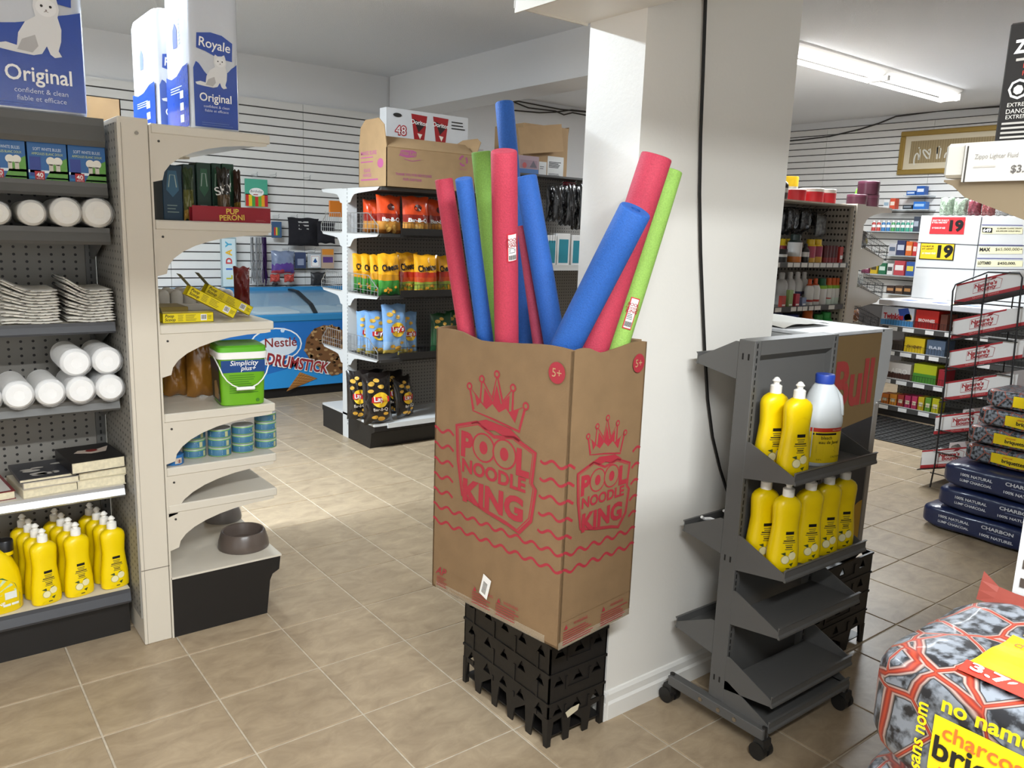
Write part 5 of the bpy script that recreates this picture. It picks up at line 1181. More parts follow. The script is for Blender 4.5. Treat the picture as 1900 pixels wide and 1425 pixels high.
# peg hooks and party goods on the slatted wall
WY = YB-.02
def wall_hook(px_, py_, lab, L=.16):
    p = PY(px_, py_, WY-L); return hook(p.x, WY, p.z, L, lab, grp='chrome hooks on the slatted wall')
def hang(name, lab, cat, a, e, t, b_, mt, art=None, Y=WY-.10, T_=.02, flat=True, seed=1):
    p, q, r = PY(a, b_, Y), PY(e, b_, Y), PY(a, t, Y); p.z = max(p.z, .93); w, h = q.x-p.x, r.z-p.z
    if flat: return pbox(name, lab, cat, ((p.x+q.x)/2, Y, p.z), w, T_, h, mt, art=(lambda d: art(d, w, h)) if art else None)
    return bag(name, lab, cat, ((p.x+q.x)/2, Y, p.z), w, h, T_, mt, seed=seed, art=(lambda d: art(d, w, h)) if art else None)
for px_, py_, lab in ((478, 327, 'chrome hook holding the striped birthday bag'), (513, 328, 'bare chrome hook right of the birthday bag'), (576, 333, 'bare chrome hook beyond the panel seam'), (518, 405, 'chrome hook above the small blue card'), (552, 405, 'chrome hook holding the black gloves'), (536, 467, 'chrome hook above the bags of candles'), (585, 468, 'chrome hook above the playing cards'), (540, 505, 'chrome hook above the red novelties')): wall_hook(px_, py_, lab)
def stripes(d, w, h):
    d.rect(-w*.5, h*.42, w*.5, h, c_('4fa78c', .4)); cols = ['c8352e', 'e8c32a', '4e9a44', 'c8352e', '6fae3c', 'e8a02a', 'b83040']
    for k in range(7): d.rect(-w*.5+w*k/7, 0, -w*.5+w*(k+1)/7, h*.45, c_(cols[k], .4))
    d.up(); d.disc(0, h*.52, w*.33, WHITE, h*.16); d.up(); d.text('Birthday', 0, h*.54, h*.13, c_('4a4550'), width=w*.56, shear=.2); d.lines(-w*.15, h*.40, w*.15, h*.46, 1, c_('b04a52'), .6)
hang('gift_bag', 'striped birthday gift bag with green top hanging on the wall', 'gift bag', 456, 497, 331, 382, c_('4fa78c', .4), stripes)
hang('cards_pack', 'small blue pack with colour stripes hanging on the wall', 'packet', 505, 523, 411, 441, c_('3f5a7c', .4), lambda d, w, h: [d.rect(-w*.3+k*w*.2, h*.15, -w*.3+k*w*.2+w*.15, h*.65, c_(('c03030', 'e0c030', '3a8a4a')[k])) for k in range(3)])
b = B()
rs = random.Random(9); p = PY(562, 430, WY-.1)
hang('glove_pack', 'black knitted gloves with a striped cuff hanging on the wall', 'gloves', 534, 592, 404, 456, mat('black_knit', '1d1b20', .9, bump=(90, .6)), lambda d, w, h: [d.rect(-w*.22, h*(.58+.12*k), w*.12, h*(.63+.12*k), c_('b9b7b4')) for k in range(3)], T_=.09, flat=False, seed=91)
hang('glove_pack', 'black glove pack beside the striped-cuff gloves', 'gloves', 588, 622, 412, 452, mat('black_knit', '1d1b20', .9), None, Y=WY-.19, T_=.07, flat=False, seed=92)
def ban(d, w, h):
    d.rect(-w*.42, h*.02, w*.42, h*.97, c_('cfe0e4', .3)); d.up()
    for k, (ch, c1) in enumerate(zip('YADIL', ('4aa7c8', 'e8b83a', 'c84a4a', '3f6cc0', 'c8c23a'))): d.text(ch, 0, h*(.86-.165*k), h*.17, c_(c1, .4), bold=.04, rot=PI/2)
hang('party_banner', 'folded HOLIDAY letter banner in a clear bag on the wall', 'banner', 412, 441, 440, 541, c_('9fb0b4', .2), ban, Y=WY-.12)
for k, (a, e, t, b_, c1, lab) in enumerate(((468, 478, 440, 538, 'c9ccd0', 'strand of silver tinsel garland beside the banner'), (476, 490, 440, 545, 'd6d8da', 'middle strand of silver tinsel garland'), (488, 496, 440, 530, '5a3a7c', 'purple tinsel garland hanging beside the silver ones'))):
    p, q, r = PY(a, b_, WY-.12), PY(e, b_, WY-.12), PY(a, t, WY-.12); p.z = max(p.z, .935); bb = B(); rs = random.Random(k)
    for j in range(10):
        x = p.x+(q.x-p.x)*rs.random(); yy = WY-.12+rs.uniform(-.02, .02); bb.tube([(x, yy, r.z), (x+rs.uniform(-.015, .015), yy, (r.z+p.z)/2), (x+rs.uniform(-.02, .02), yy, p.z+rs.uniform(0, .07))], .005, 4)
    bb.solo('tinsel_garland', mat('tinsel%d' % k, c1, .18, metal=.8), lab, 'garland')
CLR = mat('clear_pouch', 'c9ccd6', .12, alpha=.35)
hang('balloon_bag', 'clear bag of purple and red party balloons on the wall', 'party bag', 503, 547, 466, 508, bands('balloons', 2, [(0, 'c9a83c'), (.05, 'a83a48'), (.09, '5a3f8c'), (.15, '7a86a0'), (.3, 'b8c46a')], .25, .4, .12), None, T_=.09, flat=False, seed=95)
hang('toy_pack', 'dark blue toy pack between the balloon bag and the cards', 'packet', 548, 568, 468, 498, c_('3c4664', .35), lambda d, w, h: d.rect(-w*.3, h*.2, w*.3, h*.6, c_('8a92a8')))
hang('playing_cards', 'pack of playing cards with a blue spade on the wall', 'cards', 572, 596, 470, 497, c_('b9bcc0', .3), lambda d, w, h: (d.rect(-w*.3, h*.06, w*.38, h*.86, WHITE), d.up(), d.stroke([(-w*.24, h*.12), (w*.32, h*.12), (w*.32, h*.8), (-w*.24, h*.8)], .004, c_('a03038'), True), d.poly([(w*.04, h*.68), (w*.20, h*.42), (w*.04, h*.34), (-w*.12, h*.42)], c_('1f4f8c'))))
hang('toy_pack', 'orange and purple toy pack beside the playing cards', 'packet', 597, 620, 462, 498, c_('b9a08a', .3), lambda d, w, h: (d.rect(-w*.45, h*.7, w*.45, h, c_('d88a2c')), d.rect(-w*.4, h*.3, w*.4, h*.6, c_('5a3a7a'))))
for k, (a, e, t, b_, c1, lab) in enumerate(((501, 520, 510, 524, 'b8483e', 'pair of red novelty glasses nearer the garlands'), (527, 546, 510, 524, 'b8483e', 'pair of red novelty glasses below the balloon bag'), (505, 516, 526, 542, '2a2628', 'small dark trinket hanging low on the wall'), (527, 543, 530, 545, '1f1d1e', 'black round trinket hanging low on the wall'), (576, 606, 506, 540, '2a2a2c', 'bundle of black cords hanging beside the gondola post'))):
    hang('novelty_item', lab, 'novelty', a, e, t, b_, c_(c1, .4), None, T_=.05, flat=False, seed=100+k)
hang('wall_basket', 'orange pack stored behind the gondola post', 'packet', 612, 636, 372, 402, c_('d2792a', .4), None, Y=6.2)['label'] = 'orange pack hanging behind the white gondola post'
# cables along the top of the far wall
for k, pts in enumerate((((905, 192), (962, 188), (1040, 203), (1088, 208)), ((955, 190), (980, 200), (1012, 204), (1030, 206), (1046, 213), (1062, 209), (1088, 214)), ((955, 205), (1000, 209), (1030, 208), (1060, 204), (1088, 207)))):
    B().tube([PY(x, y, YB-.03) for x, y in pts], .008, 5).solo('wall_cable', c_('3a3632', .6), ('straight dark cable along the top of the far wall', 'sagging black cable with a kink at the top of the far wall', 'thin grey cable drooping below the others on the far wall')[k], 'cable')
# ================================================================== sacks of charcoal
RZX = -PI/2       # fronts turned toward -x
def sackfn(Lx, Ly, Lz, seed, e=8.0):
    rs = random.Random(seed); ph = [rs.uniform(0, 6.28) for _ in range(9)]
    def f(p, h=0):
        x, y, z = p; n = (abs(x)**e+abs(y)**e+abs(z)**e)**(1/e); q = Vector((x/n, y/n, z/n))
        th = 1-.16*(abs(q.x)**6*.35+abs(q.y)**5*.65)
        bm_ = .045*math.sin(4*q.x+ph[0]+2*q.y)*math.sin(5*q.y+ph[1])+.03*math.sin(9*q.y+ph[2]+3*q.z)+.02*math.sin(13*q.x+7*q.y+ph[3])
        return Vector((q.x*(Lx/2*(1+.25*bm_)+h), q.y*(Ly/2+h), q.z*(Lz/2*th*(1+bm_)+h)))
    return f
def sack(name, label, cat, loc, Lx, Ly, Lz, mt, seed, art_front=None, art_top=None, group=None, rz=0, n=12):
    f = sackfn(Lx, Ly, Lz, seed); b = B(); b.smooth = True
    for ax in range(3):
        for s in (-1, 1):
            def g(a, c):
                p = [0, 0, 0]; p[ax] = s; p[(ax+1) % 3] = 2*a-1; p[(ax+2) % 3] = 2*c-1; return f(p)
            b.grid(g, n, n, s < 0)
    bm = bmesh.new(); me = bpy.data.meshes.new('s'); me.from_pydata([tuple(v) for v in b.v], [], b.f); bm.from_mesh(me); bmesh.ops.remove_doubles(bm, verts=bm.verts, dist=1e-5)
    b.v = [tuple(v.co) for v in bm.verts]; bm.verts.index_update(); b.f = [tuple(v.index for v in q.verts) for q in bm.faces]; b.sm = [True]*len(b.f); b.mi = [0]*len(b.f); bm.free(); bpy.data.meshes.remove(me)
    z0 = min(v[2] for v in b.v); b.v = [(x, y, z-z0) for x, y, z in b.v]
    o = b.obj(name, mt, None, smooth=True, label=label, cat=cat, group=group); o.location = loc; o.rotation_euler = (0, 0, rz); XF[o] = mtx(loc, rz)
    up = Vector((0, 0, -z0))
    if art_front:
        d = D(lambda u, v, h: f((-1, -u*2/Ly, v*2/Lz), h)+up, .0006, .0015); art_front(d, Ly, Lz); d.done(o)
    if art_top:
        d = D(lambda u, v, h: f((v*2/Lx, -u*2/Ly, 1), h)+up, .0006, .0015); art_top(d, Ly, Lx); d.done(o)
    return o
COAL = mat('briquette_print', '33353a', .45, coat=.08); nt = COAL.node_tree; tc = nt.nodes.new('ShaderNodeTexCoord')
vo = nt.nodes.new('ShaderNodeTexVoronoi'); vo.feature = 'DISTANCE_TO_EDGE'; vo.inputs['Scale'].default_value = 15; nt.links.new(tc.outputs['Object'], vo.inputs['Vector'])
cr = nt.nodes.new('ShaderNodeValToRGB'); el = cr.color_ramp.elements; el[0].position = 0; el[0].color = lin('a83e26'); el[1].position = .022; el[1].color = lin('6e2018')
for p_, c1 in ((.035, 'a98f84'), (.055, '2a2829'), (.075, '1d1d20')): q = el.new(p_); q.color = lin(c1)
nt.links.new(vo.outputs['Distance'], cr.inputs[0])
no = nt.nodes.new('ShaderNodeTexNoise'); no.inputs['Scale'].default_value = 60; no.inputs['Detail'].default_value = 6; nt.links.new(tc.outputs['Object'], no.inputs['Vector'])
c2 = nt.nodes.new('ShaderNodeValToRGB'); c2.color_ramp.elements[0].position = .42; c2.color_ramp.elements[0].color = lin('1c1c1f'); c2.color_ramp.elements[1].position = .58; c2.color_ramp.elements[1].color = lin('787d84'); nt.links.new(no.outputs['Fac'], c2.inputs[0])
gt = nt.nodes.new('ShaderNodeMath'); gt.operation = 'GREATER_THAN'; gt.inputs[1].default_value = .062; nt.links.new(vo.outputs['Distance'], gt.inputs[0])
mx = nt.nodes.new('ShaderNodeMix'); mx.data_type = 'RGBA'; nt.links.new(gt.outputs[0], mx.inputs[0]); nt.links.new(cr.outputs[0], mx.inputs[6]); nt.links.new(c2.outputs[0], mx.inputs[7]); nt.links.new(mx.outputs[2], nt.nodes['Principled BSDF'].inputs['Base Color'])
NYEL = c_('efd017', .3); NRED = c_('d23a2e', .35); NORG = c_('d8692a', .4)
def nn_front(d, L, H):
    u0 = -L*.5+.085
    d.rect(u0, -H*.42, L*.36, H*.16, NYEL, 16, 5); d.up(); d.up()
    d.text('no name', u0+.052, H*.26, .026, NYEL, bold=.025); d.text('sans nom', u0-.012, -H*.08, .022, NYEL, bold=.02, rot=PI/2)
    d.text('charcoal', u0+.055, H*.055, .026, NORG, bold=.012); d.text('briquettes', u0+.082, -H*.13, .038, BLACK, bold=.022); d.text('de charbon', u0+.06, -H*.30, .024, NORG, bold=.01)
    d.lines(u0+.16, -H*.05, u0+.24, H*.1, 3, INK, .3)
def nn_top(d, L, W_):
    u0 = -L*.5+.095
    d.poly([(u0-.008, -W_*.44), (L*.36, -W_*.44), (L*.36, -W_*.34), (u0-.004, -W_*.34)], NRED); d.rect(u0, -W_*.34, L*.36, W_*.06, NYEL, 14, 6); d.up(); d.up()
    d.text('3.76 kg  8.28 lb', u0+.10, -W_*.385, .022, WHITE, bold=.03, width=.19); d.lines(u0+.04, -W_*.18, u0+.16, -W_*.13, 2, c_('8a7a20'), .3)
    d.text('no name', u0+.055, W_*.10, .026, NYEL, bold=.025); d.text('de charbon', u0+.06, W_*.0, .022, NORG, bold=.01); d.text('briquettes', u0+.1, -W_*.06, .03, BLACK, bold=.02)
zt_ = 1.062; Lz_ = .142
for k in range(7):
    z = zt_-.006-.148*(k+1)+.002*k
    if z < -.01: z = 0
    o_ = sack('charcoal_bag', 'large charcoal briquette bag with yellow labels, topmost of the near stack' if k == 0 else 'charcoal briquette bag printed with grey coals, lower in the near stack', 'charcoal', (1.0, .150, max(0, z)), .285, .54, Lz_, COAL, 200, nn_front if k == 0 else None, nn_top if k == 0 else None, 'stack of charcoal bags beside the slotted post')
    if k == 0: wobj(B().grid(lambda a, c: (1.132+.012*c, .412-.5*a, 1.035+(.018+.02*math.exp(-a*40))*c+.004*math.sin(9*a)), 24, 3), 'seam', c_('7c3428', .5), o_)
ROY = mat('sack_navy', '202a4e', .32, coat=.3, bump=(16, .5, .01)); GREYT = c_('d6d8dc', .4)
def ro_front(d, L, H):
    d.text('100% NATURAL', -L*.27, H*.12, H*.17, GREYT, bold=.03, width=L*.20); d.text('LUMP CHARCOAL', -L*.27, -H*.13, H*.15, GREYT, bold=.03, width=L*.20); d.lines(-L*.33, -.004, -L*.2, .002, 1, c_('7a86a8'), .4)
    d.text('CHARBON', .0, H*.17, H*.20, GREYT, bold=.03, width=L*.19); d.lines(-L*.06, -.002, L*.08, .005, 1, c_('7a86a8'), .4); d.text('100% NATUREL', .0, -H*.18, H*.16, GREYT, bold=.03, width=L*.20)
    d.disc(L*.25, H*.08, L*.085, c_('a3341f', .4), H*.28); d.up(); d.text('ROYAL', L*.25, H*.18, H*.15, c_('d8a83a'), bold=.03, width=L*.12); d.text('OAK', L*.25, H*.0, H*.15, c_('d8a83a'), bold=.03, width=L*.08); d.text('StarGrill', L*.26, -H*.27, H*.15, GREYT)
def ro_top(d, L, W_):
    d.text('100% NATURAL', -L*.16, .06, .035, GREYT, bold=.03, rot=-1.2); d.text('LUMP CHARCOAL', -L*.06, .05, .04, GREYT, bold=.03, rot=-1.2); d.text('STAR GRILL', L*.08, .02, .04, GREYT, bold=.03, rot=-1.2); d.disc(L*.22, -.03, .05, c_('a3341f', .4)); d.up(); d.text('ROYAL OAK', L*.22, -.03, .02, c_('d8a83a'), bold=.02)
Lr = .80
for k, (yt, z, lab) in enumerate(((1.945, .0, 'navy lump charcoal sack on the floor, bottom of its stack'), (1.875, .125, 'navy lump charcoal sack in the middle of the stack'), (1.865, .25, 'navy lump charcoal sack with its top face showing'))):
    sack('charcoal_sack', lab, 'charcoal', (4.38+.19, yt-Lr/2, z), .38, Lr, .121 if k < 2 else .130, ROY, 210+k, ro_front, ro_top if k == 2 else None, 'navy charcoal sacks')
def bq_front(d, L, H):
    d.rect(-L*.26, -H*.30, L*.42, H*.26, NYEL, 18, 4); d.up(); d.up(); d.text('charcoal', -L*.13, H*.12, H*.14, NORG, bold=.01); d.text('briquettes', -L*.08, -H*.10, H*.27, BLACK, bold=.025); d.disc(L*.2, -H*.02, L*.03, c_('c9a820'), H*.1)
for k, (yt, z, lab) in enumerate(((1.80, .388, 'charcoal briquette bag resting on the navy sacks'), (1.80, .490, 'charcoal briquette bag second above the navy sacks'), (1.76, .592, 'charcoal briquette bag third above the navy sacks'), (1.735, .694, 'charcoal briquette bag on top of the far pile'))):
    sack('charcoal_bag', lab, 'charcoal', (4.46+.15, yt-.30, z), .30, .60, .099, COAL, 220+k, bq_front, None, 'far pile of briquette bags')
# ================================================================== near gondola end at the right
GX = 1.15
ng = thing('near_shelving', 'white slotted shelf end beside the near charcoal stack', 'shelves', (GX, .3, 0))
for yy in (.377, .335):
    u = wobj(B().box(GX, GX+.03, yy-.022, yy, 0, 1.75), 'slotted_post', WHITEM, ng); b = B()
    for k in range(62): b.box(GX-.0008, GX, yy-.0145, yy-.0075, .1+k*.0254, .1125+k*.0254)
    wobj(b, 'slot', c_('4a4038', .6), u, kind='stuff')
wobj(B().box(GX+.03, 3.7, .318, .352, .02, 1.74), 'back_panel', pegmat('peg_near', '8f8a82', 0), ng)
wobj(B().box(GX+.035, 3.7, .353, .375, .0, .12), 'base', KICK, ng)
pg = [PX(x, y, GX) for x, y in ((1752, 338), (1768, 345), (1790, 366), (1840, 385), (1900, 408), (1980, 440), (2010, 455), (2010, 330), (1752, 334))]
wobj(B().prism([(q.y, q.z) for q in pg], lambda u, v, t: (t, u, v), GX-.001, GX+.003), 'bracket', mat('tan_bracket', '7c6d56', .5), ng)
s0, s1 = PX(1750, 335, GX), PX(2010, 320, GX); zs = PX(1800, 268, GX).z
wobj(B().box(GX-.002, 3.7, s1.y, s0.y-.012, zs-.036, zs), 'shelf', mat('tan_shelf', 'c9c2b4', .45), ng)
wobj(B().rbox(GX-.004, 3.7, s0.y-.028, s0.y, zs-.043, zs+.002, .004), 'front_rail', mat('rail_milky', 'bfbcb3', .4), ng)
tg = wobj(B().box(GX-.006, GX-.0035, PX(1950, 300, GX).y, PX(1792, 300, GX).y, PX(1795, 338, GX).z, PX(1795, 266, GX).z), 'price_label', c_('c6c3bd', .5), ng)
a = PX(1795, 338, GX); d = D(plane((GX-.006, a.y, a.z), (0, -1, 0), (0, 0, 1)))
d.text('Zippo Lighter Fluid', .034, .031, .0085, c_('8a8680'), width=.052); d.rect(.008, .018, .035, .020, c_('b5b0a8')); d.text('$3.99', .068, .014, .013, c_('5a5652'), bold=.02); d.rect(-.003, -.001, -.001, .046, c_('3a3632')); d.done(ng, world=True)
def zip_art(d):
    d.text('ZIPPO', .002, .118, .022, WHITE, bold=.04, width=.052); d.disc(-.005, .132, .003, c_('c83030'), n=5); d.lines(-.02, .098, .03, .106, 1, c_('a9a59f'), .4); d.text('LIGHTER', .005, .094, .008, c_('b84038')); d.text('FLUID', .0, .085, .008, c_('b84038'))
    d.disc(-.012, .066, .0125, WHITE, n=8); d.up(); d.disc(-.012, .066, .0095, BLACK, n=8); d.up(); d.disc(-.012, .065, .006, c_('d8d4cc'), n=7); d.text('EXTREME', -.008, .047, .007, c_('cfcbc4')); d.text('DANGER', -.007, .039, .008, c_('cfcbc4')); d.text('EXTREME', -.008, .032, .007, c_('cfcbc4')); d.lines(-.026, .004, .026, .027, 4, c_('a9a59f'), .45)
q = PX(1843, 270, GX+.012); pbox('lighter_fluid_can', 'black lighter fluid can with warning symbol on the near shelf', 'can', (GX+.012, q.y-.033, zs+.0005), .066, .03, .148, c_('22201f', .35), RZX, zip_art)
# ================================================================== wire rack with white trays
wr_ = thing('wire_rack', 'black wire floor rack holding white trays', 'rack', (5.3, 2.05, 0))
wr_['label'] = 'black wire floor rack holding white trays with red bands'
KX = 5.13; NW = .38
TR = [(1770, 563), (1764, 628), (1758, 685), (1748, 743), (1732, 805), (1707, 868)]
foot = PZ(1730, 905, 0)
for xx in (KX-.02, KX+NW+.02):
    f = lambda px_, py_: Vector((xx, PX(px_, py_, KX-.02).y, PX(px_, py_, KX-.02).z))
    b = B(); b.tube([(xx, 2.22, .006), f(1735, 860), f(1752, 720), f(1764, 600), f(1768, 540), f(1773, 528), f(1833, 505), f(1892, 507), f(1897, 515), Vector((xx, 1.86, .95)), Vector((xx, 1.84, .5)), Vector((xx, 1.82, .006))], .005, 6)
    b.tube([f(1831, 509), f(1812, 650), f(1800, 760), (xx, 2.02, .3)], .004, 6)
    for z in (.10, 1.18, .98, .78, .58, .38, .24): b.tube([(xx, 2.23, z), (xx, 1.85, z+.0)], .0035, 5)
    wobj(b, 'side_frame', BLKWIRE, wr_)
NBW = c_('dcd9d6', .45); NBR = c_('a5262c', .45)
sl = .33
for k, (px_, py_) in enumerate(TR):
    q = PX(px_, py_, KX); Y1, Z1 = q.y, q.z; Lt, Ht = .40, .115
    o = thing('supplement_tray', ('topmost', 'second from top', 'third from top', 'fourth from top', 'second from bottom', 'bottom')[k]+' white display tray with red bands on the wire rack', 'display tray', (KX+NW/2, Y1-.2, Z1), 0, 'white trays on the wire rack')
    F = lambda u, v, t: (t, Y1-u, Z1+u*sl+v)
    wobj(B().prism([(0, 0), (Lt, 0), (Lt, Ht*.85), (Lt*.72, Ht*1.0), (.0, Ht)], F, KX, KX+.003), 'side', NBW, o); wobj(B().prism([(0, 0), (Lt, 0), (Lt, Ht*.85), (Lt*.72, Ht*1.0), (.0, Ht)], F, KX+NW-.003, KX+NW), 'side', NBW, o)
    wobj(B().prism([(0, -.004), (Lt, -.004), (Lt, 0), (0, 0)], F, KX, KX+NW), 'base', NBR, o); wobj(B().prism([(0, 0), (.003, 0), (.003, Ht*.6), (0, Ht*.6)], F, KX, KX+NW), 'front', NBW, o)
    wobj(B().prism([(-.012, -.012), (Lt, -.012), (Lt, -.006), (-.012, -.006)], F, KX-.015, KX+NW+.015), 'wire_shelf', BLKWIRE, wr_)
    d = D(lambda u, v, h: Vector((KX-h, Y1-u, Z1+u*sl+v)))
    d.rect(0, 0, Lt, .017, NBR); d.rect(0, Ht-.011, Lt*.72, Ht, NBR); d.up(); d.stroke([(.10, .035), (.245, .035), (.25, .085), (.22, .10), (.10, .09)], .003, NBR, True)
    d.text("Nature's", .165, .075, .032, NBR, bold=.04, width=.12); d.text('Bounty', .175, .048, .032, NBR, bold=.04, width=.10); d.poly([(.185, .092), (.20, .108), (.225, .112), (.215, .095)], NBR); d.text('Quality. Trusted', .17, .008, .012, c_('d89a90'), width=.14); d.done(o, world=True)
    if k in (3, 4, 5):
        for j in range(3): bag('snack_pack', 'clear snack pack lying in the %s white tray' % ('fourth', 'second lowest', 'lowest')[k-3], 'packet', (KX+.08+.11*j, Y1-.07-.05*j, Z1+.03+.02*j), .09, .10, .05, bands('snackpack', 2, [(0, 'c6c9c0'), (.04, '9fae7a'), (.07, 'd9d9d2')], .2, .5, .05), seed=240+3*k+j, group='clear snack packs in the trays')
# ================================================================== floor mat, counter and its candy
mt_ = thing('floor_mat', 'black ribbed rubber mat in front of the candy shelves', 'mat', (6.47, 3.0, 0)); RUB = mat('rubber', '211f1e', .6)
wobj(B().rbox(6.04, 6.90, 1.4, 3.55, .0005, .010, .003), 'mat_base', RUB, mt_); b = B()
for k in range(34): b.box(6.06, 6.88, 1.43+k*.0625, 1.445+k*.0625, .0095, .016)
for k in range(14): b.box(6.06+.0625*k, 6.07+.0625*k, 1.43, 3.52, .0095, .014)
wobj(b, 'ribs', RUB, mt_, kind='stuff')
cn = thing('checkout_counter', 'checkout counter with tiers of candy shelves and a white top', 'counter', (7.3, 2.5, 0)); QX = 6.97; CYa, CYb = .9, 3.62
wobj(B().box(QX+.04, 7.75, CYa, CYb, 0, .07), 'kick_plate', KICK, cn); wobj(B().box(7.40, 7.75, CYa, CYb, .07, .985), 'body', GREYM, cn); wobj(B().box(7.385, 7.40, CYa, CYb, .07, .985), 'pegboard', pegmat('peg_counter', '6a665f', 1, .03, .03), cn)
for z in (.105, .342, .592, .808):
    sh = wobj(B().box(QX, 7.385, CYa, CYb, z-.02, z), 'shelf', c_('8b8884', .5), cn); wobj(B().box(QX-.006, QX, CYa, CYb, z-.045, z-.002), 'price_rail', c_('4a4846', .5), sh); wobj(B().box(QX-.006, QX, CYa, CYb, z-.002, z+.004), 'edge', WHITEM, sh)
    y = CYb-.06
    while y > 2.75:
        w = rnd(.07, .10); wobj(B().box(QX-.0075, QX-.006, y-w, y, z-.042, z-.008), 'price_tag', WHITE, sh); y -= w+rnd(.03, .12)
    b = B()
    for k in range(48): b.tube([(QX+.002, CYb-.02-.024*k, z), (QX+.002, CYb-.02-.024*k, z+.055)], .0012, 4)
    b.tube([(QX+.002, CYb-.02, z+.055), (QX+.002, 2.3, z+.055)], .0018, 4); wobj(b, 'wire_front', BLKWIRE, sh)
wobj(B().rbox(QX-.04, 7.8, CYa, CYb+.04, .985, 1.035, .006), 'top', mat('counter_top', 'd6d6da', .3), cn)
for k in range(6): y = 3.5-.13*k; B().box(7.0+.01*(k % 2), 7.13, y-.10, y, 1.0355, 1.0365).solo('ticket_sheet', c_(('5a6fa8', 'cfd4e6', '46559a', 'd8cf8a', '6f86c0', 'cdd2e0')[k], .4), ('blue', 'pale', 'navy', 'cream', 'light blue', 'white')[k]+' paper slip lying on the checkout counter', 'paper')
b = B(); ah = PX(1735, 530, 7.16); b.prism([(3.30, 1.036), (3.18, 1.036), (3.22, 1.17), (3.27, 1.17)], lambda u, v, t: (7.16+t+(v-1.036)*.3, u, v), 0, .003).solo('acrylic_stand', mat('acrylic', 'dfe8ea', .08, alpha=.3), 'clear acrylic stand on the checkout counter', 'stand')
def fitx(name, lab, cat, a_, e_, t, X, z, dp, mt, art=None, **k):
    p, q = PX(a_, t, X), PX(e_, t, X); w = abs(p.y-q.y); h = (p.z+q.z)/2-z
    return pbox(name, lab, cat, (X, (p.y+q.y)/2, z), w-.004, dp, max(.02, h), mt, RZX, (lambda d: art(d, w, h)) if art else None, **k)
def word(t, c1, k=.45, y=.5, c2=None):
    def f(d, w, h):
        if c2: d.rect(-w*.5, h*.05, w*.5, h*.4, c_(c2, .4)); d.up()
        d.text(t, 0, h*y, h*k, c_(c1, .4), bold=.03, width=w*.7)
    return f
X_ = QX+.012
fitx('candy_box', 'white and blue snack cake box with red lettering', 'candy box', 1637, 1698, 570, X_, .8085, .20, c_('d5dbe6', .4), lambda d, w, h: (d.rect(-w*.5, 0, w*.5, h*.3, c_('4a8fc6')), d.poly([(w*.0, h*.9), (w*.3, h), (w*.45, h*.4), (w*.1, h*.3)], c_('2a4a9c')), d.disc(w*.33, h*.5, w*.12, c_('d8b878'), h*.2), d.up(), d.text('Twinkies', -w*.12, h*.5, h*.4, c_('b8242c'), bold=.05, width=w*.62)))
fitx('candy_box', 'bright red snack cake box beside the white and blue one', 'candy box', 1700, 1744, 576, X_, .8085, .20, c_('c8281e', .4), word('BROWNIES', 'f0e4dc', .22, .45, '9c1c18')); fitx('candy_box', 'dark brown snack tray beside the red box', 'candy box', 1746, 1760, 584, X_, .8085, .18, c_('6a3a2c', .4))
fitx('candy_box', 'dark chocolate bar tray at the end of its shelf', 'candy box', 1654, 1677, 632, X_, .5925, .18, c_('3c3128', .4)); fitx('candy_box', 'yellow candy bar box with brown lettering', 'candy box', 1679, 1718, 627, X_, .5925, .18, c_('d8b81c', .4), word('OH HENRY!', '5a2a1c', .28, .4)); fitx('candy_box', 'blue grey candy bar box on the middle shelf', 'candy box', 1720, 1756, 632, X_, .5925, .18, c_('5a6a80', .4), word('BAR', 'c9ced8', .3))
fitx('candy_box', 'white and brown chocolate bar box on the lower shelf', 'candy box', 1648, 1692, 674, X_, .3425, .18, c_('cfc6be', .4), word('AERO', 'e8e2da', .42, .5, '4c2c22')); fitx('candy_box', 'green and yellow candy box on the lower shelf', 'candy box', 1696, 1740, 677, X_, .3425, .18, c_('b9c020', .4), lambda d, w, h: d.rect(-w*.5, 0, w*.5, h*.5, c_('4a8a2c'))); fitx('candy_box', 'red candy tray beside the green box', 'candy box', 1742, 1756, 686, X_, .3425, .18, c_('a82a34', .4))
for k, (a_, e_, c1) in enumerate(((1636, 1650, 'c8702a'), (1651, 1665, 'd88a2c'), (1666, 1678, 'a83a30'), (1679, 1691, 'b0305a'), (1692, 1703, 'c23a60'), (1704, 1716, 'd0b024'), (1717, 1729, '6a9a34'), (1730, 1744, 'c8c020'))):
    fitx('candy_pack', ('orange', 'amber', 'brick red', 'magenta', 'pink', 'gold', 'green', 'lime yellow')[k]+' candy pack standing on the lowest candy shelf', 'candy', a_, e_, 730+1.4*k, X_, .1055, .12, c_(c1, .4), lambda d, w, h: d.rect(-w*.3, h*.3, w*.3, h*.6, c_('e6d8b8')))
# lottery board
LX = 7.45
lb = thing('lottery_board', 'white lottery display board with age signs and jackpot slips', 'sign board', (LX, 3.0, 1.036)); ya, yb = PX(1709, 400, LX).y, 2.2; za = PX(1709, 400, LX).z
wobj(B().rbox(LX, LX+.25, yb, ya, 1.036, za, .006), 'cabinet', mat('board_white', 'd2d2d0', .35), lb)
d = D(lambda u, v, h: Vector((LX-h, u, v)), .0012, .0015)
def lq(x, y): q = PX(x, y, LX); return (q.y, q.z)
def quad(pts, mt): d.poly([lq(*p) for p in pts], mt)
DK = c_('5a5a5e', .5)
for p in (((1822, 402), (1808, 500)), ((1704, 450), (1815, 455)), ((1815, 455), (1905, 456)), ((1700, 496), (1810, 500)), ((1810, 500), (1900, 500)), ((1808, 500), (1802, 545))): d.stroke([lq(*p[0]), lq(*p[1])], .008, DK)
d.up(); fl_ = lambda s: None
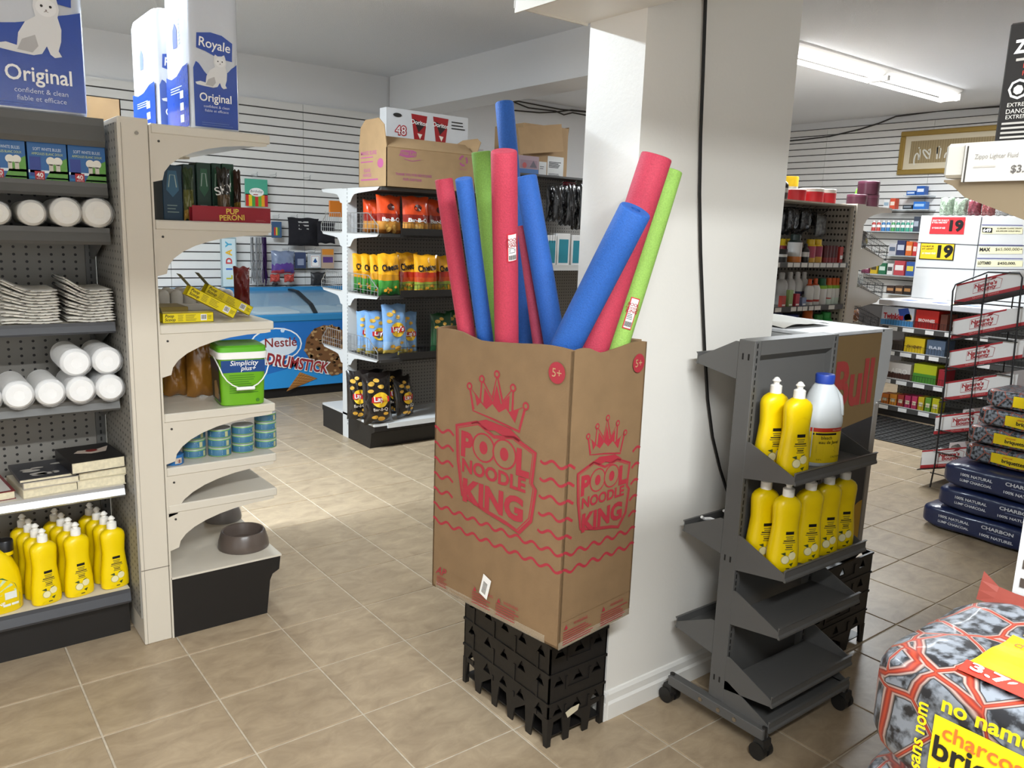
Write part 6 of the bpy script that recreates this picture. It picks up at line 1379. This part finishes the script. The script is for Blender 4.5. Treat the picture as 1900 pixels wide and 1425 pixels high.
quad(((1730, 403), (1792, 403), (1788, 435), (1724, 434)), c_('d8343a', .4)); quad(((1709, 450), (1773, 452), (1769, 484), (1705, 481)), c_('2a2622', .4)); d.up(); quad(((1710, 451.5), (1771, 453.5), (1767, 482), (1707, 479.5)), c_('e0bd2c', .4)); d.up()
def ltext(t, x, y, hpx, wpx, mt, bold=.02):
    vs, fs, w, h = text2d(t, 1, bold); q0 = lq(x-wpx/2, y); q1 = lq(x+wpx/2, y); qa, qb = lq(x, y-hpx/2), lq(x, y+hpx/2); c = lq(x, y)
    d._b(mt).add([d.fn(c[0]+(q1[0]-q0[0])*vx/w+(qa[0]-qb[0])*vy/h*0, c[1]+(q1[1]-q0[1])*vx/w+(qa[1]-qb[1])*vy/h, d.h) for vx, vy in vs], fs)
ltext('19', 1775, 419, 22, 26, BLACK, .05); ltext('19', 1754, 467, 25, 29, BLACK, .05)
ltext("DON'T TRY TO BUY IT", 1746, 409, 3, 30, WHITE); ltext('IF YOU ARE NOT', 1744, 413, 3, 28, WHITE); ltext('19 YEARS OF AGE', 1742, 423, 3, 24, WHITE); ltext('YOU MUST BE', 1722, 457, 2.6, 22, BLACK); ltext('AT LEAST', 1722, 461.5, 2.6, 22, BLACK); ltext('19 YEARS OLD', 1724, 470, 3, 25, WHITE)
CRM = c_('e8e0b8', .5)
for y0, y1, x0 in ((421, 434, 1822), (458, 471, 1817), (483, 495, 1813)):
    d.h = .003; quad(((x0, y0), (1898, y0+1), (1897, y1), (x0-1, y1)), CRM); quad(((x0, y0-4.5), (1898, y0-3.5), (1898, y0-2.3), (x0, y0-3)), c_('4a4a86', .5))
d.h = .0045
quad(((1823, 422), (1842, 423), (1841, 432), (1823, 431)), BLACK); d.h = .006; ltext('649', 1832, 427, 7, 15, WHITE, .04); d.h = .0045; ltext('$5,000,000 CLASSIC DRAW', 1873, 424, 3, 46, INK); ltext('$30,000,000 GOLD BALL', 1871, 429, 3, 46, INK); ltext('MAX', 1828, 463, 7, 20, INK, .05); ltext('$65,000,000+', 1872, 463, 6, 50, INK, .0); ltext('LOTTARIO', 1827, 488, 6, 24, INK, .05); ltext('$450,000.', 1868, 489, 6, 34, INK)
d.done(lb, world=True)
CANDY = mat('clear_candy_bag', '8f9488', .12, coat=.6, noise=(60, .5), bump=(40, .8, .01))
for k in range(7):
    a_ = 1742+26*k; q = PX(a_+13, 401, LX+.06); cw = q.y-PX(a_+39, 401, LX+.06).y; bag('candy_bag', ('pale green', 'mint', 'dark red', 'berry', 'silver', 'pale', 'clear')[k]+' shiny candy bag on top of the lottery board', 'candy bag', (LX+.06, q.y, za+.001), cw*1.02, .155-.008*k, .09, mat('candybag%d' % k, ('8a9a86', '93a08e', '7a3a44', '8c4a4a', 'a8a6a4', 'b0aca6', 'b8b8b4')[k], .15, coat=.6, noise=(70, .45), bump=(45, .8, .01)), RZX, None, 260+k, 0, 'candy bags above the lottery board')
# ================================================================== framed calligraphy on the slatted wall
FXp = XR-.022
q0, q1 = PX(1675, 245, FXp), PX(1661, 325, FXp); yA, yB_, zA, zB = q0.y, q0.y-1.30, q0.z, q1.z
fr = thing('framed_calligraphy', 'gold framed calligraphy panel on the slatted wall', 'picture', (FXp, (yA+yB_)/2, zB)); GOLD = mat('gold_frame', 'a88a48', .35, metal=.4)
for (y0, y1, z0, z1) in ((yB_, yA, zA-.055, zA), (yB_, yA, zB, zB+.055), (yA-.055, yA, zB+.055, zA-.055), (yB_, yB_+.055, zB+.055, zA-.055)): wobj(B().rbox(FXp-.035, FXp, y0, y1, z0, z1, .008), 'frame_rail', GOLD, fr)
wobj(B().box(FXp-.012, FXp-.002, yB_+.05, yA-.05, zB+.05, zA-.05), 'mat_board', c_('d6c9ae', .7), fr)
d = D(lambda u, v, h: Vector((FXp-.012-h, yA-u, zB+v)), .001, .001); W3, H3 = 1.30, zA-zB
d.rect(.12, .12, W3-.12, H3-.11, c_('a08c66', .6)); d.up()
for k in range(40): d.rect(.12+k*.0265, .12, .128+k*.0265, H3-.11, c_('8d7a58', .6))
d.up(); SIL = c_('dcd8cc', .35); rs = random.Random(3)
for k in range(9):
    cx = .2+k*.11; d.stroke([(cx+.05*math.cos(t*.5+k)*(.5+.5*math.sin(k*2.1)), .155+.06*abs(math.sin(k))+.055*math.sin(t*.5)*(1 if k % 2 else 1.3)) for t in range(9)], .016, SIL); d.stroke([(cx+.03, .16), (cx+.035, .22+.02*(k % 3)), (cx+.028, .27)], .012, SIL)
    d.disc(cx+.015, .285-.03*(k % 2), .008, SIL, n=8)
d.done(fr, world=True)
B().tube([PX(x, y, XR-.026) for x, y in ((1440, 264), (1490, 259), (1540, 253), (1595, 240), (1630, 229), (1662, 216), (1740, 206), (1790, 202), (1850, 198), (1910, 192))], .009, 5).solo('wall_cable', c_('3a3634', .6), 'dark cable running along the top of the right slatted wall', 'cable')
# ================================================================== goods behind the counter on the right wall
SX = XR-.20
CLS = mat('clear_shelf', 'dfe6ea', .1, alpha=.5)
def wshelf(a_, e_, y, lab):
    p, q = PX(a_, y, SX), PX(e_, y, SX); z = (p.z+q.z)/2
    B().box(SX, XR-.021, q.y, p.y, z-.012, z).solo('wall_shelf', CLS, lab, 'shelf'); return z
rs = random.Random(21)
def row(items, z, name, cat, suffix, dp=.09, dx=.01):
    for a_, e_, t, c1, cn_, c2 in items: fitx(name, '%s %s' % (cn_, suffix), cat, a_, e_, t, SX+dx, z+.0005, dp, c_(c1, .4), (lambda d, w, h: d.rect(-w*.38, h*.35, w*.38, h*.7, c_(c2, .4))) if c2 else None)
z = wshelf(1676, 1722, 362, 'upper clear wall shelf of medicine boxes'); row([(1682, 1699, 354, '2f5fa8', 'long blue', 'c9d4e6'), (1701, 1717, 345, '2a5aa6', 'tall blue', 'd5dbe8')], z, 'medicine_box', 'medicine', 'medicine box on the upper clear shelf')
z = wshelf(1610, 1722, 388, 'second clear wall shelf of medicine boxes'); row([(1675, 1693, 380, '2c3238', 'black', '8a9098'), (1695, 1718, 374, '2f6fc0', 'bright blue', '9fc0e2'), (1640, 1651, 370, 'e2e0de', 'white', '9ab0c0'), (1652, 1662, 368, 'd2543a', 'orange red', 'e8d8c8')], z, 'medicine_box', 'medicine', 'medicine box on the second clear shelf')
z = wshelf(1606, 1706, 429, 'third clear wall shelf of small bottles')
for k, a_ in enumerate(range(1612, 1692, 9)):
    p, q = PX(a_, 428, SX), PX(a_+8, 428, SX); r = (p.y-q.y)/2*.9; h = PX(a_, 409, SX).z-z; c1 = ('c04a44', 'c04a44', '3f7ab0', '3f7ab0', '4f9a5c', '3a8f78', '3a8f78', '4aa088', '5aa890')[k]
    can('mouthwash_bottle', ('red', 'dark red', 'sky blue', 'blue', 'leaf green', 'teal', 'sea green', 'mint', 'pale mint')[k]+' small bottle on the third clear wall shelf', 'bottle', (SX+.05, (p.y+q.y)/2, z+.0005), [(0, 0), (r, 0), (r, h*.72), (r*.5, h*.85), (r*.5, h), (0, h)], bands('mw%d' % k, 2, [(0, c1), (h*.35, 'e8e8e4'), (h*.6, c1), (h*.84, 'f0f0ee'), (h, 'f0f0ee')], .3))
row([(1696, 1707, 402, '3f4654', 'dark tall', 'a8b0bc')], z, 'medicine_box', 'medicine', 'medicine box at the end of the bottle shelf')
z = wshelf(1640, 1706, 474, 'fourth clear wall shelf of boxed remedies'); row([(1650, 1664, 452, 'b8b6ba', 'pale grey', '5a6478'), (1665, 1681, 446, '3a3f60', 'deep navy', 'c0c4d0'), (1682, 1694, 448, 'd2662e', 'orange', 'e8c8a8'), (1695, 1703, 450, 'c23a3a', 'red', 'e6d0c8')], z, 'medicine_box', 'medicine', 'remedy box on the fourth clear shelf')
z = wshelf(1606, 1700, 510, 'fifth clear wall shelf of boxed remedies'); row([(1600, 1614, 486, '7a3a52', 'plum', 'd8c0c8'), (1616, 1629, 487, 'c9a82c', 'mustard', '4a4030'), (1631, 1645, 488, '2f6a4a', 'forest green', 'c6d6c8'), (1647, 1658, 489, 'dcdad6', 'white', '4a4a4a'), (1660, 1680, 484, 'b8484e', 'rose red', 'e6e0dc'), (1682, 1698, 486, '3a5a9a', 'royal blue', 'd8c84a')], z, 'medicine_box', 'medicine', 'remedy box on the fifth clear shelf')
z = wshelf(1640, 1696, 546, 'lowest clear wall shelf of batteries and razors'); row([(1645, 1660, 530, '3a2c28', 'dark brown', 'b08058'), (1661, 1676, 530, '4a3a30', 'brown', 'c09060'), (1677, 1692, 530, '2c2624', 'black brown', 'a87848')], z, 'battery_pack', 'packet', 'pack on the lowest clear wall shelf')
# ================================================================== goods on the tan gondola
GY = CY0+.03; ZG = 1.8
def onC(name, lab, cat, a_, e_, t, z, Y, prof, stops, key):
    p, q = PY(a_, t, Y), PY(e_, t, Y); r = (q.x-p.x)/2*.97; h = p.z-z
    return can(name, lab, cat, ((p.x+q.x)/2, Y+r, z), [(u*r, v*h) for u, v in prof], bands(key, 2, [(v*h, c) for v, c in stops], .3))
CYLP = [(0, 0), (1, 0), (1, .97), (.96, 1), (0, 1)]; BOT = [(0, 0), (.95, 0), (1, .03), (1, .62), (.75, .74), (.42, .80), (.42, .97), (.3, 1), (0, 1)]; SPR = [(0, 0), (1, 0), (1, .70), (.8, .76), (.72, .78), (.72, .97), (.6, 1), (0, 1)]
wobj(B().box(CX0, CX1, CY0, CY1+.03, 1.80, 1.812), 'top_deck', TANM, gc); ZG = 1.8125
for k, (a_, e_, t) in enumerate(((1483, 1505, 350), (1503, 1519, 350), (1514, 1540, 348), (1539, 1561, 350))):
    onC('chip_canister', ('short red chip canister beside the yellow tube', 'short red chip canister turned to its grey side', 'short red chip canister with its emblem facing out', 'short red chip canister at the end of its row')[k], 'canister', a_, e_, t, ZG, GY+(.17 if k == 1 else .02), CYLP, [(0, 'b3242a'), (.93, 'd8cfc4'), (1, 'd8cfc4')] if k != 1 else [(0, 'a9a49e'), (.93, 'b3242a'), (1, 'b3242a')], 'cc%d' % (k == 1))
onC('chip_canister', 'tall yellow snack tube on the tan gondola', 'canister', 1470, 1490, 326, ZG, GY+.17, CYLP, [(0, 'c9a21e'), (.25, 'b9b4a8'), (.6, 'd0a824'), (1, 'd0a824')], 'ty'); onC('snack_tube', 'dark brown bottle beside the yellow tube', 'bottle', 1457, 1470, 326, ZG, GY+.02, BOT, [(0, '2c2220'), (.3, 'b0aca4'), (.5, '2c2220'), (1, '2c2220')], 'db')
for k, (a_, e_, t, zz) in enumerate(((1598, 1618, 360, 0), (1620, 1640, 360, 0), (1621, 1642, 335, PY(1620, 360, GY+.06).z-ZG-.003))):
    onC('purple_tub', ('dark purple lidded tub beside the white bottle', 'dark purple lidded tub under the stacked one', 'dark purple lidded tub stacked on another')[k], 'tub', a_, e_, t, ZG+.003+zz, GY+.06, CYLP, [(0, '43202c'), (.82, '5a3040'), (1, '5a3040')], 'pt%d' % (k == 2))
onC('lotion_bottle', 'small white bottle with green cap beside the purple tubs', 'bottle', 1598, 1605, 338, ZG+.003, GY+.24, BOT, [(0, 'dfe2dc'), (.55, '6fae3c'), (1, '5c9a2c')], 'lb')
for k, (a_, e_, t, b_) in enumerate(((1448, 1464, 384, 436), (1460, 1477, 383, 430), (1472, 1488, 384, 438), (1484, 1500, 386, 430), (1496, 1512, 388, 420), (1512, 1528, 398, 440))):
    Y = CY1-(.09, .20)[k % 2]; p, q, r_ = PY(a_, b_, Y), PY(e_, b_, Y), PY(a_, t, Y); r_.z = min(r_.z, 1.757)
    hook((p.x+q.x)/2, CY1, r_.z-.004, .24, 'black peg hook on the tan pegboard', mt=BLKWIRE, grp='peg hooks on the tan pegboard'); bag('hanging_pack', ('black hose pack nearest the pillar', 'second black hose pack from the pillar', 'third black hose pack from the pillar', 'black hose pack with a coiled cord', 'black flashlight pack on the tan pegboard', 'grey pack hanging last on the tan pegboard')[k], 'packet', ((p.x+q.x)/2, Y, p.z), q.x-p.x, r_.z-p.z, .07, mat('hp%d' % k, '26282a' if k < 5 else '6a6a68', .25, coat=.5, noise=(40, .6)), seed=280+k)
z1, z2, z3 = 1.3455, 1.0055, .7005
sp = [(1452, 1468, 462, 'dark box-shaped', CYLP, [(0, '22201f'), (.4, 'c8c4bc'), (.6, '22201f'), (1, '22201f')]), (1456, 1465, 443, 'yellow-capped red', SPR, [(0, '8c2a34'), (.7, 'd8b420'), (1, 'd8b420')]), (1466, 1475, 443, 'yellow-capped crimson', SPR, [(0, '9a3038'), (.7, 'd8b420'), (1, 'd8b420')]), (1476, 1486, 450, 'white', BOT, [(0, 'd8d5cf'), (.8, 'e4e2de'), (1, 'e4e2de')]), (1481, 1497, 434, 'black-topped white', SPR, [(0, 'd27a2c'), (.2, 'cfccc8'), (.7, '24302c'), (1, '24302c')]), (1498, 1507, 452, 'D-lettered dark', BOT, [(0, '2c2a28'), (.3, 'dcd9d4'), (.55, '2c2a28'), (1, '2c2a28')]), (1508, 1520, 444, 'yellow-capped pink', SPR, [(0, 'd2a03a'), (.2, 'a8485a'), (.7, 'd8b420'), (1, 'd8b420')]), (1521, 1533, 444, 'yellow-capped magenta', SPR, [(0, 'd2a03a'), (.25, '9c4258'), (.7, 'd8b420'), (1, 'd8b420')])] + [(1534+6*k, 1540+6*k, 456, ('maroon', 'wine red', 'oxblood', 'dark cherry')[k]+' slim', CYLP, [(0, '8f2a2c'), (.3, '5a1f22'), (1, '6a2226')]) for k in range(4)]
for k, (a_, e_, t, nm, pf, st) in enumerate(sp): onC('spray_can', nm+' can on the upper tan gondola shelf', 'can', a_, e_, t, z1, GY+(.15 if k in (1, 2, 3) else .01), pf, st, 'sp%d' % k)
p = PY(1563, 458, GY); pbox('toiletry_box', 'red and white box at the end of the upper tan gondola shelf', 'box', (p.x, GY, z1), .048, .05, p.z-z1, c_('b83a34', .4), art=lambda d: d.rect(-.018, .03, .018, .06, WHITE))
bt = [(1455, 1470, 506, 'large white', BOT, [(0, 'd6d4d0'), (.1, 'cfcdc9'), (1, 'e6e4e0')]), (1470, 1484, 505, 'second large white', BOT, [(0, 'd6d4d0'), (1, 'e6e4e0')]), (1484, 1497, 505, 'navy-labelled white', BOT, [(0, 'dedcd8'), (.25, '3c4466'), (.4, 'dedcd8'), (1, 'e6e4e0')]), (1496, 1508, 505, 'striped white', BOT, [(0, 'd8d6d2'), (.3, '55506a'), (.4, 'd8d6d2'), (1, 'e6e4e0')]), (1506, 1516, 518, 'orange-capped white', BOT, [(0, 'dcdad4'), (.12, 'b03a34'), (.2, 'dcdad4'), (.74, 'd25a2c'), (1, 'd25a2c')]), (1517, 1528, 517, 'orange-capped plain', BOT, [(0, 'dcdad4'), (.12, 'c04a3a'), (.2, 'e0ded8'), (.74, 'd25a2c'), (1, 'd25a2c')]), (1529, 1541, 517, 'green-capped', SPR, [(0, 'dcd9d2'), (.6, '8fc23a'), (.72, '2f6a4a'), (1, '2f6a4a')]), (1541, 1549, 516, 'lime-banded', SPR, [(0, 'd2e0d2'), (.2, 'b8433a'), (.25, 'e0ded8'), (.6, '8fc23a'), (.72, 'd2622c'), (1, 'd2622c')]), (1549, 1556, 516, 'lime and orange', SPR, [(0, 'd2e0d2'), (.25, 'e0ded8'), (.6, '8fc23a'), (.72, 'd2622c'), (1, 'd2622c')]), (1556, 1563, 516, 'orange-topped lime', SPR, [(0, 'd2e0d2'), (.25, 'e0ded8'), (.6, '8fc23a'), (.72, 'd2622c'), (1, 'd2622c')])]
for k, (a_, e_, t, nm, pf, st) in enumerate(bt): onC('toiletry_bottle', nm+' bottle on the lower tan gondola shelf', 'bottle', a_, e_, t, z2, GY+(.10 if k < 4 else .02), pf, st, 'bt%d' % k)
for k, (a_, t, h_, c1, nm) in enumerate(((1448, 549, 0, 'b8443a', 'red and white'), (1462, 538, 0, '8fa86a', 'tan and green'), (1474, 545, 0, 'b03040', 'crimson'), (1486, 552, 0, '7a86a8', 'slate blue'))):
    p = PY(a_, t, GY); pbox('toiletry_box', nm+' small box in front of the white bottles', 'box', (p.x+.03, GY-.015, z2), .055, .03, max(.03, p.z-z2), c_(c1, .4), art=lambda d: d.rect(-.02, .008, .02, .02, WHITE))
for k, (a_, e_, t, c1, nm) in enumerate(((1440, 1470, 582, '2c3c7a', 'navy jug'), (1472, 1500, 585, '34447f', 'second navy jug'), (1503, 1518, 577, 'c8642c', 'orange-capped jug'), (1522, 1536, 584, '3a8a44', 'dark green jug'), (1537, 1552, 580, '3fa050', 'bright green jug'))): onC('cleaner_jug', nm+' of cleaner on the third tan gondola shelf', 'jug', a_, e_, t, z3, GY+.03, SPR, [(0, c1), (.75, c1), (1, c1)], 'cj%d' % k)
for k, (z, c1, nm) in enumerate(((1.47, '2a2828', 'black bagged goods in the top wire basket'), (1.13, 'b0b2a8', 'pale packet in the second wire basket'), (.83, 'a8683c', 'brown snack packet in the third wire basket'), (.83, '8c5a34', 'dark brown snack packet in the third wire basket'))):
    bag('basket_packet', nm, 'packet', (CX1+.30+.06*(k == 3), CY0+.12+.12*(k == 3), z), .26, .14 if k < 1 else .11, .10, mat('bp%d' % k, c1, .25, coat=.5, noise=(40, .4)), seed=300+k)
